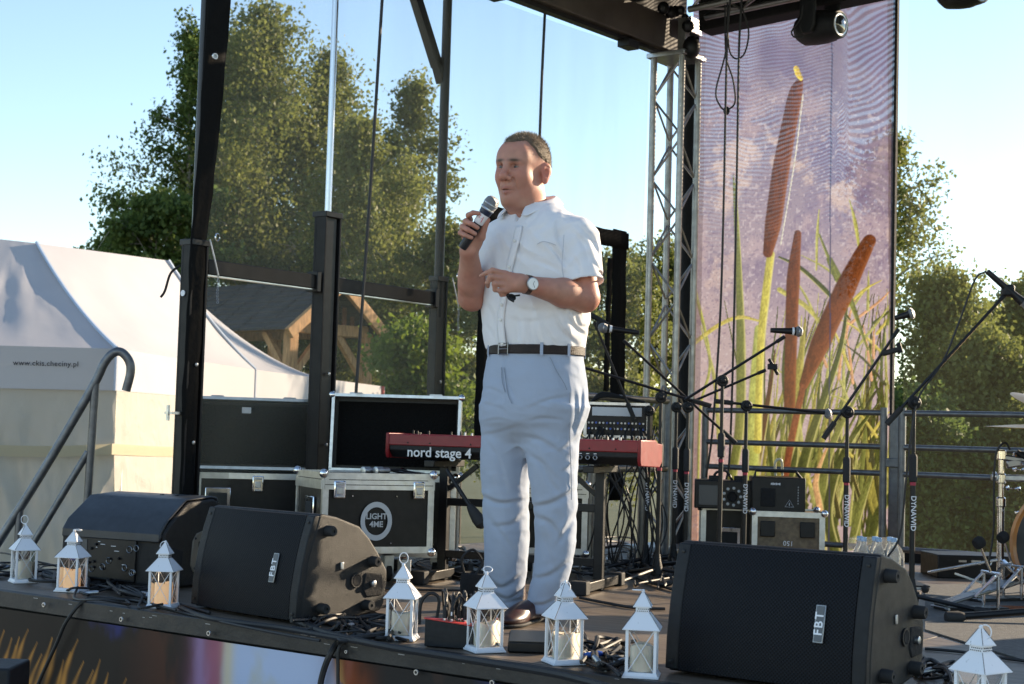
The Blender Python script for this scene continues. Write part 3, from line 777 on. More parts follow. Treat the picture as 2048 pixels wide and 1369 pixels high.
def quad_patch(a, b, c, d, sagk, n=26, wr=.012, seed=0):
    """a-b eave, d-c ridge; hangs in by sagk"""
    def fn(s, t):
        p = (a * (1 - s) + b * s) * (1 - t) + (d * (1 - s) + c * s) * t
        nz = fbm(np.concatenate([s * 6 + seed, t * 3, s * 0], -1), 3)[..., None]
        return p + V((0, 0, -1)) * (sagk * 4 * t * (1 - t)) + V((0, 0, 1)) * wr * nz * 4 * t * (1 - t)
    return patch(fn, n, n)
def canvas(name, a, b, c, d, sagk, parent, org, m_=None, seed=0, wr=.012):
    v, f = quad_patch(a, b, c, d, sagk, seed=seed, wr=wr); return np_mesh(name, v - org, f, m_ or tent_m, parent)
canvas('roof_panel', C0, C1, A_, A_ + (C0 - C1) * .25 + V((0, 0, .02)), .06, tent, o, seed=1)
canvas('roof_panel', C1, C2, B_, A_, .07, tent, o, seed=2)
hz = V((0, 0, -.29))
back = FW0 * 3.0 - R0 * 1.6
canvas('roof_panel', C2, C2 + FW0 * .2 - R0 * 3.2, B_ - R0 * .6, B_, .05, tent, o, seed=3)
for a, b, s in ((C0, C1, 3), (C1, C2, 4)):
    canvas('valance', a + hz, b + hz, b, a, 0, tent, o, seed=s, wr=.0)
def seam(a, b, c, parent, org, r=.014):
    m_ = mat('seam_tape', (.42, .50, .62), .6)
    P_ = [a * (1 - t) + b * t + V((0, 0, -c * 4 * t * (1 - t))) for t in np.linspace(0, 1, 14)]
    MB().tube([p - org - FW0 * .02 + V((0, 0, .004)) for p in P_], r, 6).build('seam', m_, parent)
seam(C1, A_, .065, tent, o); seam(C2, B_, .06, tent, o)
for c in (C1, C2):
    MB().tube([c - o - FW0 * .015, c + hz - o - FW0 * .015], .013, 6).build('seam', mat('seam_tape2', (.46, .50, .60), .6), tent)
# side walls with a light band and creases
def wall(a, b, seed):
    def fn(s, t):
        p = (a * (1 - s) + b * s) + hz * .97
        p = p * V((1, 1, 0)) + V((0, 0, 1)) * ((p[..., 2:3]) * (1 - t) + GZ * t)
        n_ = fbm(np.concatenate([s * 3 + t * 1.5 + seed, t * 2.2 - s, s * 0], -1), 4)[..., None] * .06 + np.abs(fbm(np.concatenate([s * 5 - t * 4 + seed, t * 3 + s * 2, s * 0 + 5], -1), 3))[..., None] * .05
        return p + FW0 * (.03 + n_ * np.minimum(1, 4 * t))
    v, f = patch(fn, 70, 60); np_mesh('side_wall', v - o, f, wall_m, tent)
    def band(s, t):
        p = (a * (1 - s) + b * s); p = p * V((1, 1, 0)) + V((0, 0, 1)) * (.46 + .075 * t - .03 * np.sin(s * 3.1))
        return p - FW0 * .03
    v, f = patch(band, 30, 3); np_mesh('wall_band', v - o, f, cloth_mat('band_canvas', (.60, .53, .38), .4, .1), tent)
wall(C0, C1, 0.); wall(C1, C2, 4.)
wl_m = mat('lettering_black', (.03, .03, .04), .6)
tx = dp(91, 722, 9.98) - FW0 * .05
xd = C1 - C0; xd /= np.linalg.norm(xd)
mid = (C0 * (1 - (91 + 130) / 365.) + C1 * ((91 + 130) / 365.))
nv = np.cross(xd, UPV); nv /= np.linalg.norm(nv); nv = nv if nv @ FW0 < 0 else -nv
txo = V((mid[0], mid[1], mid[2] - .115)) + nv * .007
text_mesh('lettering', 'www.ckis.checiny.pl', .050, wl_m, tent, Matrix.Translation(Vector(-o)) @ basis(txo, xd, (0, 0, 1)), bold=.0004, spacing=1.06)
# second tent behind
t2 = thing('party_tent', 'smaller white tent roof sloping down behind the flight case lids', 'tent', (*C2[:2], GZ))
o2 = V((*C2[:2], GZ)); B2 = dp(352, 560, 15.2)
def hip(s, t):
    a = C2 * (1 - s) + C3 * s; p = a * (1 - t) + B2 * t
    return p + V((0, 0, -.30)) * 4 * t * (1 - t) * (.25 + .75 * s)
v, f = patch(hip, 26, 26); np_mesh('roof_panel', v - o2, f, tent_m, t2)
canvas('valance', C2 + hz, C3 + hz, C3, C2, 0, t2, o2, seed=7)
MB().tube([C3 - o2, C3 + hz * 1.2 - o2], .03, 8).build('red_corner', mat('corner_red', (.5, .08, .06), .6), t2)
for c in (C1 + FW0 * .2, C2 + FW0 * .2, C3 + FW0 * .2, C0 + FW0 * .2):
    par, oo = (tent, o) if c is not None and np.linalg.norm(c - C3) > 1 else (t2, o2)
    MB().tube([V((c[0], c[1], GZ)) - oo, c - oo], .022, 8).build('leg', K['alu'], par)

# ================================================================== wooden shelter
wood = mat('shelter_wood', (.50, .27, .11), .7, var=.35, vscale=6, stretch=(6, 6, 1), bump=.2, bscale=30)
shing = mat('shingle', (.040, .036, .036), .8, var=.4, vscale=5)
dg = 21.0
pl, pr, pk = dp(583, 640, dg - .4), dp(732, 668, dg + .6), dp(668, 578, dg + .1)
gl = pr - pl; gl[2] = 0; Wg = np.linalg.norm(gl); gl /= Wg
ridge = -np.cross(gl, UPV); ridge = ridge if ridge @ R0 < 0 else -ridge
mid = (pl + pr) / 2; ez = (pl[2] + pr[2]) / 2 ; rzg = pk[2] - ez
sh = thing('wooden_shelter', 'open timber shelter with dark shingle roof and sunlit gable behind the tents', 'shelter', (mid[0], mid[1], GZ))
so = V((mid[0], mid[1], GZ)); e0 = V((mid[0], mid[1], ez)) - so
back_dir = ridge * .92 - FW0 * .0
LR = 6.0
def sp(a, b, c): return e0 + gl * a + back_dir * b + V((0, 0, c))
h_ = Wg / 2
for sgn in (-1, 1):
    n_r = 9
    for j in range(n_r):
        for q_ in range(10):
            t0, t1 = j / n_r, (j + 1) / n_r + .02; b0, b1 = q_ * LR / 10 - .3, (q_ + 1) * LR / 10 - .32
            pts = [sp(sgn * (h_ + .25) * (1 - t), b, (rzg + .22) * t - .12 + .02 * (1 - (t - t0) * n_r)) for t, b in ((t0, b0), (t0, b1), (t1, b1), (t1, b0))]
            pts += [p + V((0, 0, .035)) for p in pts]
            if sgn < 0 or q_ < 2:
                MB().add(pts, [(0, 1, 2, 3), (7, 6, 5, 4), (0, 4, 5, 1), (1, 5, 6, 2), (2, 6, 7, 3), (3, 7, 4, 0)]).build('shingle', shing, sh)
roofo = MB()
for sgn in (-1, 1):
    roofo.beam(sp(sgn * (h_ + .25), -.28, -.16), sp(0, -.28, rzg + .06), .07, .16)
roofo.build('barge_board', wood, sh, bevel=.01)
for z_, w_ in ((-.04, .16),):
    MB().beam(sp(-h_, 0, z_), sp(h_, 0, z_), .12, w_).build('tie_beam', wood, sh, bevel=.01)
for n_b in range(9):
    x = -h_ + (n_b + .5) * Wg / 9; top = rzg * (1 - abs(x) / h_) - .02
    if top > .06: MB().box(sp(x, .05, top / 2 + .02), (.06, .03, top), math.atan2(gl[1], gl[0])).build('gable_board', mat('gable_dark', (.20, .085, .04), .8, var=.3, vscale=8), sh)
MB().beam(sp(-h_, 0, -.02), sp(-h_, LR, -.02), .12, .16).build('eave_beam', wood, sh, bevel=.01)
MB().beam(sp(h_, 0, -.02), sp(h_, LR, -.02), .12, .16).build('eave_beam', wood, sh, bevel=.01)
for a, b in ((-h_, 0), (h_, 0), (-h_, 2.2), (h_, 2.2)):
    MB().beam(sp(a, b, -.05), sp(a, b, GZ - ez), .15, .15, gl).build('post', wood, sh, bevel=.01)
for a, b, da, db in ((-h_, 0, .55, 0), (h_, 0, -.55, 0), (-h_, 0, 0, .6), (h_, 0, 0, .6), (-h_, 2.2, 0, -.6)):
    MB().beam(sp(a, b, -.75), sp(a + da, b + db, -.1), .08, .09).build('brace', wood, sh)

# ================================================================== trees
leaf_rng = np.random.default_rng(5)
def leaf_mat(name, c, c2):
    mt = bpy.data.materials.new(name); mt.use_nodes = True
    nt = mt.node_tree; n, l = nt.nodes, nt.links; b = n['Principled BSDF']; out = n['Material Output']
    a = n.new('ShaderNodeAttribute'); a.attribute_name = 'tone'
    cr = n.new('ShaderNodeValToRGB'); cr.color_ramp.elements[0].color = (*c, 1); cr.color_ramp.elements[1].color = (*c2, 1)
    l.new(a.outputs['Fac'], cr.inputs[0]); l.new(cr.outputs[0], b.inputs['Base Color'])
    b.inputs['Roughness'].default_value = .55; b.inputs['Specular IOR Level'].default_value = .3
    t = n.new('ShaderNodeBsdfTranslucent'); l.new(cr.outputs[0], t.inputs[0])
    mx = n.new('ShaderNodeMixShader'); mx.inputs[0].default_value = .5
    l.new(b.outputs[0], mx.inputs[1]); l.new(t.outputs[0], mx.inputs[2]); l.new(mx.outputs[0], out.inputs[0])
    return mt
LM = {'green': leaf_mat('leaf_green', (.06, .10, .025), (.17, .23, .06)), 'olive': leaf_mat('leaf_olive', (.095, .115, .028), (.24, .26, .070)), 'fresh': leaf_mat('leaf_fresh', (.07, .12, .014), (.20, .26, .035))}
bark_w = mat('birch_bark', (.42, .38, .33), .8, var=.5, vscale=3, col2=(.12, .10, .09), stretch=(1, 1, .4))
bark_d = mat('dark_bark', (.07, .05, .038), .9, var=.4, vscale=6)
def tree(name, label, px, ytop, d, half_px, ybot, kind, seed, n_limb=60, size=.085, hang=.6, group='trees behind the stage', shape='birch', lean=0., trunk=bark_w, dens=1.):
    """crown between ytop and ybot (pixels) centred on px, half_px wide, at distance d; leaves hang on thin twigs"""
    rng = np.random.default_rng(seed)
    top = dp(px, ytop, d); bot = dp(px, ybot, d); base = V((bot[0], bot[1], GZ))
    H = top[2] - GZ; z0 = bot[2] - GZ; Rw = half_px * d / F
    root = thing(name, label, 'tree', base, 0, group)
    tt = np.linspace(0, 1, 12)
    tr = [V((.10 * math.sin(3 * t + seed), .10 * math.cos(2.3 * t + seed), H * .97 * t)) + R0 * lean * t for t in tt]
    MB().tube(tr, [max(.012, .011 * H * (1 - t) ** .9) for t in tt], 8).build('trunk', trunk, root)
    limb = MB(); cen, sig, tone, ncl = [], [], [], []
    big = max(.75, min(1.5, Rw / 1.1))
    for i in range(n_limb):
        u_ = ((i + rng.random()) / n_limb) ** .9; t = min(.985, z0 / H + (1 - z0 / H) * u_)
        if shape == 'birch': rad = Rw * min(1., 1.12 * (1 - u_) ** .75 + .05)
        else: rad = Rw * math.sqrt(max(.05, 1 - (2 * u_ - .75) ** 2 / 1.5))
        rad *= rng.choice([.4, .65, .85, 1., 1.12, 1.3]) * rng.uniform(.9, 1.15)
        az = i * 2.4 + rng.normal(0, .5)
        p0 = V([np.interp(t, tt, [q[k] for q in tr]) for k in range(3)])
        rise = rad * rng.uniform(.3, .9)
        tip = p0 + V((math.cos(az) * rad, math.sin(az) * rad, rise)); md = (p0 + tip) / 2 + V((0, 0, rise * .2))
        Pl = spline([p0, md, tip], 5)
        limb.tube(Pl, np.linspace(.022 * (1 - t) + .010, .005, len(Pl)), 4, caps=False)
        lt = rng.random()
        for k in range(max(3, int((3 + rad * 3.2) * dens))):
            s_ = rng.uniform(.28, 1.0) ** .75; q = Pl[min(len(Pl) - 1, int(s_ * (len(Pl) - .01)))]
            c = q + rng.normal(0, 1, 3) * V((.17, .17, .13)) * (.35 + rad)
            limb.tube([q, (q + c) / 2 + V((0, 0, .03)), c], [.006, .004, .002], 3, caps=False)
            cen.append(c); sig.append(rng.uniform(.09, .20) * big); tone.append(lt * .5 + .5 * rng.random()); ncl.append(int(rng.uniform(42, 110)))
        cen.append(tip); sig.append(.10 * big); tone.append(lt); ncl.append(46)
    for k in range(10):                                              # leader shoots at the top
        cen.append(V((tr[-1][0], tr[-1][1], H * rng.uniform(.90, 1.0))) + rng.normal(0, .07, 3)); sig.append(.10); tone.append(rng.random()); ncl.append(40)
    limb.build('limbs', trunk, root)
    cen, sig, tone, ncl = np.array(cen), np.array(sig), np.array(tone), np.array(ncl)
    ii = np.repeat(np.arange(len(cen)), ncl); n = len(ii)
    P_ = cen[ii] + rng.normal(0, 1, (n, 3)) * sig[ii][:, None] * V((1, 1, .7))
    k = rng.random(n) < .5; P_[k, 2] -= rng.random(k.sum()) ** .7 * hang * (sig[ii][k] / .2)
    s = size * .72 * rng.uniform(.55, 1.4, n)
    a = rng.normal(0, 1, (n, 3)) + V((0, 0, -.6)); a /= np.linalg.norm(a, axis=1)[:, None]
    b = rng.normal(0, 1, (n, 3)); b -= a * (a * b).sum(1)[:, None]; b /= np.linalg.norm(b, axis=1)[:, None]
    L, Wd = s[:, None] * .55, s[:, None] * .36; bend = np.cross(a, b) * s[:, None] * .12
    v = np.stack([P_ - a * L, P_ + b * Wd + bend, P_ + a * L, P_ - b * Wd + bend], 1).reshape(-1, 3)
    v[:, 2] = np.maximum(v[:, 2], .03)
    tn = np.repeat(np.clip(tone[ii] * .55 + rng.random(n) * .5, 0, 1), 4)
    np_mesh('crown', v, np.arange(4 * n).reshape(-1, 4), LM[kind], root, smooth=False, attrs={'tone': ('FLOAT', tn)})
    return root
B_G, T_R = 'trees behind the stage', 'trees right of the banner'
tree('birch_tree', 'thin green tree rising left of the first black post', 372, 20, 26, 78, 660, 'green', 1, 34, .095, .35, dens=1.1)
tree('birch_tree', 'tallest birch, its crown seen between the net strap and the chrome tube', 520, -20, 27, 170, 660, 'olive', 2, 50, .10, .75, dens=1.5)
tree('birch_tree', 'birch crown crossing behind the chrome tube', 640, 70, 28, 150, 680, 'olive', 3, 42, .10, .75, dens=1.5)
tree('birch_tree', 'drooping birch between the thin black cord and the third post', 800, 135, 26, 90, 690, 'olive', 4, 33, .095, .8, dens=1.4)
tree('birch_tree', 'birch crown partly hidden behind the black net strap', 450, 30, 30, 130, 680, 'olive', 12, 33, .11, .7, dens=1.4)
tree('birch_tree', 'lower birch crown between the chrome tube and the thin cord', 722, 225, 24, 130, 720, 'olive', 13, 33, .095, .7, dens=1.5)
tree('leafy_tree', 'dark rounded tree top behind the ridge of the white tent', 290, 385, 24, 95, 640, 'green', 5, 25, .11, .2, shape='round', dens=1.6)
tree('leafy_tree', 'small tree top farthest to the left above the tent', 215, 468, 27, 40, 620, 'green', 15, 14, .11, .2, shape='round', dens=1.8)
tree('leafy_tree', 'fresh green sunlit bush right of the wooden shelter', 822, 652, 18.5, 78, 960, 'fresh', 6, 29, .085, .15, shape='round', trunk=bark_d, dens=1.7)
tree('leafy_tree', 'olive tree showing between the third post and the man', 905, 440, 23, 80, 930, 'olive', 7, 29, .09, .4, shape='round', trunk=bark_d, dens=1.6)
tree('leafy_tree', 'tree behind the man seen past his raised arm', 1010, 430, 25, 90, 960, 'olive', 17, 25, .10, .4, shape='round', trunk=bark_d, dens=1.6)
tree('leafy_tree', 'hazy tree behind the black cloth frame right of the man', 1205, 525, 22, 110, 980, 'olive', 8, 33, .09, .4, shape='round', trunk=bark_d, dens=1.6)
tree('leafy_tree', 'tree showing through the lattice tower', 1330, 490, 24, 90, 980, 'olive', 9, 29, .09, .4, shape='round', trunk=bark_d, dens=1.6)
tree('leafy_tree', 'wide leafy tree behind the shelter posts', 650, 540, 27, 190, 940, 'olive', 18, 42, .11, .35, shape='round', trunk=bark_d, dens=1.6)
tree('birch_tree', 'thin drooping birch just right of the banner top', 1768, 262, 20, 125, 640, 'olive', 10, 19, .075, .8, group=T_R, dens=1.2)
tree('leafy_tree', 'broad olive tree behind the railing, right of the banner', 1862, 540, 17, 100, 1180, 'olive', 11, 46, .075, .4, shape='round', trunk=bark_d, group=T_R, dens=2.2)
tree('leafy_tree', 'leafy tree behind the drum cymbals at the right edge', 2050, 565, 19, 75, 1180, 'olive', 14, 37, .08, .4, shape='round', trunk=bark_d, group=T_R, dens=2.2)
tree('leafy_tree', 'low tree behind the hi-hat stand, right of the banner', 1960, 680, 16, 115, 1200, 'olive', 16, 46, .075, .4, shape='round', trunk=bark_d, group=T_R, dens=2.4)
tree('leafy_tree', 'low bush under the railing by the banner edge', 1820, 800, 15, 90, 1220, 'green', 19, 33, .07, .3, shape='round', trunk=bark_d, group=T_R, dens=2.4)
tree('leafy_tree', 'low bush behind the bass drum at the right edge', 2050, 830, 15.4, 90, 1220, 'olive', 20, 33, .07, .3, shape='round', trunk=bark_d, group=T_R, dens=2.4)

# ================================================================== stair handrail
hr = thing('stair_handrail', 'curved grey tube handrail of the stage stairs before the white tent', 'handrail', (-5.85, 4.6, 0))
ho = V((-5.85, 4.6, 0)); DH = 7.2
def hp(px, py, dd=0.): return dp(px, py, DH + dd) - ho
MB().tube(spline([hp(-70, 1192), hp(0, 1080), hp(95, 928), hp(185, 775), hp(208, 728), hp(226, 707), hp(243, 705), hp(258, 722), hp(261, 745), hp(252, 782)], 6), .021, 14).build('top_tube', K['rail'], hr)
MB().tube([hp(191, 766), hp(166, 1130)], .019, 12).build('upright', K['rail'], hr)
MB().tube([hp(176, 905), hp(60, 1098), hp(20, 1165)], .017, 12).build('lower_tube', K['rail'], hr)
MB().tube([hp(40, 1014), hp(32, 1160)], .018, 12).build('upright', K['rail'], hr)
st = thing('stage_stairs', 'grey metal stair landing at the left end of the stage', 'stairs', (-6.3, 4.6, GZ))
for k in range(4): MB().box((.12 - k * .25, .1, 1.02 - .14 - k * .22), (.27, 1.0, .05)).build('tread', K['alu'], st, bevel=.004)
for y_ in (-.38, .58): MB().beam((.3, y_, .92), (-.85, y_, .02), .04, .14).build('stringer', K['rail'], st)

# ================================================================== loudspeakers
grille_m = bpy.data.materials.new('perforated_grille'); grille_m.use_nodes = True
def _gr(mt):
    nt = mt.node_tree; n, l = nt.nodes, nt.links; b = n['Principled BSDF']
    tc = n.new('ShaderNodeTexCoord')
    vo = n.new('ShaderNodeTexVoronoi'); vo.feature = 'F1'; vo.inputs['Scale'].default_value = 128; vo.inputs['Randomness'].default_value = 0.0
    mp = n.new('ShaderNodeMapping'); mp.inputs['Rotation'].default_value = (0, .785, 0); mp.inputs['Scale'].default_value = (1, .001, 1)
    l.new(tc.outputs['Object'], mp.inputs[0]); l.new(mp.outputs[0], vo.inputs[0])
    mr = n.new('ShaderNodeMapRange'); mr.inputs[1].default_value = .30; mr.inputs[2].default_value = .42
    l.new(vo.outputs['Distance'], mr.inputs[0])
    cr = n.new('ShaderNodeValToRGB'); cr.color_ramp.elements[0].color = (.0015, .0015, .002, 1); cr.color_ramp.elements[1].color = (.010, .012, .017, 1)
    l.new(mr.outputs[0], cr.inputs[0]); l.new(cr.outputs[0], b.inputs['Base Color'])
    bp = n.new('ShaderNodeBump'); bp.inputs['Strength'].default_value = .8; bp.inputs['Distance'].default_value = .002
    l.new(mr.outputs[0], bp.inputs['Height']); l.new(bp.outputs[0], b.inputs['Normal'])
    b.inputs['Roughness'].default_value = .55; b.inputs['Specular IOR Level'].default_value = .15
_gr(grille_m)
cab_m = mat('cabinet_plastic', (.011, .0105, .0105), .5, spec=.35, var=.4, vscale=14, bump=.35, bscale=500, rvar=.12)
PROF = [(0, 0), (.004, .10), (.022, .22), (.07, .372), (.10, .374), (.163, .362), (.27, .327), (.32, .283), (.36, .235), (.41, .165), (.412, .12), (.40, .045), (.385, .02), (.25, .002)]
def loudspeaker(label, loc, rz, flip=False, L=.62):
    r = thing('loudspeaker', label, 'loudspeaker', loc, rz, 'black stage loudspeakers')
    inner = [(u + .012, v) if u < .09 else (u, v) for u, v in PROF]
    MB().prism(inner, lambda u, v, t: (t, u, v), 0, L).build('cabinet', cab_m, r, bevel=.008, seg=3)
    # grille: a curved sheet set a little proud between two end strips
    gp = [(-.002, .008), (.002, .10), (.018, .20), (.040, .29), (.066, .368)]
    def bowl(u, t): return u - .018 * (1 - (2 * t / L - 1) ** 2)
    nu, v_, f_ = 24, [], []
    for i in range(nu + 1):
        t = .045 + (L - .09) * i / nu
        for u, v in gp: v_.append((t, bowl(u, t), v))
        for u, v in gp[::-1]: v_.append((t, u + .03, v))
    k = len(gp) * 2
    for i in range(nu):
        for j in range(k): f_.append((i * k + j, i * k + (j + 1) % k, (i + 1) * k + (j + 1) % k, (i + 1) * k + j))
    f_.append(tuple(range(k))); f_.append(tuple(nu * k + j for j in range(k)))
    gr = MB().add(v_, f_).build('grille', grille_m, r, smooth=25)
    for a, b in ((0.002, .044), (L - .044, L - .002)):
        MB().prism([(p[0] - .006, p[1]) for p in gp] + [(p[0] + .03, p[1]) for p in gp[::-1]], lambda u, v, t: (t, u, v), a, b).build('end_strip', K['black_plastic'], r, bevel=.004)
        for z in (.03, .345):
            uu = np.interp(z, [g[1] for g in gp], [g[0] for g in gp]) - .0075
            MB().lathe([(.006, 0), (.006, .002), (.003, .003)], 10, ((a + b) / 2, uu, z), (0, -1, .15)).build('screw', K['black_metal'], r)
    # badge with three letters
    bx = L * .775; z0, z1 = .13, .235
    bd = MB(); c_ = V((bx, bowl(np.interp(.18, [g[1] for g in gp], [g[0] for g in gp]), bx) - .004, .18))
    sl = V((0, .105, .47)); sl /= np.linalg.norm(sl); xx = V((1, 0, 0)); nn = np.cross(xx, sl)
    Rm = np.stack([xx, -nn, sl], 1)
    b1 = bd.box(c_, (.030, .004, .105), R=Rm).build('badge', mat('badge_frame', (.26, .27, .28), .4, .8), r, bevel=.004)
    MB().box(c_ + nn * .0012, (.024, .004, .098), R=Rm).build('badge_plate', mat('badge_dark', (.10, .11, .12), .5), r, bevel=.003)
    text_mesh('badge_lettering', 'FBT', .034, K['white_paint'], r, basis(c_ + nn * .0036, sl, -xx), extrude=.0008, spacing=1.25, bold=.0006)
    # rubber feet, pole socket and handle on the right end, a plain handle on the left end
    for (u, v) in ((.12, .315), (.335, .20), (.10, .045), (.31, .045)):
        MB().lathe([(.020, 0), (.0185, .030), (.016, .034), (.006, .034), (.0055, .028)], 16, (L, u, v), (1, 0, 0)).build('rubber_foot', K['rubber'], r)
        MB().lathe([(.0045, .0), (.0045, .030)], 8, (L, u, v), (1, 0, 0)).build('foot_bolt', K['black_metal'], r)
    MB().lathe([(.026, 0), (.026, .006), (.020, .006), (.019, -.05)], 18, (L, .26, .135), (1, 0, 0)).build('pole_socket', K['black_plastic'], r)
    MB().lathe([(.018, .001), (.018, .0065)], 18, (L, .26, .135), (1, 0, 0)).build('socket_hole', K['black_cloth'], r)
    MB().prism([(.29, .10), (.30, .16), (.385, .155), (.395, .10), (.388, .075), (.31, .07)], lambda u, v, t: (t, u, v), L - .01, L + .004).build('connector_recess', K['black_cloth'], r, bevel=.006)
    MB().lathe([(.012, 0), (.012, .012), (.009, .014)], 12, (L + .003, .335, .12), (1, 0, 0)).build('connector', K['steel'], r)
    MB().box((L + .003, .19, .19), (.006, .014, .026)).build('thread_insert', K['steel'], r, bevel=.002)
    return r
loudspeaker('black loudspeaker lying on its side between the third and fourth lanterns', (-4.364, 3.905, .006), -.11)
loudspeaker('largest looking black loudspeaker at the lower right, lying on its side', (-2.302, 3.882, .006), .014)
# the third one seen from behind: its back with controls
def rear_speaker():
    p = on_z(118, 1165); r = thing('loudspeaker', 'black loudspeaker turned away, its control panel showing, behind the left lanterns', 'loudspeaker', (p[0], p[1], .004), AZ - .45, 'black stage loudspeakers')
    L = .54
    pr = [(0, .01), (.012, .0), (.36, 0), (.40, .03), (.415, .12), (.375, .345), (.33, .362), (.16, .352), (.045, .27), (.005, .23)]
    MB().prism(pr, lambda u, v, t: (t, u, v), 0, L).build('cabinet', cab_m, r, bevel=.012, seg=3)
    MB().prism([(.16, .353), (.33, .363), (.375, .347), (.37, .368), (.33, .374), (.155, .362), (.02, .268), (-.012, .225), (-.012, .19), (.004, .205), (.045, .272)], lambda u, v, t: (t, u, v), .012, L - .012).build('top_shell', mat('shell_plastic', (.028, .032, .038), .42, rvar=.1, var=.2), r, bevel=.006)
    MB().box((L * .44, -.001, .115), (L * .62, .012, .19)).build('control_panel', K['black_metal'], r, bevel=.004)
    pn = V((0, -.008, 0))
    rr = random.Random(4)
    for i in range(26):
        x, z = .10 + rr.random() * .33, .05 + rr.random() * .13
        if i % 3 == 0: MB().ring((x, -.009, z), .010 + .004 * rr.random(), .0016, (0, 1, 0), 14, 4).build('jack_ring', K['steel'], r)
        elif i % 3 == 1: MB().lathe([(.006, 0), (.005, .010)], 10, (x, -.007, z), (0, -1, 0)).build('knob', K['black_plastic'], r)
        else: MB().box((x, -.0075, z), (.022 * rr.random() + .006, .002, .0025)).build('print_mark', K['white_paint'], r)
    MB().box((.085, -.008, .165), (.030, .003, .045)).build('type_label', K['white_paint'], r)
    MB().box((.135, -.008, .16), (.03, .002, .05)).build('heat_plate', mat('plate_grey', (.05, .055, .06), .4), r)
    MB().lathe([(.016, 0), (.018, .02), (.014, .045)], 14, (.10, -.006, .112), (-.6, -.8, -.1)).build('power_plug', mat('plug_blue', (.02, .06, .45), .4), r)
    # right end: handle plate and knob
    MB().lathe([(.022, 0), (.021, .006), (.017, .008)], 16, (L, .30, .275), (1, 0, 0)).build('round_cap', mat('cap_grey', (.25, .22, .18), .6), r)
    hpn = [(.20, .06), (.30, .075), (.335, .10), (.33, .21), (.30, .24), (.215, .22), (.19, .19), (.18, .09)]
    MB().prism(hpn, lambda u, v, t: (t, u, v), L - .004, L + .005).build('handle_plate', mat('handle_plate', (.16, .14, .11), .5, rvar=.1), r, bevel=.003)
    MB().prism([(.225, .09), (.295, .10), (.305, .12), (.295, .20), (.225, .185)], lambda u, v, t: (t, u, v), L - .002, L + .0075).build('handle_hole', K['black_cloth'], r, bevel=.002)
    for u, v in ((.205, .075), (.32, .105), (.315, .215), (.205, .20)): MB().lathe([(.006, 0), (.004, .004)], 8, (L + .005, u, v), (1, 0, 0)).build('screw', K['black_metal'], r)
    MB().prism([(.03, .05), (.12, .06), (.13, .15), (.06, .17), (.02, .13)], lambda u, v, t: (t, u, v), L - .004, L + .003).build('side_recess', K['black_cloth'], r, bevel=.004)
    for x in (.30, .38): MB().lathe([(.010, 0), (.010, .003), (.006, .004)], 12, (x, .28, .370), (0, -.1, 1)).build('mount_point', K['black_metal'], r)
    return r
rear_speaker()

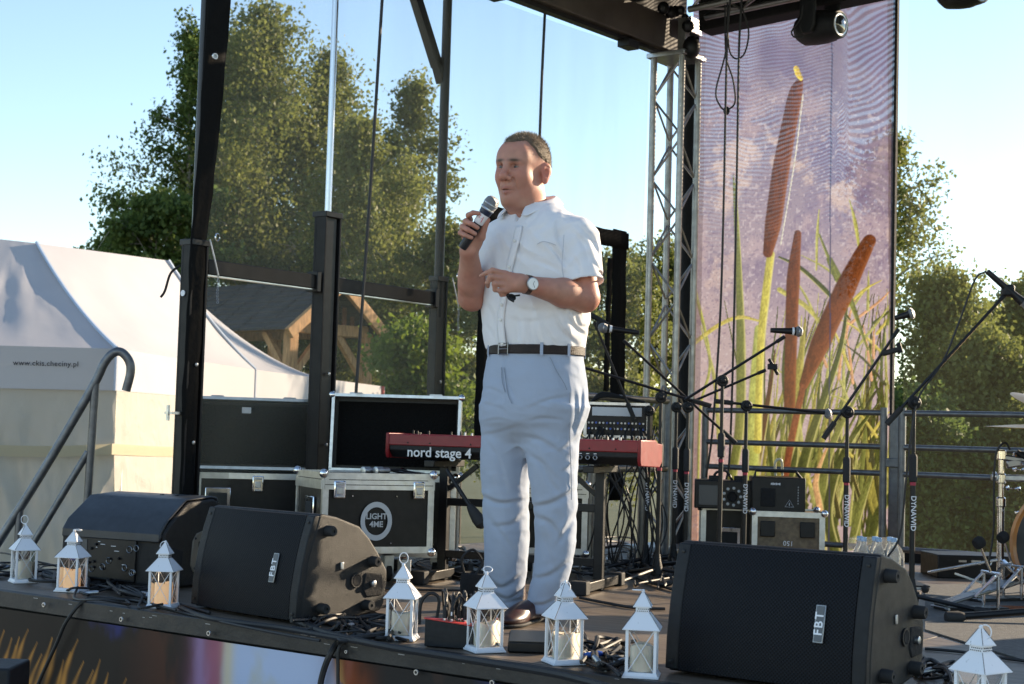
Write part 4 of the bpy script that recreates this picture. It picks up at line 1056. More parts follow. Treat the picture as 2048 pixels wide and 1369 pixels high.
# ================================================================== flight cases
lam = mat('case_laminate', (.011, .010, .0095), .36, spec=.3, var=.25, vscale=30, bump=.08, bscale=400, rvar=.08)
foam = mat('case_foam', (.006, .006, .006), .9, spec=.1, bump=.7, bscale=90)
def latch(parent, c, R):
    def w(p): return V(c) + R @ V(p)
    MB().box(w((0, -.004, 0)), (.052, .010, .075), R=R).build('latch', K['chrome'], parent, bevel=.006)
    q = MB().box(w((0, -.011, -.004)), (.026, .008, .030), R=R); q.box(w((0, -.011, .024)), (.036, .006, .010), R=R); q.box(w((0, -.011, -.030)), (.030, .006, .008), R=R); q.build('latch_tongue', K['steel'], parent, bevel=.002)
def flight_case(label, loc, rz, dims, lid=0., lid_h=None, handles=(), logo=False, lam_m=None, group='flight cases', lid_split=True, casters=True, z0=.10, latches=(.2, .8), no_front=False):
    W, D_, H = dims; r = thing('flight_case', label, 'flight case', loc, rz, group)
    I3 = np.eye(3); a = .028; lm = lam_m or lam
    MB().box((W / 2, D_ / 2, z0 + H / 2), (W - .01, D_ - .01, H - .01)).build('body', lm, r)
    for x in (0, W):
        for y in (0, D_):
            MB().box((x + (a / 2 - .004) * (1 if x == 0 else -1), y + (.001 if y == 0 else -.001), z0 + H / 2), (a, .006, H)).box((x + (.001 if x == 0 else -.001), y + (a / 2 - .004) * (1 if y == 0 else -1), z0 + H / 2), (.006, a, H)).build('corner_profile', K['alu'], r)
            for z in (z0, z0 + H): MB().ball((x, y, z), .020, 10).build('ball_corner', K['chrome'], r)
    for z in (z0, z0 + H):
        s = 1 if z == z0 else -1
        for y in (0, D_): MB().box((W / 2, y, z + s * (a / 2 - .004)), (W - .002, .008, a)).build('edge_profile', K['alu'], r)
        for x in (0, W): MB().box((x, D_ / 2, z + s * (a / 2 - .004)), (.008, D_ - .002, a)).build('edge_profile', K['alu'], r)
    if not lid and lid_split:
        zz = z0 + H * .86
        MB().box((W / 2, -.004, zz), (W - .01, .010, .040)).box((-.004, D_ / 2, zz), (.010, D_ - .01, .040)).box((W + .004, D_ / 2, zz), (.010, D_ - .01, .040)).build('lid_profile', K['alu'], r)
        MB().box((W / 2, -.0095, zz), (W - .01, .002, .003)).build('lid_seam', K['black_cloth'], r)
    zl = z0 + (H * .80 if not lid else H * .86)
    for t in latches: latch(r, (W * t, -.008, zl), I3)
    for side, t, zc in handles:
        if side == 'L':
            MB().box((-.003, D_ * t, z0 + H * zc), (.008, .12, .115)).build('handle_dish', K['chrome'], r, bevel=.010)
            MB().box((-.008, D_ * t, z0 + H * zc - .004), (.006, .085, .075)).build('handle_grip', K['rubber'], r, bevel=.006)
        else:
            MB().box((W * t, -.003, z0 + H * zc), (.12, .008, .115)).build('handle_dish', K['chrome'], r, bevel=.010)
            MB().box((W * t, -.008, z0 + H * zc - .004), (.085, .006, .075)).build('handle_grip', K['rubber'], r, bevel=.006)
    if lid:
        # lid stands open behind the rear top edge, leaning back
        ln = lid_h; th = math.radians(lid); e = V((0, math.sin(th), math.cos(th))); nrm = V((0, -math.cos(th), math.sin(th)))
        base = V((W / 2, D_ - .01, z0 + H + .012))
        Rm = np.stack([V((1, 0, 0)), -nrm, e], 1)
        L_ = MB().box(base + e * ln / 2 - nrm * .012, (W - .02, .012, ln - .01), R=Rm).build('lid', lm, r)
        MB().box(base + e * ln / 2 - nrm * .003, (W - .05, .010, ln - .05), R=Rm).build('lid_foam', foam, L_)
        for s in (-1, 1): MB().box(base + e * ln / 2 + V((s * (W / 2 - .006), 0, 0)) + nrm * .018, (.014, .085, ln), R=Rm).build('lid_profile', K['alu'], L_)
        for s in (0, 1): MB().box(base + e * ln * s + nrm * .018, (W, .085, .014), R=Rm).build('lid_profile', K['alu'], L_)
        for s in (-1, 1): MB().ball(base + e * ln + V((s * W / 2, 0, 0)) + nrm * .05, .018, 10).build('ball_corner', K['chrome'], L_)
        for s in (-.32, .3): MB().box(base + e * (ln + .010) + V((s * W, 0, 0)) + nrm * .03, (.06, .04, .010), R=Rm).build('lid_catch', K['steel'], L_)
        MB().box((W / 2, D_ / 2, z0 + H - .004), (W - .06, D_ - .06, .02)).build('inner_foam', foam, r)
    if logo:
        c_ = V((W * .48, -.0065, z0 + H * .40)); wm = mat('logo_grey', (.50, .51, .52), .6)
        v_, f_ = [], []
        for k in range(40):
            an = 2 * math.pi * k / 40
            for q in (.083, .060): v_.append(c_ + V((q * math.cos(an) * .86, 0, q * math.sin(an))))
        for k in range(40): j = (k + 1) % 40; f_.append((2 * k, 2 * k + 1, 2 * j + 1, 2 * j))
        MB().add(v_, f_).build('logo_ring', wm, r)
        text_mesh('logo_lettering', 'LIGHT\n4ME', .034, wm, r, basis(c_ + V((0, -.0005, 0)), (1, 0, 0), (0, 0, 1)) @ Matrix.Translation((0, .003, 0)), extrude=.0003, bold=.0009)
        for x, z in ((.26, .72), (.66, .72), (.62, .12)): MB().lathe([(.004, 0), (.002, .003)], 8, (W * x, -.006, z0 + H * z), (0, -1, 0)).build('rivet', K['chrome'], r)
    if casters:
        for x in (.09, W - .09):
            for y in (.09, D_ - .09):
                MB().lathe([(.036, -.013), (.040, -.010), (.040, .010), (.036, .013)], 14, (x, y, .040), (1, 0, 0)).build('caster_wheel', K['rubber'], r)
                MB().box((x, y, .075), (.045, .05, z0 - .066)).build('caster_fork', K['steel'], r, bevel=.003)
    return r
a = 24
p = on_z(642, 1106, .155)
fc = flight_case('closed black flight case with a round grey logo on its front', (p[0], p[1], 0), AZ + math.radians(a), (.50, .40, .335), z0=.155, handles=(('L', .45, .52),), logo=True, latches=(.14, .86))
p = dp(642, 1000, 7.1)
flight_case('open black flight case standing behind the logo case, its wide lid raised', (p[0], p[1], 0), AZ - .03, (.625, .28, .37), z0=.10, lid=5, lid_h=.36, latches=())
p = dp(388, 1060, 7.15)
fc2 = flight_case('open black flight case at the left, its lid leaning on the first post', (p[0], p[1], 0), AZ + math.radians(14), (.575, .36, .325), z0=.13, lid=8, lid_h=.345, handles=(('L', .5, .70), ('F', .18, .62)), latches=(.5,))
MB().box((.25, .385, .76), (.045, .004, .03)).build('paper_label', K['white_paint'], fc2)
p = on_z(905, 1100, .12)
flight_case('low closed flight case behind the keyboard stand', (p[0] + .1, p[1] + .35, 0), AZ + .05, (.36, .40, .34), latches=(.75,))
# two cable connectors lying on the open case
for i, (px, lb) in enumerate(((735, 'left grey cable connector lying on the closed logo case'), (760, 'right grey cable connector lying on the closed logo case'))):
    q = dp(px, 942, 6.75); r = thing('cable_connector', lb, 'connector', q, AZ + .2, 'connectors on the logo case')
    MB().lathe([(.012, -.03), (.018, -.028), (.018, .01), (.014, .014), (.014, .05)], 14, (0, 0, .0), (.8, .6, 0)).build('shell', K['steel'], r)
    MB().tube(spline([(.04, .03, 0), (.09, .06, .005), (.15, .06, -.005), (.20, .02, -.01)]), .006, 6).build('lead', K['cable'], r)
# cases below the fog machines
raw = mat('worn_laminate', (.20, .15, .09), .6, var=.5, vscale=40, col2=(.10, .075, .05), bump=.3, bscale=80)
p = on_z(1500, 1142, .02)
c1 = flight_case('worn brown flight case with upside-down lettering under the fog machine', (p[0], p[1] + .02, 0), AZ - .10, (.36, .40, .30), lam_m=raw, lid_split=False, latches=(), casters=False, z0=.02)
p = on_z(1392, 1128, .02)
c2 = flight_case('dark flight case with a silver handle left of the worn brown case', (p[0], p[1] + .05, 0), AZ - .10, (.33, .40, .31), lid_split=False, latches=(), handles=(('F', .45, .45),), casters=False, z0=.02)
for x in (.075, .275): MB().box((x, -.006, .235), (.075, .010, .08)).build('corner_dish', K['black_metal'], c1, bevel=.004)
text_mesh('case_lettering', 'COMETLER E', .042, K['white_paint'], c1, basis((.18, -.006, .115), (-1, 0, .04), (0, 0, -1)), extrude=.0004)
text_mesh('case_lettering', '150', .035, K['white_paint'], c1, basis((.18, -.006, .165), (-1, 0, .04), (0, 0, -1)), extrude=.0004)

# fog machines
def fog(label, px, py, d, dims, rz, kind):
    q = dp(px, py, d); r = thing('fog_machine', label, 'fog machine', q, rz, 'fog machines on the flight cases')
    W, D_, H = dims
    MB().box((W / 2, D_ / 2, H / 2 + .012), (W, D_, H)).build('housing', K['black_metal'], r, bevel=.006)
    for x in (.03, W - .03):
        for y in (.04, D_ - .04): MB().lathe([(.012, 0), (.010, .014)], 10, (x, y, 0)).build('foot', K['rubber'], r)
    if kind == 0:
        for k in range(9):
            an = k / 9 * 2 * math.pi
            MB().lathe([(.0085, 0), (.007, .004), (.002, .006)], 10, (W * .60 + .045 * math.cos(an), -.001, H * .52 + .045 * math.sin(an)), (0, -1, 0)).build('led_lens', mat('led_lens', (.55, .56, .55), .2), r)
        MB().lathe([(.028, 0), (.024, .012), (.020, .004)], 18, (W * .60, -.001, H * .52), (0, -1, 0)).build('nozzle', K['black_cloth'], r)
        MB().box((W * .22, -.004, H * .55), (W * .30, .006, H * .7)).build('side_plate', mat('plate_lightgrey', (.09, .09, .09), .4), r, bevel=.002)
        MB().tube(spline([(W * .28, .05, H), (W * .34, .03, H + .05), (W * .5, .03, H + .06), (W * .62, .05, H)]), .007, 8).build('handle', K['cable'], r)
        MB().box((W * .33, .05, H + .02), (.07, .06, .03)).box((W * .72, .06, H + .022), (.06, .06, .03)).build('bracket_knob', K['black_plastic'], r, bevel=.004)
    else:
        MB().box((W * .30, -.003, H * .50), (.075, .008, .095)).build('vent_recess', K['black_cloth'], r, bevel=.003)
        MB().tube([(W * .05, .05, H), (W * .08, .05, H + .045), (W * .82, .05, H + .045), (W * .95, .05, H)], .009, 8).build('handle', K['black_metal'], r)
        tri = [V((W * .62 + x, -.0015, H * .25 + z)) for x, z in ((0, 0), (.044, 0), (.022, .036))]
        MB().tube(tri, .0016, 4, closed=True).build('warning_triangle', K['white_paint'], r)
        MB().box((W * .62 + .022, -.0015, H * .25 + .014), (.003, .002, .014)).build('triangle_mark', K['white_paint'], r)
        for k in range(6): MB().box((W * .36 + k * .0085, -.0015, H * .88), (.006, .002, .012 if k % 2 else .009)).build('print_mark', K['white_paint'], r)
        for k in range(7): MB().box((W * .86, -.0015, H * .35 + k * .014), (.004, .002, .004)).build('print_mark', K['white_paint'], r)
        MB().tube(spline([(W * .45, .06, H + .02), (W * .44, .05, H + .09), (W * .55, .05, H + .10), (W * .58, .06, H + .02)]), .007, 8).build('hose', mat('hose_clear', (.55, .50, .36), .3), r)
fog('small black fog machine with a ring of lamps on the dark case', 1388, 1021, 8.05, (.33, .22, .15), AZ - .12, 0)
fog('large black fog machine with a warning triangle on the worn case', 1503, 1030, 7.9, (.275, .3, .185), AZ - .10, 1)

# ================================================================== keyboard on its stand
red = mat('keyboard_red', (.20, .006, .012), .42, rvar=.08, var=.1)
KL = dp(772, 915, 7.0); kb_rz = AZ - math.radians(21)
kb = thing('stage_keyboard', 'red and black stage keyboard seen from behind the man', 'keyboard', (KL[0], KL[1], .552), kb_rz)
W_, D_, H_ = 1.215, .334, .112
MB().prism([(0, .04), (.03, .008), (.30, .0), (D_, .02), (D_, .095), (.25, .095), (.23, H_), (0, H_)], lambda u, v, t: (t, u, v), .012, W_ - .012).build('body', K['black_plastic'], kb, bevel=.004)
MB().prism([(-.006, .062), (-.004, H_ + .002), (.23, H_ + .003), (.24, .105), (.10, .10), (.06, .062)], lambda u, v, t: (t, u, v), .010, W_ - .010).build('top_shell', red, kb, bevel=.004)
for x in (0, W_ - .016):
    MB().prism([(-.012, .03), (.0, .004), (.3, -.004), (D_ + .008, .02), (D_ + .008, .10), (.26, .105), (.235, H_ + .006), (-.010, H_ + .006)], lambda u, v, t: (t, u, v), x, x + .016).build('end_cheek', red, kb, bevel=.004)
text_mesh('maker_lettering', 'nord stage 4', .063, mat('letter_white', (.75, .76, .77), .5), kb, basis((.265, -.0015, .032), (1, 0, 0), (0, 0, 1)), extrude=.0006, bold=.0008)
for x in (.11, .22, .42, .86, .98, 1.1, 1.2): MB().lathe([(.004, 0), (.003, .003)], 8, (x, -.006, .075), (0, -1, 0)).build('screw', K['black_metal'], kb)
for k in range(10):
    x = .70 + k * .034
    MB().ring((x, -.001, .035), .0085, .0022, (0, 1, 0), 12, 5).build('jack_socket', K['steel'], kb)
    MB().box((x, -.0012, .052), (.014, .001, .0025)).build('print_mark', K['white_paint'], kb)
rr = random.Random(3)
for k in range(46):
    x = .08 + rr.random() * 1.12
    MB().lathe([(.006, 0), (.005, rr.uniform(.008, .020))], 8, (x, .05 + rr.random() * .14, H_ + .002)).build('control_knob', K['steel'] if k % 4 == 0 else K['black_plastic'], kb)
kg = MB()
ks = thing('keyboard_stand', 'black square tube stand carrying the red keyboard', 'stand', (KL[0], KL[1], 0), kb_rz)
for x in (.23, .985):
    MB().box((x, .16, .27), (.042, .042, .54)).build('leg', K['black_metal'], ks, bevel=.003)
    MB().box((x, .16, .03), (.05, .52, .04)).build('foot_bar', K['black_metal'], ks, bevel=.003)
    for y in (-.10, .42): MB().box((x, y, .03), (.075, .06, .06)).build('foot_pad', K['rubber'], ks, bevel=.006)
    MB().box((x, .15, .535), (.05, .36, .03)).build('support_arm', K['black_metal'], ks, bevel=.003)
    MB().beam((x + (.02 if x < .5 else -.02), .16, .42), (x + (.16 if x < .5 else -.16), .16, .53), .02, .02).build('brace', K['black_metal'], ks)
for z in (.36, .12): MB().box((.607, .16, z), (.755, .03, .035)).build('cross_tube', K['black_metal'], ks, bevel=.003)
# rack with mixer behind
rk = thing('equipment_rack', 'open equipment rack with silver corners and patch leads right of the man', 'rack', (*on_z(1172, 1100, 0)[:2], 0), AZ - .15)
q = dp(1170, 870, 8.0); rk.location = (q[0], q[1], 0)
rz0 = q[2]
MB().box((.165, .2, rz0 + .08), (.33, .4, .16)).build('rack_body', K['black_metal'], rk, bevel=.004)
MB().box((.165, -.004, rz0 + .125), (.26, .006, .045)).build('bright_panel', mat('panel_pale', (.55, .58, .62), .3), rk)
for x in (0.0, .33): MB().box((x, -.002, rz0 + .08), (.016, .02, .17)).build('corner_profile', K['alu'], rk)
MB().box((.165, -.002, rz0 + .166), (.34, .02, .014)).box((.165, -.002, rz0 - .006), (.34, .02, .014)).build('edge_profile', K['alu'], rk)
for k in range(16):
    for j in range(2): MB().lathe([(.006, 0), (.005, .014)], 8, (.02 + k * .019, -.006, rz0 + .035 + j * .03), (0, -1, 0)).build('patch_plug', K['steel'] if (k + j) % 3 else mat('plug_b', (.05, .12, .5), .4), rk)
for x in (.03, .30): MB().tube([(x, .05, 0), (x, .05, rz0)], .02, 10).build('leg', K['alu_tube'], rk)
for x in (.03, .30): MB().tube([(x, .36, 0), (x, .36, rz0)], .02, 10).build('leg', K['alu_tube'], rk)
rr = random.Random(5)
for k in range(26):
    x0 = .02 + rr.random() * .36; z0 = rz0 + rr.uniform(-.02, .06)
    x1 = x0 + rr.uniform(-.15, .2)
    MB().tube(spline([(x0, -.02, z0), (x0 + rr.uniform(-.03, .03), -.06 - rr.random() * .05, z0 - .12), (x1 + rr.uniform(-.08, .08), -.04 - rr.random() * .1, rr.uniform(.15, .4)), (x1, -.05 - rr.random() * .15, rr.uniform(.01, .05))], 6), .0042, 5).build('patch_lead', K['cable'], rk)
for k in range(3): MB().tube(spline([(.02, .1, rz0 + .175), (.08, .08, rz0 + .205 + .01 * k), (.2, .09, rz0 + .20), (.3, .12, rz0 + .18)], 6), .008, 6).build('top_cable', K['cable'], rk)

# ================================================================== lanterns and candles
lan_m = bpy.data.materials.new('distressed_white'); lan_m.use_nodes = True
def _lan(mt):
    nt = mt.node_tree; n, l = nt.nodes, nt.links; b = n['Principled BSDF']
    tc = n.new('ShaderNodeTexCoord'); ge = n.new('ShaderNodeNewGeometry')
    nz = n.new('ShaderNodeTexNoise'); nz.inputs['Scale'].default_value = 55; nz.inputs['Detail'].default_value = 6; nz.inputs['Roughness'].default_value = .7
    mp = n.new('ShaderNodeMapping'); mp.inputs['Scale'].default_value = (1, 1, .35)
    l.new(tc.outputs['Object'], mp.inputs[0]); l.new(mp.outputs[0], nz.inputs[0])
    cr = n.new('ShaderNodeValToRGB'); e = cr.color_ramp.elements
    e[0].position = .27; e[0].color = (.12, .12, .13, 1); e[1].position = .36; e[1].color = (.78, .80, .84, 1)
    l.new(nz.outputs[0], cr.inputs[0]); l.new(cr.outputs[0], b.inputs['Base Color'])
    b.inputs['Roughness'].default_value = .5
_lan(lan_m)
glass_m = bpy.data.materials.new('lantern_glass'); glass_m.use_nodes = True
def _gl(mt):
    nt = mt.node_tree; n, l = nt.nodes, nt.links; out = n['Material Output']; n.remove(n['Principled BSDF'])
    t = n.new('ShaderNodeBsdfTransparent'); g = n.new('ShaderNodeBsdfGlossy'); g.inputs['Roughness'].default_value = .04
    fr = n.new('ShaderNodeFresnel'); fr.inputs[0].default_value = 1.45
    mx = n.new('ShaderNodeMixShader'); l.new(fr.outputs[0], mx.inputs[0]); l.new(t.outputs[0], mx.inputs[1]); l.new(g.outputs[0], mx.inputs[2]); l.new(mx.outputs[0], out.inputs[0])
_gl(glass_m)
seam_m = mat('rubbed_seam', (.10, .10, .105), .6)
def make_lantern():
    r = thing('lantern', 'x', 'lantern', group='white metal lanterns along the stage edge')
    b = .052
    MB().frustum(0, .124, .006, .124).frustum(.006, .118, .016, .108).build('base', lan_m, r, bevel=.0015)
    for sx in (-1, 1):
        for sy in (-1, 1): MB().box((sx * (b - .0045), sy * (b - .0045), .076), (.0105, .0105, .122)).build('corner_post', lan_m, r, bevel=.001)
    for k in range(4):
        a = k * math.pi / 2; ca, sa = math.cos(a), math.sin(a)
        T = lambda x, y, z: (x * ca - y * sa, x * sa + y * ca, z)
        MB().add([T(x, -b + .0085, z) for x, z in ((-.043, .017), (.043, .017), (.043, .134), (-.043, .134))], [(0, 1, 2, 3)]).build('pane', glass_m, r)
        for s in (-1, 1):
            MB().tube([T(-.0415 * s, -b + .003, .020), T(.0415 * s, -b + .003, .131)], .0014, 5).build('cross_wire', lan_m, r)
    MB().frustum(.135, .128, .138, .128).frustum(.138, .127, .182, .050).build('roof', lan_m, r, bevel=.001)
    for sx in (-1, 1):
        for sy in (-1, 1): MB().tube([(sx * .0635, sy * .0635, .1385), (sx * .025, sy * .025, .1825)], .0011, 4).tube([(sx * .0305, sy * .0305, .2005), (sx * .006, sy * .006, .2375)], .0011, 4).build('rubbed_seam', seam_m, r)
    MB().frustum(.182, .045, .197, .045).build('neck', lan_m, r)
    h = MB()
    for k in range(4):
        a = k * math.pi / 2; ca, sa = math.cos(a), math.sin(a)
        for j in range(6):
            for z in (.186, .192):
                x = -.017 + j * .0068 + (.0034 if z > .19 else 0); y = -.0229
                h.box((x * ca - y * sa, x * sa + y * ca, z), (.0026, .0026, .0026), a)
    h.build('vent_holes', K['black_cloth'], r)
    MB().frustum(.197, .062, .201, .062).frustum(.201, .060, .238, .010).build('cap', lan_m, r, bevel=.001)
    MB().ball((0, 0, .241), .0062, 10).build('finial', lan_m, r)
    return r
lanterns = [ # px, py of the front base corner, yaw, ring lean axis, label
    ((38, 1168), .55, 'a', 'white lantern at the far left end of the stage edge'),
    ((135, 1186), -.20, 'b', 'second white lantern from the left, before the turned loudspeaker'),
    ((319, 1219), -.12, 'c', 'white lantern standing left of the middle loudspeaker'),
    ((800, 1284), -.14, 'c2', 'white lantern just right of the middle loudspeaker, its ring standing up'),
    ((968, 1308), .42, 'd', 'white lantern at the man\'s feet, left of his front shoe'),
    ((1128, 1333), .36, 'e', 'white lantern right of the man\'s shoes'),
    ((1286, 1360), -.16, 'f', 'white lantern touching the left side of the big right loudspeaker'),
    ((1961, 1432), .62, 'g', 'white lantern at the lower right corner, only its roof showing')]
base_l = make_lantern()
wax = mat('candle_wax', (.84, .78, .66), .5, sss=.15, var=.06, vscale=10)
wax_lit = mat('candle_wax_lit', (.80, .66, .44), .5, sss=.3, emit=(1., .55, .25), estr=.16)
cand_lb = ['in the far left lantern', 'in the second lantern from the left, glowing orange', 'in the lantern left of the middle loudspeaker', 'in the lantern right of the middle loudspeaker', 'in the lantern at the man\'s feet', 'in the lantern right of the man\'s shoes', 'in the lantern touching the big loudspeaker', 'in the lantern at the lower right corner']
lan_o = [base_l] + [twin(base_l) for _ in lanterns[1:]]
for i, ((px, py), yaw, ring, lb) in enumerate(lanterns):
    o = lan_o[i]
    p = on_z(px, py) + FW0 * .055
    o.location = (p[0], p[1], .001); rz = AZ + yaw; o.scale = (.84, .84, 1); o.rotation_euler = (0, 0, rz); o['label'] = lb
    if i == 7:
        p = dp(1961, 1345, 3.72); o.location = (p[0], p[1], .001)
    Rz = Matrix.Rotation(-rz, 3, 'Z')
    def loc(v): return np.array(Rz @ Vector(v))
    # bail ring: pose differs from lantern to lantern
    fw, rt, up = loc(FW0), loc(R0), V((0, 0, 1))
    c0 = V((0, 0, .242))
    pose = {'a': (rt * -.4 + up * .9, fw), 'b': (rt, up * .96 + fw * .2), 'c': (rt * -.2 + up * -.9 - fw * .3, fw * .9 + up * .3), 'c2': (up, fw * .6 + rt * .1), 'd': (up * .45 + fw * .9 + rt * .2, up * -.88 + fw * .42), 'e': (up * -.8 - fw * .5, fw * .8 - up * .35), 'f': (rt * -1, up * 1. + fw * .05), 'g': (rt * .5 - up * .7 - fw * .4, fw * .75 + rt * .3)}[ring]
    dirc = pose[0] / np.linalg.norm(pose[0]); ax = pose[1] - dirc * (pose[1] @ dirc); ax /= np.linalg.norm(ax)
    rg = MB().ring(c0 + dirc * .019 + up * .002, .0175, .0017, ax, 26, 6).build('bail_ring', lan_m, o)
    cd = thing('candle', 'cream pillar candle ' + cand_lb[i], 'candle', (p[0], p[1], .0175), rz, 'candles in the lanterns')
    pr = [(.033, 0), (.034, .004), (.034, .068), (.0325, .073), (.029, .072), (.022, .066), (.004, .064)]
    t = MB().lathe(pr, 28)
    rg2 = random.Random(i)
    ph = rg2.random() * 6
    t.v = [(x, y, z + (.005 * math.sin(math.atan2(y, x) * 2 + ph) if z > .06 else 0)) for x, y, z in t.v]
    t.build('wax', wax_lit if i in (1, 2) else wax, cd)
    MB().tube([(0, 0, .055), (.001, 0, .070), (.003, 0, .076)], .0012, 5).build('wick', K['rubber'], cd)

# ================================================================== microphone stands
st_red = mat('stand_red', (.35, .02, .05), .5)
mic_grey = mat('mic_grille', (.32, .32, .33), .42, .8, bump=.8, bscale=900)
def mic_body(root_or_none, a, b, label=None, wire=False, ballr=.024, band=True, loc=None):
    """handheld microphone from tail a to head b"""
    a, b = V(a), V(b); t = b - a; L = np.linalg.norm(t); t /= L
    r = thing('microphone', label, 'microphone', a, 0, 'microphones on the stands')
    MB().lathe([(.010, 0), (.0115, .003), (.0125, L * .15), (.0155, L * .62), (.0185, L * .74), (.021, L * .78)], 14, (0, 0, 0), t).build('handle', K['black_metal'], r)
    if band: MB().lathe([(.0178, L * .66), (.0198, L * .72)], 14, (0, 0, 0), t).build('white_band', K['white_paint'], r)
    MB().lathe([(.021, L * .775), (ballr, L * .82), (ballr * 1.05, L * .88), (ballr * .9, L * .95), (ballr * .55, L * .99), (.003, L)], 16, (0, 0, 0), t).build('grille', mic_grey, r)
    MB().lathe([(ballr * 1.06, L * .855), (ballr * 1.09, L * .87), (ballr * 1.06, L * .885)], 16, (0, 0, 0), t).build('grille_ring', K['steel'], r)
    return r
def stand(label, clutch, d, boom, foot_d=None, az=.4, text=True, legs=True, tail=True, extra=None, dboom=(0, 0), lower=True, legspan=.30):
    c = dp(*clutch, d); o = V((c[0], c[1], 0)); h = c[2]
    r = thing('microphone_stand', label, 'mic stand', o, 0, 'microphone stands')
    MB().tube([(0, 0, .06), (0, 0, h * .62)], .0115, 10).build('lower_tube', K['black_metal'], r)
    MB().tube([(0, 0, h * .60), (0, 0, h)], .0085, 10).build('upper_tube', K['black_metal'], r)
    MB().lathe([(.013, -.055), (.017, -.05), (.017, .05), (.013, .06)], 12, (0, 0, h * .68)).build('height_clutch', K['rubber'], r)
    MB().lathe([(.0122, 0), (.0122, .014)], 12, (0, 0, h * .60)).build('red_ring', st_red, r)
    if text:
        fx, ux = R0, UPV
        text_mesh('tube_lettering', 'DYNAWID', .030, K['white_paint'], r, basis(V((0, 0, h * .60 - .115)) - FW0 * .0122, -UPV, R0), extrude=.0003, bold=.0004)
    if legs:
        MB().lathe([(.028, .03), (.030, .05), (.018, .10), (.014, .13)], 14, (0, 0, 0)).build('leg_hub', K['black_plastic'], r)
        for k in range(3):
            an = az + k * 2 * math.pi / 3; e = V((math.cos(an), math.sin(an), 0))
            MB().tube([e * .02 + V((0, 0, .06)), e * legspan + V((0, 0, .016))], .0095, 8).build('leg', K['black_metal'], r)
            MB().lathe([(.013, -.03), (.0155, -.02), (.0155, .03), (.010, .036)], 10, e * legspan + V((0, 0, .016)), e + V((0, 0, -.13))).build('rubber_foot', K['rubber'], r)
    # boom clutch: round knuckle with a wing knob
    MB().lathe([(.024, -.018), (.028, -.013), (.028, .013), (.024, .018)], 18, (0, 0, h), FW0).build('boom_clutch', K['black_plastic'], r)
    MB().lathe([(.014, .0), (.012, .03), (.006, .034)], 10, V((0, 0, h)) - FW0 * .015, -FW0).build('clutch_knob', K['black_plastic'], r)
    a, b = dp(*boom[0], d + dboom[0]) - o, dp(*boom[1], d + dboom[1]) - o
    MB().tube([a, b], .0068, 8).build('boom', K['black_metal'], r)
    t = (b - a) / np.linalg.norm(b - a)
    if tail: MB().tube([a - t * .005, a + t * .085], .0125, 10).build('boom_weight', K['rubber'], r)
    MB().tube([b - t * .035, b + t * .01], .0095, 8).build('boom_tip', K['black_plastic'], r)
    return r, o
# cluster by the lattice tower (from left to right)
stand('mic stand with its boom rising steeply to the man\'s elbow', (1298, 822), 7.9, ((1268, 838), (1190, 648)), az=.2)
stand('mic stand whose boom slants down to the right from behind the man', (1322, 795), 7.3, ((1420, 812), (1150, 730)), az=.5, text=False, legspan=.32)
s3, o3 = stand('mic stand before the lattice tower with an empty clip on its boom', (1353, 815), 8.0, ((1365, 812), (1528, 742)), az=1.1, tail=False)
MB().box(dp(1545, 734, 8.0) - o3, (.05, .03, .03), AZ).tube([dp(1538, 718, 8.0) - o3, dp(1556, 750, 8.0) - o3], .010, 8).build('mic_clip', K['black_plastic'], s3, bevel=.003)
stand('mic stand whose long boom crosses the tower from upper left to lower right', (1376, 815), 7.7, ((1470, 885), (1250, 684)), az=.8)
stand('tall mic stand left of the two fog machines, its boom pointing right', (1445, 762), 7.2, ((1370, 800), (1566, 676)), az=.1, text=False, tail=False)
s6, o6 = stand('mic stand with a level boom ending in a round microphone', (1493, 812), 7.5, ((1432, 803), (1648, 826)), az=.9)
MB().ball(dp(1656, 828, 7.5) - o6, .022, 12, (.9, .9, 1.2)).build('round_mic', mic_grey, s6)
s7, o7 = stand('mic stand before the banner with a clip and microphone on its boom', (1695, 825), 6.9, ((1648, 876), (1795, 662)), az=.6)
MB().beam(dp(1765, 708, 6.9) - o7, dp(1802, 698, 6.85) - o7, .03, .022).tube([dp(1796, 686, 6.85) - o7, dp(1802, 706, 6.85) - o7], .012, 8).build('spare_clip', K['black_plastic'], s7, bevel=.003)
s8, o8 = stand('mic stand at the right with a long steep boom and hanging cable', (1828, 806), 6.35, ((1775, 847), (2012, 588)), az=.3, legspan=.28)
MB().tube(spline([dp(1972, 543, 6.35) - o8, dp(1950, 560, 6.35) - o8, dp(1920, 640, 6.35) - o8, dp(1885, 725, 6.35) - o8, dp(1840, 790, 6.33) - o8, dp(1825, 850, 6.3) - o8, dp(1812, 960, 6.3) - o8, dp(1800, 1070, 6.3) - o8, dp(1770, 1122, 6.3) - o8], 6), .0042, 6).build('mic_lead', K['cable'], s8)
MB().box(dp(2016, 582, 6.35) - o8, (.05, .045, .05), AZ).build('mic_clip', K['black_plastic'], s8, bevel=.01)
mic_body(None, dp(1278, 666, 7.7), dp(1196, 655, 7.7), 'black microphone with white band left of the lattice tower')
mic_body(None, dp(1541, 661, 7.2), dp(1606, 664, 7.2), 'black microphone with white band before the brown cattails')
mic_body(None, dp(1790, 637, 6.9), dp(1829, 626, 6.86), 'silver headed microphone at the right edge of the banner', band=False)
mic_body(None, dp(1974, 543, 6.35), dp(2065, 622, 6.33), 'slim microphone at the right edge, held on the steep boom', ballr=.016, band=False)
MB().beam(dp(1182, 630, 7.9) - V(0 * o3), dp(1215, 648, 7.9), .03, .03)
c_ = dp(1197, 640, 7.85); cl = thing('mic_holder', 'empty black microphone clip beside the man\'s elbow', 'mic holder', c_, AZ)
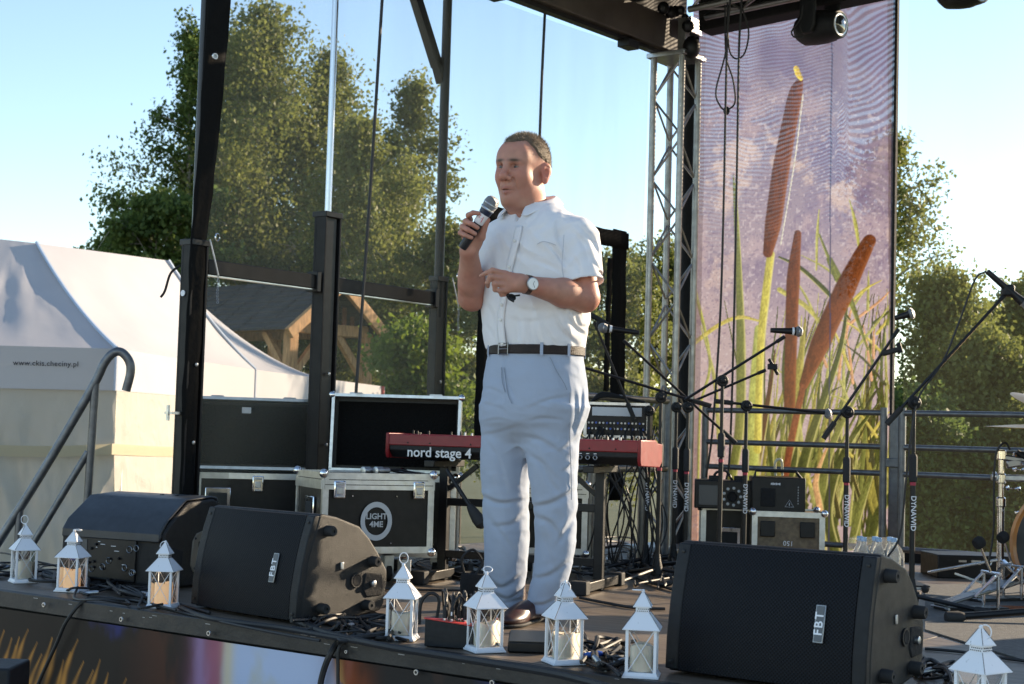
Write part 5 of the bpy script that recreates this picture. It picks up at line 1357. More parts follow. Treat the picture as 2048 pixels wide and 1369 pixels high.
MB().tube([(-.05, 0, .03), (.05, 0, -.025)], .014, 10).build('clip_shell', K['black_plastic'], cl); MB().box((0, 0, -.02), (.02, .02, .04)).build('clip_joint', K['black_plastic'], cl, bevel=.003)
# small boom microphone before the keyboard stand
q0, q1 = dp(893, 940, 6.6), dp(957, 1040, 6.5)
bm = thing('boom_microphone', 'short slanted boom with microphone left of the man\'s knee', 'microphone', q0, 0)
MB().tube([(0, 0, 0), (q1 - q0) * .75], .010, 8).build('boom', K['black_metal'], bm)
MB().lathe([(.014, 0), (.022, .03), (.028, .07), (.026, .10), (.012, .115)], 14, (q1 - q0) * .72, q1 - q0).build('head', K['rubber'], bm)

# ================================================================== drum kit at the right edge
hh = dp(2000, 1195, 6.95); hs = thing('hi_hat_stand', 'chrome cymbal stand with clamps beside the bass drum', 'stand', (hh[0], hh[1], 0), 0)
ho = V((hh[0], hh[1], 0)); ztop = (dp(2008, 900, 6.95))[2]
MB().tube([(0, 0, .02), (0, 0, ztop * .64)], .0165, 16).build('lower_tube', K['chrome'], hs)
MB().tube([(0, 0, ztop * .60), (0, 0, ztop)], .0125, 14).build('upper_tube', K['chrome'], hs)
for z in (.64, .80, .96): MB().lathe([(.018, -.02), (.022, -.015), (.022, .02), (.017, .026)], 14, (0, 0, ztop * z)).build('collar', K['chrome'], hs)
MB().beam(V((0, 0, ztop * .81)) - R0 * .045, V((0, 0, ztop * .81)) + R0 * .16, .03, .03).build('multi_clamp', K['steel'], hs, bevel=.006)
MB().beam(V((0, 0, ztop * .9)) + R0 * .02, V((0, 0, ztop * .95)) + R0 * .2, .03, .04).beam(V((0, 0, ztop * .95)), V((0, 0, ztop * .93)) + R0 * .10, .03, .03).build('multi_clamp', mat('clamp_steel', (.25, .25, .26), .3, 1.), hs, bevel=.008)
for k, (x, z) in enumerate(((.05, .92), (.08, .87), (.11, .90), (.09, .98), (.06, .74), (-.03, .82))):
    MB().lathe([(.005, -.03), (.010, -.028), (.010, -.02), (.004, -.018), (.004, .028), (.012, .03), (.011, .036)], 10, V((0, 0, ztop * z)) + R0 * x, R0 * math.cos(k) - FW0 * math.sin(k) + UPV * .3 * (k % 3 - 1)).build('wing_bolt', K['chrome'], hs)
for k in range(3):
    an = AZ + math.pi * .93 + k * 2.1; e = V((math.cos(an), math.sin(an), 0))
    MB().beam(V((0, 0, .17)) + e * .015, e * .32 + V((0, 0, .10 if k == 0 else .03)), .022, .012).build('leg', K['chrome'], hs, bevel=.003)
    MB().beam(V((0, 0, .04)) + e * .01, e * .20 + V((0, 0, .10)), .016, .008).build('leg_strut', K['steel'], hs)
    MB().ball(e * .33 + V((0, 0, .022)), .02, 8).build('rubber_foot', K['rubber'], hs)
MB().tube(spline([dp(2020, 900, 6.9) - ho, dp(2010, 886, 6.9) - ho, dp(1993, 905, 6.9) - ho, dp(1988, 960, 6.9) - ho, dp(1987, 1060, 6.9) - ho, dp(1976, 1135, 6.9) - ho], 6), .005, 6).build('mic_lead', K['cable'], hs)
MB().lathe([(.012, 0), (.018, .03), (.020, .08), (.014, .085)], 12, V((0, 0, ztop * .99)) + R0 * .07, R0 * .7 - UPV * .5).build('drum_mic', K['black_plastic'], hs)
brass = mat('bronze', (.26, .17, .06), .42, 1., rvar=.08)
def cymbal(label, px, py, d, tilt, rad):
    q = dp(px, py, d); n = UPV * math.cos(tilt) + R0 * math.sin(tilt) * .6 - FW0 * math.sin(tilt) * .6
    r = thing('cymbal', label, 'cymbal', q, 0, 'drum cymbals')
    MB().lathe([(rad, -.004), (rad, -.002), (rad * .6, .010), (rad * .22, .018), (rad * .20, .026), (rad * .1, .036), (.006, .038), (.006, .03), (rad * .1, .030), (rad * .2, .016), (rad * .6, .006)], 48, (0, 0, 0), n).build('plate', brass, r)
    MB().lathe([(.012, .036), (.012, .05), (.005, .06)], 10, (0, 0, 0), n).build('felt', K['black_cloth'], r)
    MB().tube([n * .02, n * -.03, V((0, 0, -.05)), V((0, 0, -q[2] + .01))], .009, 8).build('rod', K['chrome'], r)
cymbal('lower bronze cymbal, edge-on at the right border', 2095, 858, 6.9, .03, .275)
cymbal('upper bronze cymbal, tilted at the right border', 2100, 815, 7.2, .45, .19)
bd = dp(2158, 1094, 6.75); bdo = V((bd[0], bd[1], 0))
drum = thing('bass_drum', 'bass drum with orange wooden hoop and black head at the right edge', 'drum', bdo, 0)
Rb = .275; ax = -FW0 * .86 - R0 * .50; ax[2] = 0; ax /= np.linalg.norm(ax)
cz = V((0, 0, bd[2]))
MB().lathe([(Rb, 0), (Rb, .36)], 48, cz - ax * .36, ax).build('shell', mat('drum_shell', (.02, .018, .018), .25, coat=.5), drum)
MB().lathe([(Rb + .004, 0), (Rb + .016, .002), (Rb + .016, .038), (Rb + .002, .040), (Rb - .01, .030)], 56, cz, ax).build('hoop', mat('hoop_wood', (.36, .14, .035), .35, var=.3, vscale=4, coat=.4), drum)
MB().lathe([(Rb - .008, .026), (Rb - .012, .030), (.01, .032)], 48, cz, ax).build('drum_head', mat('head_black', (.012, .012, .013), .45), drum)
u_, w_ = frame_of(ax)
for k in range(8):
    e = u_ * math.cos(k * math.pi / 4 + .3) + w_ * math.sin(k * math.pi / 4 + .3)
    MB().beam(cz + e * (Rb + .022) + ax * .045, cz + e * (Rb + .022) - ax * .05, .014, .012).build('tension_claw', K['chrome'], drum, bevel=.003)
for s in (-1, 1):
    e = np.cross(ax, UPV) * s
    MB().tube([cz + e * Rb * .9 - ax * .1 + V((0, 0, -.1)), V((0, 0, .01)) + e * (Rb + .14) + ax * .06], .008, 8).build('spur', K['chrome'], drum)
# foot pedals
def pedal(label, px, py, d, rz, L=.30):
    q = dp(px, py, d); r = thing('foot_pedal', label, 'pedal', (q[0], q[1], .004), rz, 'drum pedals')
    MB().box((L / 2, 0, .008), (L, .09, .014)).build('base_plate', K['black_metal'], r, bevel=.003)
    MB().beam((.0, 0, .022), (L * .72, 0, .085), .085, .012).build('footboard', mat('footboard', (.20, .21, .21), .3, 1., rvar=.1), r, bevel=.004)
    for s in (-1, 1):
        MB().tube([(L * .8, s * .055, .01), (L * .8, s * .055, .16)], .007, 8).build('upright', K['chrome'], r)
        MB().beam((L * .8, s * .055, .155), (L * .45, s * .05, .06), .014, .006).build('linkage', K['chrome'], r)
    MB().tube([(L * .8, -.07, .155), (L * .8, .07, .155)], .007, 8).build('axle', K['chrome'], r)
    MB().tube([(L * .8, 0, .155), (L * .62, 0, .27)], .005, 6).build('beater_rod', K['chrome'], r)
    MB().lathe([(.022, -.02), (.026, -.01), (.026, .012), (.02, .02)], 14, (L * .61, 0, .28), (1, 0, .6)).build('beater', K['black_cloth'], r)
    MB().tube([(L * .02, -.07, .012), (L * .02, .07, .012)], .006, 6).build('heel_rod', K['steel'], r)
    return r
pedal('chrome foot pedal left of the cymbal stand', 1878, 1190, 6.3, AZ + .25)
pedal('second chrome foot pedal behind the first, nearer the bass drum', 1942, 1168, 6.7, AZ + .45)
q = on_z(1908, 1246); lg = thing('folded_tripod', 'black tripod leg with fat rubber foot lying towards the bass drum', 'tripod', (q[0], q[1], .022))
MB().tube([(0, 0, 0), R0 * .36 + FW0 * .05 + UPV * .03, R0 * .7 + FW0 * .1 + UPV * .06], .014, 10).build('tube', K['black_metal'], lg)
MB().lathe([(.016, -.035), (.023, -.03), (.023, .02), (.016, .04)], 14, (0, 0, 0), R0 + FW0 * .12 + UPV * .05).build('rubber_foot', K['rubber'], lg)
for k in (1.2, 3.0): MB().tube([R0 * .7 + FW0 * .1 + UPV * .06, R0 * .7 + FW0 * .1 + V((math.cos(AZ + k), math.sin(AZ + k), 0)) * .3], .012, 8).build('leg', K['black_metal'], lg)
carpet_p = [on_z(1850, 1262), on_z(2100, 1340), on_z(2160, 1165), on_z(1850, 1172)]
co = carpet_p[0]
rug = MB().prism([(p[0] - co[0], p[1] - co[1]) for p in carpet_p], lambda u, v, t: (u, v, t), .001, .006).build('drum_mat', mat('mat_grey', (.105, .105, .10), .8, var=.25, vscale=60, bump=.5, bscale=160))
rug.location = (co[0], co[1], 0); tag(rug, 'grey woven mat under the drum hardware', 'mat')
wood_chip = thing('terracotta_rug', 'small patch of reddish rug beside the cymbal stand foot', 'rug', (*on_z(2040, 1222)[:2], .007), AZ)
MB().box((0, 0, .004), (.22, .10, .008)).build('pile', mat('rug_red', (.30, .09, .03), .9, var=.5, vscale=80, bump=1., bscale=200), wood_chip, bevel=.002)
dk = on_z(1800, 1158); cd_ = thing('storage_chest', 'long low black chest behind the drum pedals', 'chest', (dk[0] + .2, dk[1] + .35, 0), AZ + .03)
MB().box((.5, .1, .06), (1.3, .3, .12)).build('body', K['black_metal'], cd_, bevel=.006)
MB().box((.05, -.052, .085), (.05, .004, .022)).box((-.02, -.052, .09), (.04, .004, .01)).build('latch', K['alu'], cd_)
MB().ring((.115, -.054, .085), .014, .004, (0, 1, 0)).build('lock_ring', K['alu'], cd_)

# ================================================================== bottles of water
wat = bpy.data.materials.new('bottle_plastic'); wat.use_nodes = True
b_ = wat.node_tree.nodes['Principled BSDF']; b_.inputs['Base Color'].default_value = (.82, .90, .94, 1); b_.inputs['Roughness'].default_value = .08; b_.inputs['Transmission Weight'].default_value = .85; b_.inputs['IOR'].default_value = 1.2
capm = mat('cap_blue', (.35, .55, .80), .4)
q = dp(1712, 1112, 7.3); zb = q[2]
for i in range(3):
    for j in range(2):
        bo = thing('water_bottle', ('front' if j == 0 else 'rear') + ['-row left', '-row middle', '-row right'][i] + ' clear water bottle in the shrink wrapped pack behind the right loudspeaker', 'bottle', q + R0 * (.035 + i * .073) + FW0 * j * .075 + V((0, 0, -.13)), 0, 'pack of water bottles')
        MB().lathe([(.031, 0), (.034, .006), (.034, .06), (.031, .07), (.034, .08), (.034, .12), (.030, .15), (.016, .185), (.0135, .19), (.0135, .205)], 18).build('body', wat, bo)
        MB().lathe([(.0155, .20), (.0155, .218), (.013, .220)], 14).build('cap', capm, bo)
wr = thing('shrink_wrap', 'crumpled clear plastic wrap round the water bottles', 'plastic wrap', q + V((0, 0, -.13)), AZ)
wrap_m = veil_mat('wrap_film', (.85, .87, .88), .13, .5)
U_, W_ = np.meshgrid(np.linspace(0, 1, 60), np.linspace(0, 1, 24), indexing='ij')
an = U_ * 2 * math.pi; wob = 1 + .06 * fbm(np.stack([np.cos(an) * 3, np.sin(an) * 3, W_ * 5], -1), 3)
hx = .145 * wob * (1 - .25 * sstep(.6, 1, W_)); hy = .10 * wob * (1 - .25 * sstep(.6, 1, W_))
se = lambda c: np.sign(c) * np.abs(c) ** .5
v = np.stack([.085 + hx * se(np.cos(an)), .04 + hy * se(np.sin(an)), .003 + W_ * .212], -1).reshape(-1, 3); ii = np.arange(60 * 24).reshape(60, 24)
np_mesh('film', v, np.stack([ii[:-1, :-1], ii[1:, :-1], ii[1:, 1:], ii[:-1, 1:]], -1).reshape(-1, 4), wrap_m, wr, smooth=False)
bt = thing('low_crate', 'low silver edged crate under the water bottles', 'crate', (q[0], q[1], 0), AZ)
MB().box((.13, .06, (zb - .13) / 2), (.42, .24, max(.02, zb - .135))).build('body', K['black_metal'], bt); MB().box((.13, -.062, zb - .145), (.42, .008, .02)).build('edge_profile', K['alu'], bt)

# ================================================================== things on the floor before the man
mx = thing('effects_mixer', 'black and red effects unit full of plugged leads between two lanterns', 'mixer', (*on_z(848, 1294)[:2], .002), AZ - .30); mx.scale = (.9, .9, .82)
MB().prism([(0, 0), (.20, 0), (.20, .085), (.0, .105)], lambda u, v, t: (u, t, v * (1 if t < .05 else .7)), .0, .14).build('body', K['black_plastic'], mx, bevel=.003)
MB().prism([(-.003, .1055), (.203, .0855), (.203, .0895), (-.003, .1095)], lambda u, v, t: (u, t, v), -.003, .035).build('red_top', mat('panel_red', (.55, .035, .03), .45), mx)
rr = random.Random(8)
for k in range(14):
    x, y = .03 + .165 * rr.random(), .015 + .1 * rr.random(); z = .105 - .1 * x
    pk_ = MB().lathe([(.0085, 0), (.0085, .012)], 10, (x, y, z), (0, 0, 1)).build('jack_sleeve', K['chrome'], mx)
    MB().lathe([(.0085, .012), (.0075, .05), (.005, .058)], 10, (x, y, z), (0, 0, 1)).build('plug_body', K['rubber'], mx)
    hgt = rr.uniform(.035, .06); e = V((rr.uniform(-.06, .035), rr.uniform(.03, .10), 0))
    MB().tube(spline([V((x, y, z + .055)), V((x, y, z + .055 + hgt * .8)) + e * .3, V((x, y, z + .05 + hgt)) + e * .8, V((x + .02, y, z + hgt * .2)) + e * 1.4, V((x + .02, y + .02, .012 - .0)) + e * 1.7], 6), .0042, 6).build('patch_lead', K['cable'], mx)
    if k % 4 == 0: MB().box((x, y - .0088, z + .032), (.005, .001, .014)).build('print_mark', K['white_paint'], mx)
p0 = on_z(838, 1255); l0 = MB().tube(spline([(0, 0, .01), V((0, 0, .085)) + R0 * .005, V((0, 0, .118)) + R0 * .035, V((0, 0, .10)) + R0 * .066, V((0, 0, .03)) + R0 * .06, V((0, 0, .008)) + R0 * .05], 7), .006, 8).build('cable_loop', K['cable'])
l0.location = p0; tag(l0, 'thick black cable arching up right of the fourth lantern', 'cable')
tbx = thing('black_pedal', 'flat black pedal with a shiny slanted top edge at the man\'s toes', 'pedal', (*on_z(1015, 1306)[:2], .002), AZ - .04)
MB().prism([(0, 0), (.16, 0), (.16, .045), (.13, .050), (0, .032)], lambda u, v, t: (t, u, v), 0,   .135).build('body', K['black_metal'], tbx, bevel=.004)
MB().prism([(.0, .0325), (.13, .0505), (.13, .053), (.0, .035)], lambda u, v, t: (t, u, v), .004, .131).build('top_plate', mat('top_gloss', (.02, .024, .026), .35), tbx)
MB().lathe([(.014, 0), (.016, .02), (.012, .05)], 12, (.14, .05, .03), (1, -.2, .3)).build('plug', K['rubber'], tbx)
bg = thing('round_bag', 'round black bag with a looped lead behind the fifth lantern', 'bag', (*on_z(958, 1196)[:2], 0), AZ)
MB().lathe([(.06, 0), (.078, .02), (.082, .06), (.075, .10), (.065, .105), (.06, .085)], 20).build('tub', K['black_cloth'], bg)
MB().tube(spline([(-.06, -.03, .09), (-.075, -.04, .16), (-.03, -.04, .20), (.01, -.03, .15), (-.02, -.03, .09)], 6), .006, 6).build('looped_lead', K['cable'], bg)
MB().box((.02, -.03, .12), (.006, .004, .09)).build('pale_tag', K['white_paint'], bg)
gp = thing('green_pedal', 'small effect pedal with a bright green edge under the logo case', 'pedal', (*on_z(752, 1143)[:2], .002), AZ)
MB().box((.04, .05, .03), (.12, .09, .055)).build('body', K['black_metal'], gp, bevel=.004)
MB().box((.03, -.002, .006), (.10, .02, .012)).build('green_edge', mat('green_plastic', (.16, .60, .02), .4), gp, bevel=.002)
for k in range(3): MB().ring((.005 + k * .027, .004, .035), .010, .0016, (0, 1, 0)).build('knob_ring', K['white_paint'], gp)
MB().lathe([(.014, 0), (.018, .03), (.012, .06)], 12, (.12, .07, .05), (.4, 0, 1)).build('pink_plug', mat('plug_pink', (.45, .12, .14), .5), gp)
fl = on_z(6, 1395, -.25)
fb = thing('front_subwoofer', 'corner of a black box standing before the stage at the lower left', 'loudspeaker', (*dp(-30, 1400, 5.0)[:2], GZ), 0)
tz = dp(20, 1328, 5.0)
MB().box((0, 0, (tz[2] - GZ) / 2), (.22, .22, tz[2] - GZ), AZ).build('cabinet', K['black_plastic'], fb, bevel=.008); MB().box((-.02, -.16, (tz[2] - GZ) / 2), (.16, .02, (tz[2] - GZ) * .9), AZ).build('grille', grille_m, fb)

# ================================================================== cables on the floor and over the edge
def cable(label, pts, r=.006, z=None, grp='cables on the stage floor', n=6):
    P_ = []
    for q in pts:
        if len(q) == 2: P_.append(on_z(q[0], q[1], r + .001))
        else: P_.append(on_z(q[0], q[1], q[2]))
    o = P_[0]; ob = MB().tube([p - o for p in spline(P_, n)], r, 8).build('floor_cable', K['cable']); ob.location = o
    return tag(ob, label, 'cable', grp)
cable('thick black cable running along the stage edge below the fourth to seventh lanterns', [(585, 1240), (640, 1262), (700, 1278), (780, 1295), (900, 1314), (1000, 1330), (1120, 1350), (1230, 1378), (1330, 1400)], .011)
cable('second thick cable along the stage edge from the middle loudspeaker', [(360, 1215), (410, 1235), (480, 1246), (560, 1256), (640, 1270), (720, 1284), (765, 1291)], .009)
cable('thin cable along the front edge before the middle loudspeaker', [(300, 1212), (390, 1232), (470, 1250), (560, 1268), (640, 1282)], .005)
cable('cable winding from the turned loudspeaker to the third lantern', [(180, 1150), (235, 1168), (290, 1185), (345, 1205), (420, 1226)], .006)
cable('long thin cable across the floor behind the fourth lantern', [(750, 1177), (830, 1180), (930, 1182), (985, 1190)], .005)
cable('long thin cable across the floor right of the man', [(1160, 1196), (1210, 1206), (1270, 1216), (1330, 1218)], .006)
cable('cable across the mat in front of the big loudspeaker, at the right', [(1850, 1298), (1920, 1304), (2000, 1316), (2070, 1325)], .005)
rr = random.Random(21)
def cable_heap(label, cx, cy, w, h, n, blue=False):
    o = on_z(cx, cy); r = thing('cable_heap', label, 'cables', (o[0], o[1], 0), 0, 'cable heaps')
    for k in range(n):
        P_ = []; ph = rr.random() * 6; a0 = rr.uniform(-.5, .5)
        for j in range(7):
            t = j / 6 - .5
            p = on_z(cx + w * (t + .12 * math.sin(ph + j * 1.9)), cy + h * (.6 * math.sin(ph + j * 1.3 + k) * .5 + a0) + w * t * .14, .006) - V((o[0], o[1], 0))
            P_.append(V((p[0], p[1], .006 + .035 * abs(math.sin(ph + j * 1.1)) * rr.random())))
        MB().tube(spline(P_, 6), rr.choice([.004, .005, .006, .007]), 6).build('cable', K['cable'], r)
    for k in range(3):
        p = on_z(cx + w * rr.uniform(-.3, .4), cy + h * rr.uniform(-.2, .3), .02) - V((o[0], o[1], 0))
        MB().lathe([(.008, -.03), (.009, -.01), (.009, .02), (.006, .03)], 10, p, (rr.uniform(-1, 1), rr.uniform(-1, 1), .1)).build('connector', (mat('conn_blue', (.02, .10, .5), .4) if blue and k == 0 else K['steel']), r)
    return r
cable_heap('heap of black cables between the turned loudspeaker and the stage edge', 235, 1190, 190, 40, 12)
cable_heap('heap of black cables between the middle loudspeaker and the fourth lantern', 700, 1252, 190, 50, 16)
cable_heap('heap of black cables with a blue plug between the sixth and seventh lanterns', 1210, 1318, 120, 46, 13, True)
cable_heap('cables lying behind the first two lanterns at the far left', 50, 1140, 190, 34, 9)
cable_heap('tangle of black cables under the keyboard and rack', 1240, 1128, 190, 60, 14)
cable_heap('dark cables lying under the flight case with the logo', 930, 1135, 200, 50, 12)
cable_heap('cables curled at the right side of the big loudspeaker', 1880, 1345, 110, 40, 8)
def edge_cable(label, pts, r):
    P_ = [V(p) for p in pts]; o = P_[0]
    ob = MB().tube([p - o for p in spline(P_, 8)], r, 8).build('edge_cable', K['cable']); ob.location = o; return tag(ob, label, 'cable', 'cables hanging over the edge')
YF = EDGE - .03
edge_cable('thin cable dropping over the skirt with the golden reeds', [on_z(285, 1204, .008), on_z(215, 1198, .012), on_y(172, 1200, EDGE + .01), on_y(135, 1240, YF), on_y(112, 1290, YF), on_y(75, 1372, YF), on_y(60, 1420, YF)], .007)
edge_cable('thick cable dropping over the pale part of the skirt', [on_z(770, 1270, .014), on_z(715, 1276, .016), on_y(680, 1282, EDGE + .0), on_y(660, 1310, YF), on_y(645, 1350, YF), on_y(636, 1400, YF)], .011)
edge_cable('second cable dropping beside the thick one', [on_z(720, 1262, .02), on_y(690, 1284, EDGE), on_y(677, 1300, YF + .008), on_y(676, 1340, YF + .008), on_y(676, 1400, YF + .008)], .006)

# ================================================================== implicit surfaces meshed with surface nets
def net_mesh(f, lo, hi, h, B=4):
    lo, hi = V(lo), V(hi)
    n = (np.ceil((hi - lo) / h / B).astype(int)) * B
    nb = n // B
    bc = np.stack(np.meshgrid(*[lo[k] + (np.arange(nb[k]) + .5) * B * h for k in range(3)], indexing='ij'), -1).reshape(-1, 3)
    d = f(bc)
    act = np.where(np.abs(d) < B * h * 1.15 + .003)[0]
    vol = np.repeat(np.repeat(np.repeat(np.where(d < 0, -1, 1).astype(np.float32).reshape(nb), B, 0), B, 1), B, 2)
    off = np.stack(np.meshgrid(*[np.arange(B)] * 3, indexing='ij'), -1).reshape(-1, 3)
    bi = np.stack(np.unravel_index(act, nb), -1) * B
    idx = (bi[:, None, :] + off[None]).reshape(-1, 3)
    for s in range(0, len(idx), 400000):
        q = idx[s:s + 400000]
        vol[q[:, 0], q[:, 1], q[:, 2]] = f(lo + q * h)
    ins = vol < 0
    c = np.zeros(tuple(np.array(vol.shape) - 1), np.uint8)
    sl = lambda a: slice(a, a - 1 if a == 0 else None)
    corners = [(i, j, k) for i in (0, 1) for j in (0, 1) for k in (0, 1)]
    for (i, j, k) in corners: c += ins[sl(i), sl(j), sl(k)]
    cells = np.stack(np.where((c > 0) & (c < 8)), -1)
    cv = {cr: vol[cells[:, 0] + cr[0], cells[:, 1] + cr[1], cells[:, 2] + cr[2]] for cr in corners}
    acc = np.zeros((len(cells), 3)); cnt = np.zeros(len(cells))
    for a in corners:
        for ax_ in range(3):
            if a[ax_]: continue
            b = list(a); b[ax_] = 1; b = tuple(b)
            va, vb = cv[a], cv[b]; m_ = (va < 0) != (vb < 0)
            t = np.where(m_, va / np.where(m_, va - vb, 1), 0)
            p = np.tile(V(a), (len(cells), 1)); p[:, ax_] += t
            acc += p * m_[:, None]; cnt += m_
    verts = lo + (cells + acc / cnt[:, None]) * h
    ids = np.full(c.shape, -1, np.int64); ids[cells[:, 0], cells[:, 1], cells[:, 2]] = np.arange(len(cells))
    faces = []
    for ax_ in range(3):
        u, w = [(1, 2), (2, 0), (0, 1)][ax_]
        A = [slice(None)] * 3; Bs = [slice(None)] * 3; A[ax_] = slice(0, -1); Bs[ax_] = slice(1, None)
        ia, ib = ins[tuple(A)], ins[tuple(Bs)]
        e = np.stack(np.where(ia != ib), -1)
        e = e[(e[:, u] > 0) & (e[:, w] > 0) & (e[:, u] < vol.shape[u] - 1) & (e[:, w] < vol.shape[w] - 1)]
        fl = ia[e[:, 0], e[:, 1], e[:, 2]]
        def g(du, dw):
            q = e.copy(); q[:, u] += du; q[:, w] += dw; return ids[q[:, 0], q[:, 1], q[:, 2]]
        qd = np.stack([g(-1, -1), g(0, -1), g(0, 0), g(-1, 0)], -1)
        qd = np.where(fl[:, None], qd, qd[:, ::-1]); faces.append(qd)
    faces = np.concatenate(faces); faces = faces[(faces >= 0).all(1)]
    return verts, faces
def smin(a, b, k):
    if k <= 0: return np.minimum(a, b)
    h_ = np.maximum(k - np.abs(a - b), 0) / k
    return np.minimum(a, b) - h_ * h_ * k * .25
class Solid:
    """a growing list of blended primitives with bounds"""
    def __init__(s): s.ops = []
    def add(s, c, r, fn, k=.01, sub=False): s.ops.append((V(c), r, fn, k, sub)); return s
    def cone(s, a, b, ra, rb, k=.01, sub=False):
        a, b = V(a), V(b); ab = b - a; L2 = ab @ ab
        def fn(p):
            t = np.clip(((p - a) @ ab) / L2, 0, 1)
            return np.linalg.norm(p - a - t[:, None] * ab, axis=1) - (ra + (rb - ra) * t)
        return s.add((a + b) / 2, np.sqrt(L2) / 2 + max(ra, rb), fn, k, sub)
    def ell(s, c, r, k=.01, M=None, sub=False):
        c, r = V(c), V(r)
        def fn(p):
            q = p - c
            if M is not None: q = q @ M          # columns of M are the axes
            k0 = np.linalg.norm(q / r, axis=1); k1 = np.linalg.norm(q / (r * r), axis=1)
            return k0 * (k0 - 1) / np.maximum(k1, 1e-6)
        return s.add(c, r.max(), fn, k, sub)
    def loft(s, zs, cx, cy, a, b, yaw=0., k=.02, pw=2.0):
        zs, cx, cy, a, b = map(np.array, (zs, cx, cy, a, b)); o = np.argsort(zs); zs, cx, cy, a, b = zs[o], cx[o], cy[o], a[o], b[o]
        ca, sa = math.cos(yaw), math.sin(yaw); z0, z1 = zs[0], zs[-1]
        fine = np.linspace(z0, z1, 120)
        def sm(v):
            w = np.interp(fine, zs, v); kern = np.hanning(11); kern /= kern.sum()
            return np.convolve(np.pad(w, 5, 'edge'), kern, 'valid')
        cx, cy, a, b = sm(cx), sm(cy), sm(a), sm(b)
        def fn(p):
            z = p[:, 2]; X_ = p[:, 0] - np.interp(z, fine, cx); Y_ = p[:, 1] - np.interp(z, fine, cy)
            u = X_ * ca + Y_ * sa; w = -X_ * sa + Y_ * ca
            A, B_ = np.interp(z, fine, a), np.interp(z, fine, b)
            e = (np.abs(u / A) ** pw + np.abs(w / B_) ** pw) ** (1 / pw)
            d = (e - 1) * np.minimum(A, B_)
            return np.maximum(d, np.maximum(z0 - z, z - z1))
        c = V((cx.mean(), cy.mean(), (z0 + z1) / 2))
        return s.add(c, np.hypot((z1 - z0) / 2, max(a.max(), b.max()) + np.abs(cx - cx.mean()).max() + np.abs(cy - cy.mean()).max()), fn, k)
    def __call__(s, p):
        d = np.full(len(p), 1.0)
        for c, r, fn, k, sub in s.ops:
            m_ = ((p - c) ** 2).sum(1) < (r + k + .06) ** 2
            if not m_.any(): continue
            q = fn(p[m_])
            if sub:
                x = d[m_]; h_ = np.maximum(k - np.abs(-q - x), 0) / max(k, 1e-6); d[m_] = np.maximum(x, -q) + h_ * h_ * k * .25
            else: d[m_] = smin(d[m_], q, k)
        return d

# ================================================================== the man
MD = 5.61
MO = on_z(1060, 1240)
_Rm = np.stack([R0, FW0, UPV], 0)
def mm(px, py, yd=0.): return _Rm @ (dp(px, py, MD + yd) - MO)
man = thing('person', 'man in white short sleeved shirt and pale trousers speaking into a microphone', 'person', MO, AZ)
def zpx(py): return mm(1060, py)[2]
YAW = math.radians(40)
FB = V((-math.sin(YAW), -math.cos(YAW), 0)); LB = V((math.cos(YAW), -math.sin(YAW), 0))   # chest forward, his left

# ---- garments' main forms from the outline
def loft_rows(rows, yd, asp=1.0):
    zs, cx, cy, a, b = [], [], [], [], []
    for r in rows:
        py, l, rr_ = r[:3]; y_ = yd + (r[3] if len(r) > 3 else 0.)
        p, q = mm(l, py, y_), mm(rr_, py, y_)
        zs.append((p[2] + q[2]) / 2); cx.append((p[0] + q[0]) / 2); cy.append((p[1] + q[1]) / 2); a.append((q[0] - p[0]) / 2); b.append((q[0] - p[0]) / 2 * asp)
    return zs, cx, cy, a, b
TOR = [(412, 1022, 1122), (428, 1006, 1142), (445, 992, 1160), (465, 978, 1168), (500, 963, 1170), (540, 960, 1170), (590, 962, 1174), (630, 966, 1177), (665, 969, 1176), (688, 972, 1172), (704, 977, 1166), (716, 984, 1160)]
def torso(sol, grow=0., k=.02):
    zs, cx, cy, a, b = loft_rows(TOR, 0.)
    a_ = [x * 1.09 + grow for x in a]; b_ = [x * .84 + grow for x in a]
    sol.loft(zs, cx, cy, a_, b_, -YAW, k, 2.25)
SL, SLE = mm(1158, 482, -.115), mm(1167, 566, -.15)
SR, SRE = mm(1000, 486, .085), mm(988, 546, .06)
EL, WL = mm(1170, 596, -.15), mm(1056, 570, -.285)
ER, WR = mm(944, 594, .015), mm(938, 502, -.145)

shirt = Solid()
torso(shirt, .0, .0)
def sleeve(a, b, ra, rb, k):
    ab = b - a; L = np.linalg.norm(ab); e = ab / L; far = b + e * .03
    n2 = L + .03
    def fn(p):
        t = np.clip((p - a) @ e, 0, n2)
        rad = ra + (rb - ra) * t / n2
        d = np.linalg.norm(p - a - t[:, None] * e, axis=1) - rad
        tt = (p - a) @ e
        inner = np.linalg.norm(p - a - tt[:, None] * e, axis=1) - (rad - .010)
        d = np.maximum(d, tt - L)                                   # flat hem
        return np.maximum(d, np.where(tt > L - .03, -np.maximum(inner, L - .03 - tt), -1))
    shirt.add((a + b) / 2, L / 2 + max(ra, rb) + .03, fn, k)
sleeve(SL, SLE, .068, .080, .03)
sleeve(SR, SRE, .066, .070, .03)
shirt.cone(mm(1064, 448, -.0), mm(1156, 474, -.10), .044, .058, .05).cone(mm(1064, 448, 0), mm(1002, 474, .08), .044, .056, .05)
NECK0, NECK1 = mm(1066, 450, .005), mm(1064, 380, -.01)
ARMHOLE = []
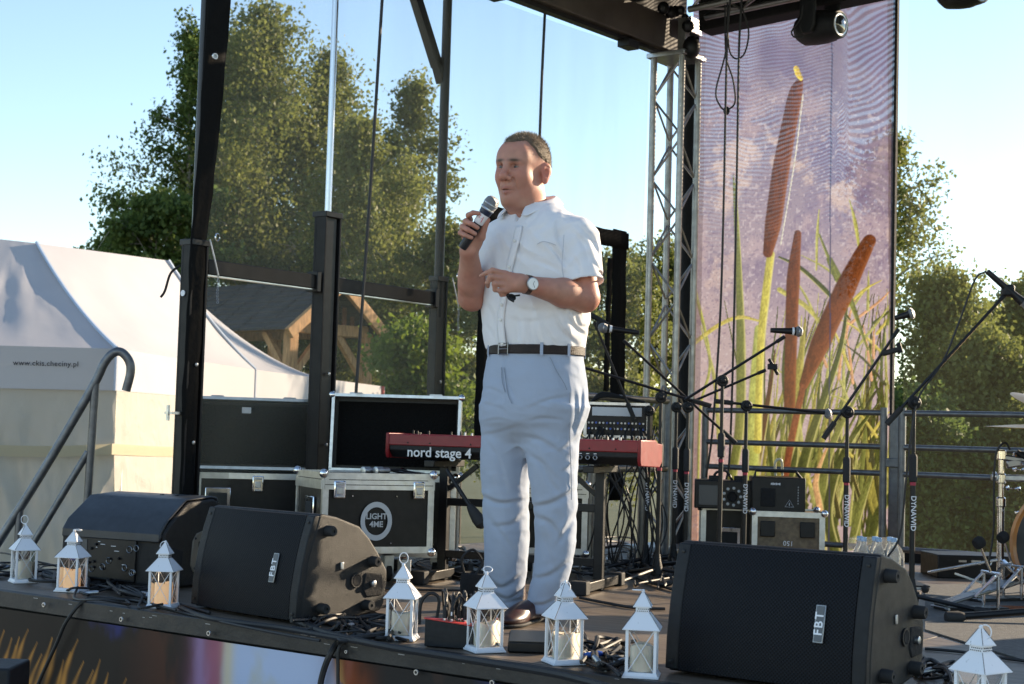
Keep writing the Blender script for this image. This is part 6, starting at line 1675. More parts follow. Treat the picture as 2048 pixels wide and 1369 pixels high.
SFOLDS = [([(1130, 548), (1108, 520), (1090, 500)], .008, 8), ([(1126, 520), (1112, 490), (1108, 455)], .007, 8), ([(1122, 560), (1095, 545), (1066, 535)], .006, 8), ([(1140, 470), (1165, 500), (1176, 545)], .009, 9), ([(1155, 462), (1182, 490), (1196, 530)], .008, 8), ([(1140, 520), (1152, 540), (1158, 562)], .007, 7), ([(1175, 520), (1190, 545), (1206, 560)], .006, 7),
    ([(1090, 420), (1070, 450), (1052, 470)], .006, 8), ([(1120, 430), (1100, 455), (1075, 480)], .005, 9), ([(990, 455), (1000, 490), (1010, 530)], .006, 9), ([(975, 480), (985, 520), (990, 560)], .006, 9), ([(1045, 470), (1040, 520), (1030, 560)], .005, 8),
    ([(1130, 632), (1145, 655), (1168, 672)], .009, 8), ([(1110, 640), (1125, 668), (1150, 690)], .008, 8), ([(1085, 650), (1095, 672), (1110, 694)], .006, 8), ([(1060, 655), (1064, 678), (1072, 698)], .005, 7), ([(1035, 650), (1038, 675), (1034, 700)], .005, 7), ([(975, 650), (990, 675), (995, 700)], .006, 7), ([(968, 600), (985, 625), (992, 650)], .005, 9),
    ([(1020, 610), (1050, 625), (1090, 628)], .006, 9), ([(1015, 640), (1055, 648), (1100, 642)], .004, 9), ([(1150, 640), (1158, 655), (1172, 655)], .007, 6)]
SF3 = [([mm(*q) for q in P_], d_, w_ / 544.) for P_, d_, w_ in SFOLDS]
def fold_field(x, y, z, folds):
    out = np.zeros_like(x)
    for P_, d_, w_ in folds:
        C = np.array(spline(P_, 4))[:, [0, 2]]
        lo, hi = C.min(0) - 4 * w_, C.max(0) + 4 * w_
        m_ = (x > lo[0]) & (x < hi[0]) & (z > lo[1]) & (z < hi[1])
        if not m_.any(): continue
        qx, qz = x[m_], z[m_]; best = np.full(qx.shape, 9.); sd = np.zeros_like(best); al = np.zeros_like(best)
        for i in range(len(C) - 1):
            a, b = C[i], C[i + 1]; e = b - a; L2 = e @ e + 1e-12
            t = np.clip(((qx - a[0]) * e[0] + (qz - a[1]) * e[1]) / L2, 0, 1); ux, uz = qx - a[0] - t * e[0], qz - a[1] - t * e[1]
            dd = np.hypot(ux, uz); k = dd < best; best[k] = dd[k]; sd[k] = (e[0] * uz - e[1] * ux)[k] / math.sqrt(L2); al[k] = (i + t[k]) / (len(C) - 1)
        w_ = w_ * .68; u = sd / w_; prof = (u * 1.25 - .45) * np.exp(-np.abs(best / w_) ** 1.7)
        out[m_] += d_ * .85 * prof * np.sin(np.clip(al * .9 + .05, 0, 1) * math.pi) ** .6
    return out
def shirt_f(p):
    d = shirt(p)
    m_ = np.abs(d) < .022
    q = p[m_]
    if len(q):
        # folds: draping from the shoulder, pulls at the armpit, slack above the belt
        s = q @ LB; f = q @ FB; z = q[:, 2]
        n1 = fbm(np.stack([s * 5 + z * 3.0, f * 4, z * 3.2], -1), 3)
        n2 = fbm(np.stack([s * 9 - z * 9, f * 9, z * 6 + 7], -1), 3)
        low = sstep(zpx(600), zpx(700), z); slv = sstep(.10, .17, s) * sstep(zpx(590), zpx(560), z)
        dd = -.008 * np.abs(n1) + .004 - .006 * np.abs(n2) * (.5 + slv) - low * .007 * np.abs(fbm(np.stack([s * 16, f * 16, z * 5], -1), 2))
        arm = np.exp(-((s - .10) ** 2 + (z - zpx(500)) ** 2) / .006)
        dd -= .008 * arm * np.abs(np.sin((s * .7 + (z - zpx(470)) * .7) * 75 + 3 * n1))
        side = np.exp(-((s - .16) / .06) ** 2) * sstep(zpx(560), zpx(640), z)
        dd -= .010 * side * np.abs(np.sin(s * 55 + z * 12 + 2 * n1))
        dd += fold_field(q[:, 0], q[:, 1], z, SF3)
        dn = d[m_] - dd
        # openings: neck, sleeve ends, hem
        def cap(a, b, r): 
            ab = b - a; L = np.linalg.norm(ab); ab = ab / L
            t = (q - a) @ ab; rad = np.linalg.norm(q - a - t[:, None] * ab, axis=1)
            return np.maximum(rad - r, np.maximum(-t, t - L))
        dn = np.maximum(dn, -cap(mm(1066, 440, .0), mm(1062, 350, -.02), .072))
        # V opening at the throat
        vz = zpx(455); w_ = np.clip((z - vz) / .07, 0, 1) * .034
        c_s = (mm(1040, 450, -.1) @ LB)
        dn = np.where((f > .03) & (z > vz), np.maximum(dn, w_ - np.abs(s - c_s + .004)), dn)
        dn = np.maximum(dn, zpx(712) - z)
        d[m_] = dn
    return d
sv, sf = net_mesh(shirt_f, mm(880, 730, 0) * V((1, 0, 1)) + V((0, -.36, 0)), mm(1260, 385, 0) * V((1, 0, 1)) + V((0, .30, 0)), .0042)
shirt_m = bpy.data.materials.new('shirt_cotton'); shirt_m.use_nodes = True
def _cot(mt, col, transl, wscale, bstr):
    nt = mt.node_tree; n, l = nt.nodes, nt.links; b = n['Principled BSDF']; out = n['Material Output']
    tc = n.new('ShaderNodeTexCoord')
    nz = n.new('ShaderNodeTexNoise'); nz.inputs['Scale'].default_value = wscale; nz.inputs['Detail'].default_value = 4
    l.new(tc.outputs['Object'], nz.inputs[0])
    n2 = n.new('ShaderNodeTexNoise'); n2.inputs['Scale'].default_value = 420; l.new(tc.outputs['Object'], n2.inputs[0])
    ad = n.new('ShaderNodeMath'); ad.operation = 'MULTIPLY_ADD'; ad.inputs[1].default_value = .25; l.new(n2.outputs[0], ad.inputs[0]); l.new(nz.outputs[0], ad.inputs[2])
    bp = n.new('ShaderNodeBump'); bp.inputs['Strength'].default_value = bstr; bp.inputs['Distance'].default_value = .004
    l.new(ad.outputs[0], bp.inputs['Height']); l.new(bp.outputs[0], b.inputs['Normal'])
    cr = n.new('ShaderNodeValToRGB'); cr.color_ramp.elements[0].color = (*[c * .93 for c in col], 1); cr.color_ramp.elements[1].color = (*col, 1)
    l.new(n2.outputs[0], cr.inputs[0]); l.new(cr.outputs[0], b.inputs['Base Color'])
    b.inputs['Roughness'].default_value = .8; b.inputs['Specular IOR Level'].default_value = .2; b.inputs['Sheen Weight'].default_value = .15
    if transl:
        t = n.new('ShaderNodeBsdfTranslucent'); t.inputs[0].default_value = (*col, 1); mx = n.new('ShaderNodeMixShader'); mx.inputs[0].default_value = transl
        l.new(b.outputs[0], mx.inputs[1]); l.new(t.outputs[0], mx.inputs[2]); l.new(mx.outputs[0], out.inputs[0])
_cot(shirt_m, (.88, .87, .89), .10, 45, .25)
np_mesh('shirt', sv, sf, shirt_m, man)

# ---- details sewn on the shirt: placket, buttons, pocket, collar
def on_shirt(o, dr, back=.0, far=.35):
    """first point of the shirt along dr from outside"""
    o, dr = V(o), V(dr); t = np.linspace(0, far, 400); P_ = o + t[:, None] * dr; d = shirt(P_); k = np.argmax(d < 0)
    return P_[max(k - 1, 0)] - dr * back if (d < 0).any() else None
def front_at(px, py, back=.004):
    a = mm(px, py, -.5); b = mm(px, py, .3); dr = (b - a) / np.linalg.norm(b - a)
    return on_shirt(a, dr, back, .8)
pl_rows = []
for py, px in ((452, 1038), (480, 1032), (520, 1022), (560, 1014), (600, 1006), (640, 1001), (670, 1002), (700, 1006)):
    pl_rows.append((px, py))
Cp = spline([V((a, b, 0)) for a, b in pl_rows], 6)
vv, ff = [], []
for (a, b, _) in Cp:
    for dx in (-7, -3, 3, 7):
        vv.append(front_at(a + dx, b, .0060 if abs(dx) < 5 else .0040))
for i in range(len(Cp) - 1):
    for j in range(3): ff.append((i * 4 + j, i * 4 + j + 1, (i + 1) * 4 + j + 1, (i + 1) * 4 + j))
pk_ = MB().add(vv, ff).build('placket', shirt_m, man, smooth=50); pk_.modifiers.new('t', 'SOLIDIFY').thickness = .004
but_m = mat('button_pearl', (.72, .70, .66), .3)
for (px, py) in ((1029, 482), (1018, 534), (1001, 640), (1004, 688), (1003, 610)):
    p = front_at(px, py, .010); MB().lathe([(.0062, 0), (.0062, .0022), (.0045, .003)], 12, p, FB * .8 + V((0, -.6, 0))).build('button', but_m, man)
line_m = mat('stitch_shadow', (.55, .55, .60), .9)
for pts in ([(1074, 489), (1084, 484), (1096, 485), (1112, 491)], [(1128, 470), (1126, 500), (1124, 530), (1127, 556)]):
    MB().tube(spline([front_at(a, b, .0045) for a, b in pts], 5), .0013, 5).build('seam', line_m, man)
# collar: stand and folded leaf, open at the throat
def collar():
    c0 = mm(1066, 421, .0); n_ = 40; v_, f_ = [], []
    for i in range(n_ + 1):
        t = i / n_ * 2 - 1; an = t * math.radians(157)      # 0 = nape
        e = -FB * math.cos(an) + LB * math.sin(an)
        fr = sstep(.45, 1, abs(t))
        zt = .066 - .050 * sstep(.1, 1, abs(t)); rr_ = .0755 + .004 * fr
        top = c0 + e * rr_ + V((0, 0, zt))
        mid_ = c0 + e * (rr_ + .010) + V((0, 0, zt - .004))
        pt = sstep(.80, .98, abs(t)) * (1 - sstep(.985, 1.0, abs(t)) * .5)
        low = c0 + e * (rr_ + .038 + .012 * fr) + V((0, 0, zt - .034 - .030 * pt)) - FB * .0 + FB * .020 * pt
        inn = c0 + e * (rr_ - .004) + V((0, 0, zt - .045))
        v_ += [inn, top, mid_, (mid_ + low) / 2 + e * .002, low]
    for i in range(n_):
        for j in range(4): f_.append((i * 5 + j, i * 5 + j + 1, (i + 1) * 5 + j + 1, (i + 1) * 5 + j))
    ob = MB().add(v_, f_).build('collar', shirt_m, man, smooth=70); ob.modifiers.new('t', 'SOLIDIFY').thickness = .005
    s_ = ob.modifiers.new('s', 'SUBSURF'); s_.levels = 1; s_.render_levels = 1
collar()

# ---- trousers
PEL = [(696, 980, 1163), (716, 977, 1165), (745, 971, 1169), (780, 966, 1174), (815, 964, 1173), (845, 968, 1154), (868, 990, 1126), (890, 1020, 1096)]
LGR = [(820, 966, 1062), (880, 962, 1062), (943, 961, 1058), (990, 965, 1057), (1040, 968, 1059), (1085, 970, 1059), (1130, 971, 1055), (1165, 977, 1050), (1195, 986, 1046), (1214, 991, 1045)]
LGL = [(820, 1064, 1172), (880, 1052, 1158), (943, 1056, 1154), (990, 1064, 1155), (1040, 1069, 1154), (1085, 1071, 1151), (1125, 1070, 1144), (1160, 1064, 1135), (1195, 1056, 1124), (1226, 1051, 1117)]
tro = Solid()
zs, cx, cy, a, b = loft_rows(PEL, 0.); tro.loft(zs, cx, cy, [x * 1.07 for x in a], [x * .86 for x in a], -YAW, 0, 2.2)
zs, cx, cy, a, b = loft_rows(LGR, .055, 1.12); tro.loft(zs, cx, cy, a, b, -YAW * .6, .05, 2.1)
zs, cx, cy, a, b = loft_rows(LGL, -.055, 1.12); tro.loft(zs, cx, cy, a, b, -YAW * .6, .05, 2.1)
tro.ell(mm(1130, 775, .06), (.075, .09, .10), .05)
ZK, ZH, ZC = zpx(1010), zpx(1180), zpx(860)
TFOLDS = [([(978, 1030), (1000, 1060), (1030, 1100)], .006, 9), ([(1090, 1060), (1098, 1100), (1112, 1140)], .005, 9), ([(975, 880), (1000, 920), (1015, 975)], .005, 9), ([(1075, 900), (1095, 950), (1120, 985)], .006, 9),  # px polyline, depth, width (px)
    ([(964, 990), (1000, 1003), (1052, 998)], .012, 9), ([(990, 1050), (1030, 1042), (1058, 1010)], .010, 10),
    ([(978, 1160), (1005, 1172), (1040, 1150)], .010, 9), ([(990, 1188), (1015, 1196), (1044, 1180)], .009, 8), ([(1005, 1205), (1044, 1198)], .008, 7),
    ([(964, 868), (1000, 862), (1036, 850)], .004, 7), ([(966, 806), (990, 812), (1012, 822)], .004, 7), ([(968, 842), (995, 838), (1020, 842)], .004, 6), ([(970, 775), (990, 780), (1008, 790)], .004, 6),
    ([(1056, 816), (1090, 802), (1130, 794)], .004, 7), ([(1050, 842), (1085, 836), (1120, 840)], .004, 7), ([(1046, 870), (1085, 880), (1120, 905)], .008, 10), ([(1052, 900), (1085, 925), (1112, 955)], .007, 11), ([(1030, 800), (1020, 780), (1012, 755)], .004, 5),
    ([(1066, 1008), (1100, 1000), (1150, 975)], .011, 10), ([(1070, 1028), (1100, 1040), (1120, 1070)], .010, 10), ([(1112, 1082), (1130, 1050), (1150, 1020)], .012, 10),
    ([(1068, 1150), (1100, 1140), (1138, 1112)], .010, 10), ([(1056, 1202), (1085, 1200), (1118, 1186)], .008, 8), ([(1120, 940), (1140, 930), (1152, 915)], .007, 8), ([(1118, 900), (1138, 885), (1154, 870)], .007, 8),
    ([(1150, 790), (1152, 830), (1146, 870)], .010, 8), ([(1163, 780), (1162, 815), (1153, 850)], .008, 7)]
TF3 = [([mm(*q) for q in P_], d_, w_ / 544.) for P_, d_, w_ in TFOLDS]
def tro_f(p):
    d = tro(p); m_ = np.abs(d) < .022; q = p[m_]
    if len(q):
        x, y, z = q.T
        n1 = fbm(np.stack([x * 6, y * 6, z * 5], -1), 3)
        fold = fold_field(x, y, z, TF3)
        pull = fbm(np.stack([x * 8 + z * 3, y * 8, z * 14], -1), 3)
        soft = fbm(np.stack([x * 14, y * 14, z * 3.5 + 4], -1), 2)
        dd = fold - .004 * np.abs(pull) + .002 * n1 - .003 * np.abs(soft) + .002
        # pressed-in fly and side seam
        s = q @ LB; f = q @ FB
        fly = np.exp(-((s - (mm(1012, 760, -.1) @ LB)) / .006) ** 2) * (f > .04) * sstep(zpx(830), zpx(760), z)
        dd -= .003 * fly
        dn = d[m_] - dd
        for rows, yd in ((LGR, .055), (LGL, -.055)):
            a_, b_ = mm((rows[-1][1] + rows[-1][2]) / 2, rows[-1][0] + 8, yd), mm((rows[-2][1] + rows[-2][2]) / 2, rows[-2][0], yd)
            ab = b_ - a_; L = np.linalg.norm(ab); ab = ab / L; t = (q - a_) @ ab
            dn = np.where(t < .08, np.maximum(dn, -(np.maximum(np.linalg.norm(q - a_ - t[:, None] * ab, axis=1) - .041, t - .055))), dn)
        d[m_] = dn
    return d
tv, tf = net_mesh(tro_f, mm(930, 1240, 0) * V((1, 0, 0)) + V((0, -.26, .004)), mm(1200, 690, 0) * V((1, 0, 1)) + V((0, .26, 0)), .0040)
tro_m = bpy.data.materials.new('trouser_cotton'); tro_m.use_nodes = True
_cot(tro_m, (.37, .43, .54), 0., 60, .22)
np_mesh('trousers', tv, tf, tro_m, man)
def on_tro(px, py, back=.004):
    a = mm(px, py, -.5); b = mm(px, py, .3); dr = (b - a) / np.linalg.norm(b - a)
    t = np.linspace(0, .8, 500); P_ = a + t[:, None] * dr; d = tro(P_); k = np.argmax(d < 0); return P_[max(k - 1, 0)] - dr * back
seam_t = mat('trouser_seam', (.27, .31, .38), .9)
for pts in ([(1100, 714), (1112, 740), (1128, 766), (1134, 780)], [(1140, 785), (1139, 860), (1142, 940), (1143, 1000)], [(1008, 735), (1012, 765), (1016, 790), (1024, 808)], [(1003, 735), (1004, 760), (1010, 785)]):
    MB().tube(spline([on_tro(a, b, .0052) for a, b in pts], 6), .0016, 5).build('seam', seam_t, man)

# ---- belt with buckle and loops
def belt():
    zs, cx, cy, a, b = loft_rows(PEL[:3], 0.); n_ = 72; v_, f_ = [], []
    zc = zpx(703)
    for i in range(n_):
        an = 2 * math.pi * i / n_; ca, sa = math.cos(an), math.sin(an)
        A, B_ = np.interp(zc, sorted(zs), [x for _, x in sorted(zip(zs, a))]) * 1.07, np.interp(zc, sorted(zs), [x for _, x in sorted(zip(zs, a))]) * .86
        r = (abs(ca) ** 2.2 + abs(sa) ** 2.2) ** (-1 / 2.2)
        base = V((np.interp(zc, sorted(zs), [x for _, x in sorted(zip(zs, cx))]), 0, zc)); 
        for (o_, z_) in ((.004, -.017), (.0085, -.014), (.0085, .014), (.004, .017)):
            v_.append(base + LB * ca * r * (A + o_) + FB * sa * r * (B_ + o_) + V((0, np.interp(zc, sorted(zs), [x for _, x in sorted(zip(zs, cy))]), z_)))
    for i in range(n_):
        j = (i + 1) % n_
        for k in range(4): f_.append((i * 4 + k, i * 4 + (k + 1) % 4, j * 4 + (k + 1) % 4, j * 4 + k))
    MB().add(v_, f_).build('belt', mat('belt_leather', (.016, .008, .006), .5, spec=.3, bump=.3, bscale=200, var=.3), man)
    def at(an, out): 
        ca, sa = math.cos(an), math.sin(an); r = (abs(ca) ** 2.2 + abs(sa) ** 2.2) ** (-1 / 2.2)
        A = np.interp(zc, sorted(zs), [x for _, x in sorted(zip(zs, a))])
        return V((np.interp(zc, sorted(zs), [x for _, x in sorted(zip(zs, cx))]), np.interp(zc, sorted(zs), [x for _, x in sorted(zip(zs, cy))]), zc)) + LB * ca * r * (A * 1.07 + out) + FB * sa * r * (A * .86 + out)
    c_ = at(math.radians(97), .012); tdir = LB
    MB().tube([c_ + tdir * x + V((0, 0, z)) for x, z in ((-.022, -.020), (.022, -.020), (.022, .020), (-.022, .020))], .0026, 6, closed=True).build('buckle', K['steel'], man)
    MB().tube([c_ + tdir * -.02, c_ + tdir * .02], .002, 5).build('buckle_prong', K['steel'], man)
    for an in (50, 128, 15, -40):
        p = at(math.radians(an), .0095); q = at(math.radians(an + 2.5), .0095); e = (q - p) / np.linalg.norm(q - p)
        MB().box(p, (.011, .003, .046), math.atan2(e[1], e[0])).build('belt_loop', tro_m, man)
belt()

# ---- shoes
shoe_m = mat('oxblood_leather', (.040, .012, .010), .34, var=.3, vscale=20, rvar=.08)
def shoe(heel, toe, nm='shoe'):
    heel, toe = V(heel), V(toe); e = toe - heel; L = np.linalg.norm(e); e /= L; s_ = np.cross(UPV, e)
    M = np.stack([e, s_, UPV], 1); W_ = lambda x, y, z: heel + e * x + s_ * y + UPV * z
    S_ = Solid()
    S_.ell(W_(.055, 0, .045), (.062, .036, .045), .02, M).cone(W_(.06, 0, .05), W_(.055, 0, .115), .042, .040, .02)
    S_.ell(W_(L * .55, 0, .040), (L * .33, .040, .042), .03, M).ell(W_(L - .085, .0, .026), (.085, .045, .028), .025, M)
    def f(p): return np.maximum(S_(p), .012 - p[:, 2])
    v, fc_ = net_mesh(f, np.minimum(heel, toe) - .09 + V((0, 0, .09)), np.maximum(heel, toe) + .09 + V((0, 0, .08)), .004)
    ob = np_mesh(nm, v, fc_, shoe_m, man)
    S2 = Solid().ell(W_(.055, 0, .01), (.064, .039, .02), .01, M).ell(W_(L * .55, 0, .01), (L * .36, .041, .02), .02, M).ell(W_(L - .085, 0, .01), (.088, .049, .02), .02, M)
    def f2(p): return np.maximum(np.maximum(S2(p), p[:, 2] - .0135), .0005 - p[:, 2])
    v, fc_ = net_mesh(f2, np.minimum(heel, toe) - .09 + V((0, 0, .085)), np.maximum(heel, toe) + .09 + V((0, 0, .03)), .004)
    np_mesh('sole', v, fc_, K['rubber'], ob)
fl_ = lambda px, py: _Rm @ (on_z(px, py) - MO)
shoe(fl_(1108, 1232) * V((1, 1, 0)), fl_(1006, 1258) * V((1, 1, 0)))
hr0 = fl_(1040, 1214) * V((1, 1, 0)); shoe(hr0, hr0 + (fl_(1000, 1258) - fl_(1108, 1232)) * V((.9, 1, 0)) * 1.0)
# ---- head frame
TH = math.radians(34)
HF = V((-math.sin(TH), -math.cos(TH), 0)); HL = V((math.cos(TH), -math.sin(TH), 0)); HU = UPV.copy()
tilt = math.radians(-2); HF, HU = HF * math.cos(tilt) + HU * math.sin(tilt), HU * math.cos(tilt) - HF * math.sin(tilt)
roll_ = math.radians(-3.0); HL, HU = HL * math.cos(roll_) + HU * math.sin(roll_), HU * math.cos(roll_) - HL * math.sin(roll_)
HC = mm(1045, 339, -.035)
HM = np.stack([HL, HF, HU], 1)
def hd(x, y, z): return HC + HM @ V((x, y, z))
body = Solid()
E_ = lambda c, r, k=.02, sub=False: body.ell(hd(*c), r, k, HM, sub)
E_((0, -.016, .034), (.083, .104, .094), 0)
E_((0, .032, -.050), (.061, .066, .088), .045)
E_((0, .070, .035), (.060, .032, .055), .04)                       # forehead
E_((.034, .008, -.080), (.038, .052, .040), .04); E_((-.032, .008, -.078), (.036, .052, .040), .04)   # jowls
E_((0, .070, -.112), (.028, .026, .024), .03)                      # chin
E_((0, .040, -.132), (.040, .045, .020), .03)                      # double chin
for s in (-1, 1):
    E_((s * .040, .064, -.036), (.026, .028, .028), .03)           # cheek
    body.cone(hd(s * .011, .097, .015), hd(s * .046, .083, .017), .0105, .0095, .012)   # brow
    E_((s * .032, .107, -.003), (.020, .020, .011), .012, True)    # socket
    E_((s * .0325, .0800, -.002), (.0160, .0142, .0125), .005)     # lids
    E_((s * .0325, .0955, -.0035), (.0132, .012, .0027), .002, True)  # slit
    E_((s * .0325, .0905, -.016), (.016, .006, .006), .008)        # bag
    E_((s * .0160, .105, -.046), (.0105, .012, .0095), .008)       # nostril wing
    body.cone(hd(s * .0265, .0985, -.046), hd(s * .039, .083, -.086), .0032, .0026, .009, True)
    body.cone(hd(s * .019, .0955, .0075), hd(s * .045, .084, .0065), .0018, .0018, .005, True)  # nasolabial fold
body.cone(hd(0, .097, .012), hd(0, .121, -.036), .0100, .0125, .012)
E_((0, .1215, -.041), (.0145, .013, .0125), .010)
for s in (-1, 1): E_((s * .008, .116, -.0545), (.0045, .007, .004), .003, True)
E_((0, .090, -.071), (.027, .014, .016), .015)
LZ = -.012
body.cone(hd(-.025, .086, -.070 + LZ), hd(0, .1010, -.0660 + LZ), .0042, .0060, .006).cone(hd(.025, .086, -.070 + LZ), hd(0, .1010, -.0660 + LZ), .0042, .0060, .006)
body.cone(hd(-.018, .089, -.079 + LZ), hd(0, .0990, -.0825 + LZ), .0048, .0072, .006).cone(hd(.018, .089, -.079 + LZ), hd(0, .0990, -.0825 + LZ), .0048, .0072, .006)
body.cone(hd(-.026, .0880, -.0735 + LZ), hd(0, .1030, -.0738 + LZ), .0018, .0026, .002, True).cone(hd(.026, .0880, -.0735 + LZ), hd(0, .1030, -.0738 + LZ), .0018, .0026, .002, True)
for s in (-1, 1):
    Me = np.stack([HL * s, HF, HU], 1)
    ce = hd(s * .088, -.024, -.012); ax1 = HL * s * .88 + HF * .30; ax1 /= np.linalg.norm(ax1); ax2 = np.cross(HU, ax1); ax2 /= np.linalg.norm(ax2); Mx = np.stack([ax1, ax2, np.cross(ax1, ax2)], 1)
    body.ell(ce + HU * .008, (.0085, .0240, .0290), .007, Mx); body.ell(ce - HU * .020 + HF * .004, (.0080, .0150, .0220), .009, Mx)
    body.ell(ce + ax1 * .0105 + HF * .006, (.0100, .0120, .0180), .004, Mx, True); body.ell(ce + ax1 * .0095 + HU * .021, (.0050, .0150, .0055), .004, Mx, True)
body.cone(hd(0, -.022, -.060), NECK0 + V((0, 0, .0)), .064, .072, .03)
body.cone(hd(0, .020, -.100), NECK0 + FB * .015, .050, .060, .03)
# ---- arms
body.cone(SL, EL, .052, .050, .02)
U2 = EL + (WL - EL) * .38
body.cone(EL, U2, .050, .050, .02).cone(U2, WL, .050, .0305, .02)
body.cone(SR, ER, .052, .050, .02)
U3 = ER + (WR - ER) * .36
body.cone(ER, U3, .050, .049, .02).cone(U3, WR, .049, .031, .02)
# torso core below the shirt keeps the body one piece
zs, cx, cy, a, b = loft_rows(TOR[2:], 0.); body.loft(zs, cx, cy, [x * 1.09 - .026 for x in a], [x * .84 - .026 for x in a], -YAW, .03, 2.1)
body.cone(mm(1066, 455, 0), SL, .05, .045, .03).cone(mm(1066, 455, 0), SR, .05, .045, .03)
# ---- his left hand (back of the hand towards the camera)
YH = -.30
def fing(pts, rs, k=.003):
    P_ = [mm(*q) for q in pts]
    for i in range(len(P_) - 1): body.cone(P_[i], P_[i + 1], rs[i] * .92, rs[i + 1] * .9, k if i else .007)
body.cone(WL, mm(1040, 567, YH), .0305, .028, .015)
for (px, py) in ((1010, 549), (1008, 559), (1010, 570), (1014, 580)):
    body.cone(mm(1040, 566 + (py - 565) * .35, YH), mm(px, py, YH - .004), .021, .0125, .014)
fing([(1010, 548, YH - .005), (985, 541, YH - .020), (971, 547, YH - .018), (962, 552, YH - .012)], [.0120, .0105, .0090, .0075])
fing([(1007, 558, YH - .008), (981, 554, YH - .028), (975, 566, YH - .020), (976, 573, YH - .006)], [.0122, .0108, .0092, .0080])
fing([(1009, 570, YH - .006), (989, 568, YH - .026), (990, 580, YH - .014), (998, 582, YH - .002)], [.0120, .0105, .0092, .0080])
fing([(1014, 581, YH - .002), (1000, 582, YH - .018), (1003, 590, YH - .006), (1010, 590, YH + .004)], [.0110, .0095, .0085, .0075])
fing([(1036, 560, YH + .022), (1012, 556, YH + .040), (996, 558, YH + .044), (986, 562, YH + .040)], [.0150, .0125, .0105, .0085])
# ---- his right hand round the microphone
MA, MBt = mm(924, 497, -.175), mm(989, 397, -.215)
mdir = (MBt - MA) / np.linalg.norm(MBt - MA); YM = -.19
body.cone(WR, mm(944, 484, YM + .045), .031, .030, .015)
body.cone(mm(944, 484, YM + .045), mm(934, 448, YM + .036), .024, .016, .02).cone(mm(948, 486, YM + .040), mm(930, 466, YM + .034), .022, .016, .02).cone(mm(950, 482, YM + .04), mm(962, 474, YM + .02), .020, .016, .02)
fing([(940, 440, YM + .030), (937, 431, YM - .004), (946, 426, YM - .026), (957, 427, YM - .030)], [.0125, .0112, .0098, .0085])
fing([(934, 449, YM + .026), (931, 443, YM - .012), (942, 448, YM - .034), (955, 456, YM - .030)], [.0128, .0115, .0100, .0088])
fing([(929, 458, YM + .024), (925, 454, YM - .014), (936, 460, YM - .036), (950, 468, YM - .032)], [.0125, .0112, .0098, .0086])
fing([(925, 468, YM + .024), (921, 466, YM - .010), (931, 471, YM - .032), (943, 476, YM - .030)], [.0118, .0105, .0092, .0080])
fing([(962, 474, YM + .018), (967, 460, YM + .006), (972, 447, YM - .004), (976, 440, YM - .008)], [.0170, .0135, .0115, .0095])
bv, bf = net_mesh(body, V((-.30, -.42, zpx(730))), V((.30, .26, 1.83)), .0030)
q = (bv - HC) @ HM
rng = np.random.default_rng(2)
col = np.tile(V((.46, .222, .158)), (len(bv), 1))
def tint(m_, c, s=1.):
    global col
    m_ = (np.clip(m_, 0, 1) * s)[:, None]; col = col * (1 - m_) + V(c) * m_
mot = fbm(bv * 45, 3); col *= (1 + .10 * mot)[:, None]; col[:, 1:] *= (1 - .10 * fbm(bv * 16 + 5, 2))[:, None]
hx, hy, hz_ = np.abs(q[:, 0]), q[:, 1], q[:, 2]
head = sstep(-.16, -.13, hz_) * (np.linalg.norm(q, axis=1) < .22)
G = lambda c, r: np.exp(-(((hx - c[0]) / r[0]) ** 2 + ((hy - c[1]) / r[1]) ** 2 + ((hz_ - c[2]) / r[2]) ** 2))
tint(G((.045, .07, -.03), (.028, .04, .024)), (.46, .15, .11), .7)
tint(G((0, .12, -.033), (.02, .02, .02)), (.46, .15, .11), .6)
tint(G((.095, -.015, -.01), (.018, .04, .05)), (.55, .17, .12), .8)
tint(G((0, .100, -.0785), (.023, .018, .0048)), (.33, .11, .10), .95); tint(G((0, .100, -.0945), (.020, .016, .006)), (.37, .13, .115), .95)
tint(G((0, .097, -.0858), (.024, .022, .0022)), (.05, .015, .014), .95)
tint(G((.030, .100, .0195), (.021, .022, .0058)) * head * 1.3, (.065, .036, .022), 1.)
tint(G((.0325, .092, .0030), (.013, .010, .0022)), (.06, .025, .018), .95); tint(G((.0325, .09, -.017), (.014, .012, .006)), (.30, .12, .09), .6); tint(G((.0325, .088, -.0035), (.0155, .014, .0030)), (.14, .06, .045), .7)
tint(G((0, .07, -.09), (.055, .05, .04)) * head, (.38, .17, .125), .5)
tint(sstep(-.12, -.2, hz_) * (np.linalg.norm(q[:, :2], axis=1) < .13), (.46, .19, .13), .6)
skin = bpy.data.materials.new('skin'); skin.use_nodes = True
def _skin(mt):
    nt = mt.node_tree; n, l = nt.nodes, nt.links; b_ = n['Principled BSDF']
    a_ = n.new('ShaderNodeAttribute'); a_.attribute_name = 'col'; l.new(a_.outputs['Color'], b_.inputs['Base Color'])
    b_.inputs['Roughness'].default_value = .5; b_.inputs['Specular IOR Level'].default_value = .35
    b_.inputs['Subsurface Weight'].default_value = .25; b_.inputs['Subsurface Radius'].default_value = (.012, .005, .003); b_.inputs['Subsurface Scale'].default_value = .6
    tc = n.new('ShaderNodeTexCoord'); nz = n.new('ShaderNodeTexNoise'); nz.inputs['Scale'].default_value = 260; nz.inputs['Detail'].default_value = 3
    l.new(tc.outputs['Object'], nz.inputs[0]); bp = n.new('ShaderNodeBump'); bp.inputs['Strength'].default_value = .18; bp.inputs['Distance'].default_value = .003
    l.new(nz.outputs[0], bp.inputs['Height']); l.new(bp.outputs[0], b_.inputs['Normal'])
_skin(skin)
np_mesh('body', bv, bf, skin, man, attrs={'col': ('FLOAT_COLOR', np.concatenate([np.clip(col, 0, 1), np.ones((len(bv), 1))], 1))})
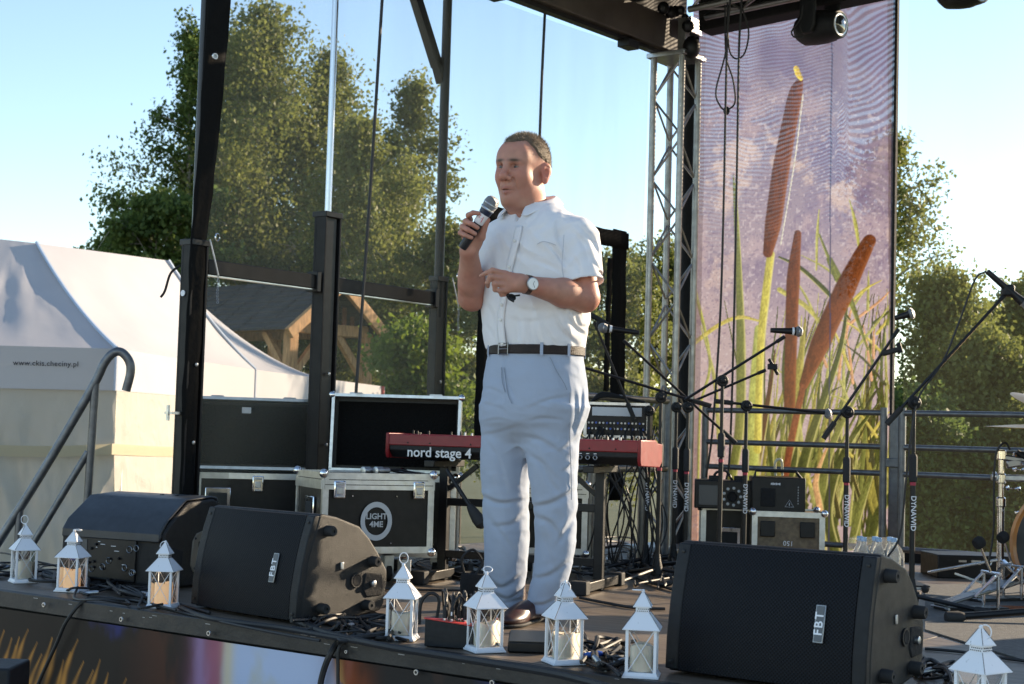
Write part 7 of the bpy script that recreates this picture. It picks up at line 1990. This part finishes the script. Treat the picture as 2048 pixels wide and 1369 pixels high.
# ---- eyes
for s in (-1, 1):
    c_ = hd(s * .0325, .0800, -.0025); gaze = HF * .93 - HL * .25; gaze /= np.linalg.norm(gaze)
    e_ = MB().ball(c_, .0128, 20).build('eye', mat('eye_white_shaded', (.20, .165, .145), .5), man)  # whites darkened in the colour itself so the eyes look shaded
    MB().lathe([(.0064, .0104), (.0062, .0124), (.003, .0131), (.0005, .0132)], 16, c_, gaze).build('iris', mat('iris_grey', (.035, .045, .05), .3), e_)
# ---- hair
hair = Solid()
hair.ell(hd(0, -.017, .036), (.0865, .1075, .0985), 0, HM); hair.ell(hd(0, .066, .042), (.0605, .0365, .0585), .03, HM); hair.ell(hd(0, -.03, .0), (.080, .088, .08), .02, HM)
def hair_region(p):
    r = (p - HC) @ HM; x, y, z = np.abs(r[:, 0]), r[:, 1], r[:, 2]
    line = np.interp(y, [-.13, -.05, -.022, .0, .018, .030, .050, .075, .10], [-.055, -.045, .020, .024, .036, .062, .075, .079, .086])
    line = line - .004 * np.sin(x * 120) - .006 * sstep(.03, .0, x) * (y > .04) + .012 * np.exp(-((x - .045) / .012) ** 2) * (y > .035)
    return line - z
def hair_f(p):
    hr_ = hair_region(p)
    return np.maximum(hair(p) - .0015 * vnoise(p * 300) + .0055 * sstep(-.022, -.002, hr_), hr_ * .7)
hv, hf_ = net_mesh(hair_f, HC - .16, HC + .17, .003)
hcol_m = mat('hair_brown', (.16, .115, .075), .6, var=.45, vscale=60, bump=.8, bscale=500)
ho_ = np_mesh('hair', hv, hf_, hcol_m, man)
nrm = hv - (HC + HM @ V((0, -.017, .03))); nrm /= np.linalg.norm(nrm, axis=1)[:, None]
keep = np.where((hair(hv) > -.006) & (hair_region(hv) < -.001))[0]
pick = rng.choice(keep, 9000); base = hv[pick] + rng.normal(0, .002, (9000, 3)); nn = nrm[pick]
fwd_c = HF * .75 + HU * .2; dirn = nn * .75 + fwd_c * .5 + rng.normal(0, .22, (9000, 3)); dirn /= np.linalg.norm(dirn, axis=1)[:, None]
top = sstep(.05, .11, (base - HC) @ HU); ln = (.0048 + .0065 * top) * rng.uniform(.6, 1.2, 9000)
sd = np.cross(dirn, rng.normal(0, 1, (9000, 3))); sd /= np.linalg.norm(sd, axis=1)[:, None]
hv2 = np.stack([base - nn * .002 - sd * .00055, base - nn * .002 + sd * .00055, base + dirn * ln[:, None]], 1).reshape(-1, 3)
stuff(np_mesh('hair_strands', hv2, np.arange(27000).reshape(-1, 3), mat('hair_strand', (.24, .18, .125), .5), ho_, smooth=False))
# eyebrow hairs
# ---- wristwatch
wd = (WL - mm(1040, 567, YH)); wd /= np.linalg.norm(wd); wc = WL + (mm(1040, 567, YH) - WL) * .10
u_, w_ = frame_of(wd)
strap_m = mat('watch_strap', (.05, .022, .014), .5, bump=.3, bscale=300)
MB().lathe([(.0318, -.009), (.0345, -.009), (.0345, .009), (.0318, .009)], 32, wc, wd).build('watch_strap', strap_m, man)
nv_ = V((0, -1, .05)) + FB * .1; nv_ -= wd * (nv_ @ wd); nv_ /= np.linalg.norm(nv_)
MB().lathe([(.021, 0), (.0225, .003), (.0225, .008), (.0205, .0095)], 28, wc + nv_ * .033, nv_).build('watch_case', K['steel'], man)
MB().lathe([(.0195, .0090), (.0190, .0100), (.001, .0101)], 28, wc + nv_ * .033, nv_).build('watch_dial', mat('dial_white', (.80, .80, .78), .2), man)
for an, L_ in ((.4, .011), (2.6, .015)):
    e = np.cross(nv_, wd) * math.cos(an) + wd * math.sin(an); p = wc + nv_ * .0435
    MB().tube([p, p + e * L_], .0007, 4).build('watch_hand', K['black_metal'], man)

# ---- things he holds
mic = thing('microphone', 'handheld microphone with white tape and red mark in the man\'s raised hand', 'microphone', MO, AZ)
Lm = np.linalg.norm(MBt - MA)
MB().lathe([(.0145, 0), (.0160, .003), (.0165, .03), (.0172, .034), (.0172, Lm * .52), (.018, Lm * .56)], 20, MA, mdir).build('handle', mat('mic_black', (.012, .013, .016), .4), mic)
MB().lathe([(.0178, Lm * .50), (.0192, Lm * .52), (.0205, Lm * .66), (.0205, Lm * .685)], 20, MA, mdir).build('white_tape', mat('tape_white', (.74, .71, .72), .6), mic)
MB().lathe([(.0200, Lm * .68), (.0222, Lm * .70), (.0240, Lm * .785)], 20, MA, mdir).build('navy_collar', mat('navy', (.015, .022, .05), .4), mic)
MB().lathe([(.0242, Lm * .775), (.0258, Lm * .79), (.0242, Lm * .81)], 20, MA, mdir).build('collar_ring', K['alu'], mic)
MB().lathe([(.0235, Lm * .80), (.0265, Lm * .86), (.0270, Lm * .91), (.0240, Lm * .97), (.015, Lm * 1.01), (.002, Lm * 1.022)], 24, MA, mdir).build('grille', mic_grey, mic)
MB().lathe([(.0270, Lm * .876), (.0278, Lm * .886), (.0270, Lm * .896)], 24, MA, mdir).build('grille_ring', K['alu'], mic)
md_y = V((0, -1, 0)) - mdir * (V((0, -1, 0)) @ mdir); md_y /= np.linalg.norm(md_y); md_x = np.cross(mdir, md_y)
red_ink = mat('red_ink', (.60, .03, .08), .6)
def tp(x, z): return MA + mdir * Lm * z + md_y * .0203 * math.cos(x / .02) + md_x * .0203 * math.sin(x / .02)
MB().tube([tp(x, z) for x, z in ((-.006, .655), (-.008, .60), (.007, .615), (.006, .65), (.008, .55))], .0011, 5).build('red_mark', red_ink, mic)
gl_ = thing('folded_glasses', 'folded dark glasses held under the man\'s left hand', 'glasses', MO, AZ)
MB().tube(spline([mm(1012, 588, YH + .005), mm(1018, 598, YH - .004), mm(1028, 604, YH - .006)], 5), .0035, 6).tube(spline([mm(1012, 587, YH + .012), mm(1026, 592, YH + .004), mm(1040, 591, YH + .004)], 5), .0035, 6).build('temple', K['black_plastic'], gl_)
MB().ell if False else None
MB().lathe([(.012, -.0015), (.015, 0), (.012, .0015)], 16, mm(1024, 595, YH + .004), (.3, -.8, .5)).build('lens', mat('dark_lens', (.015, .018, .022), .1), gl_)
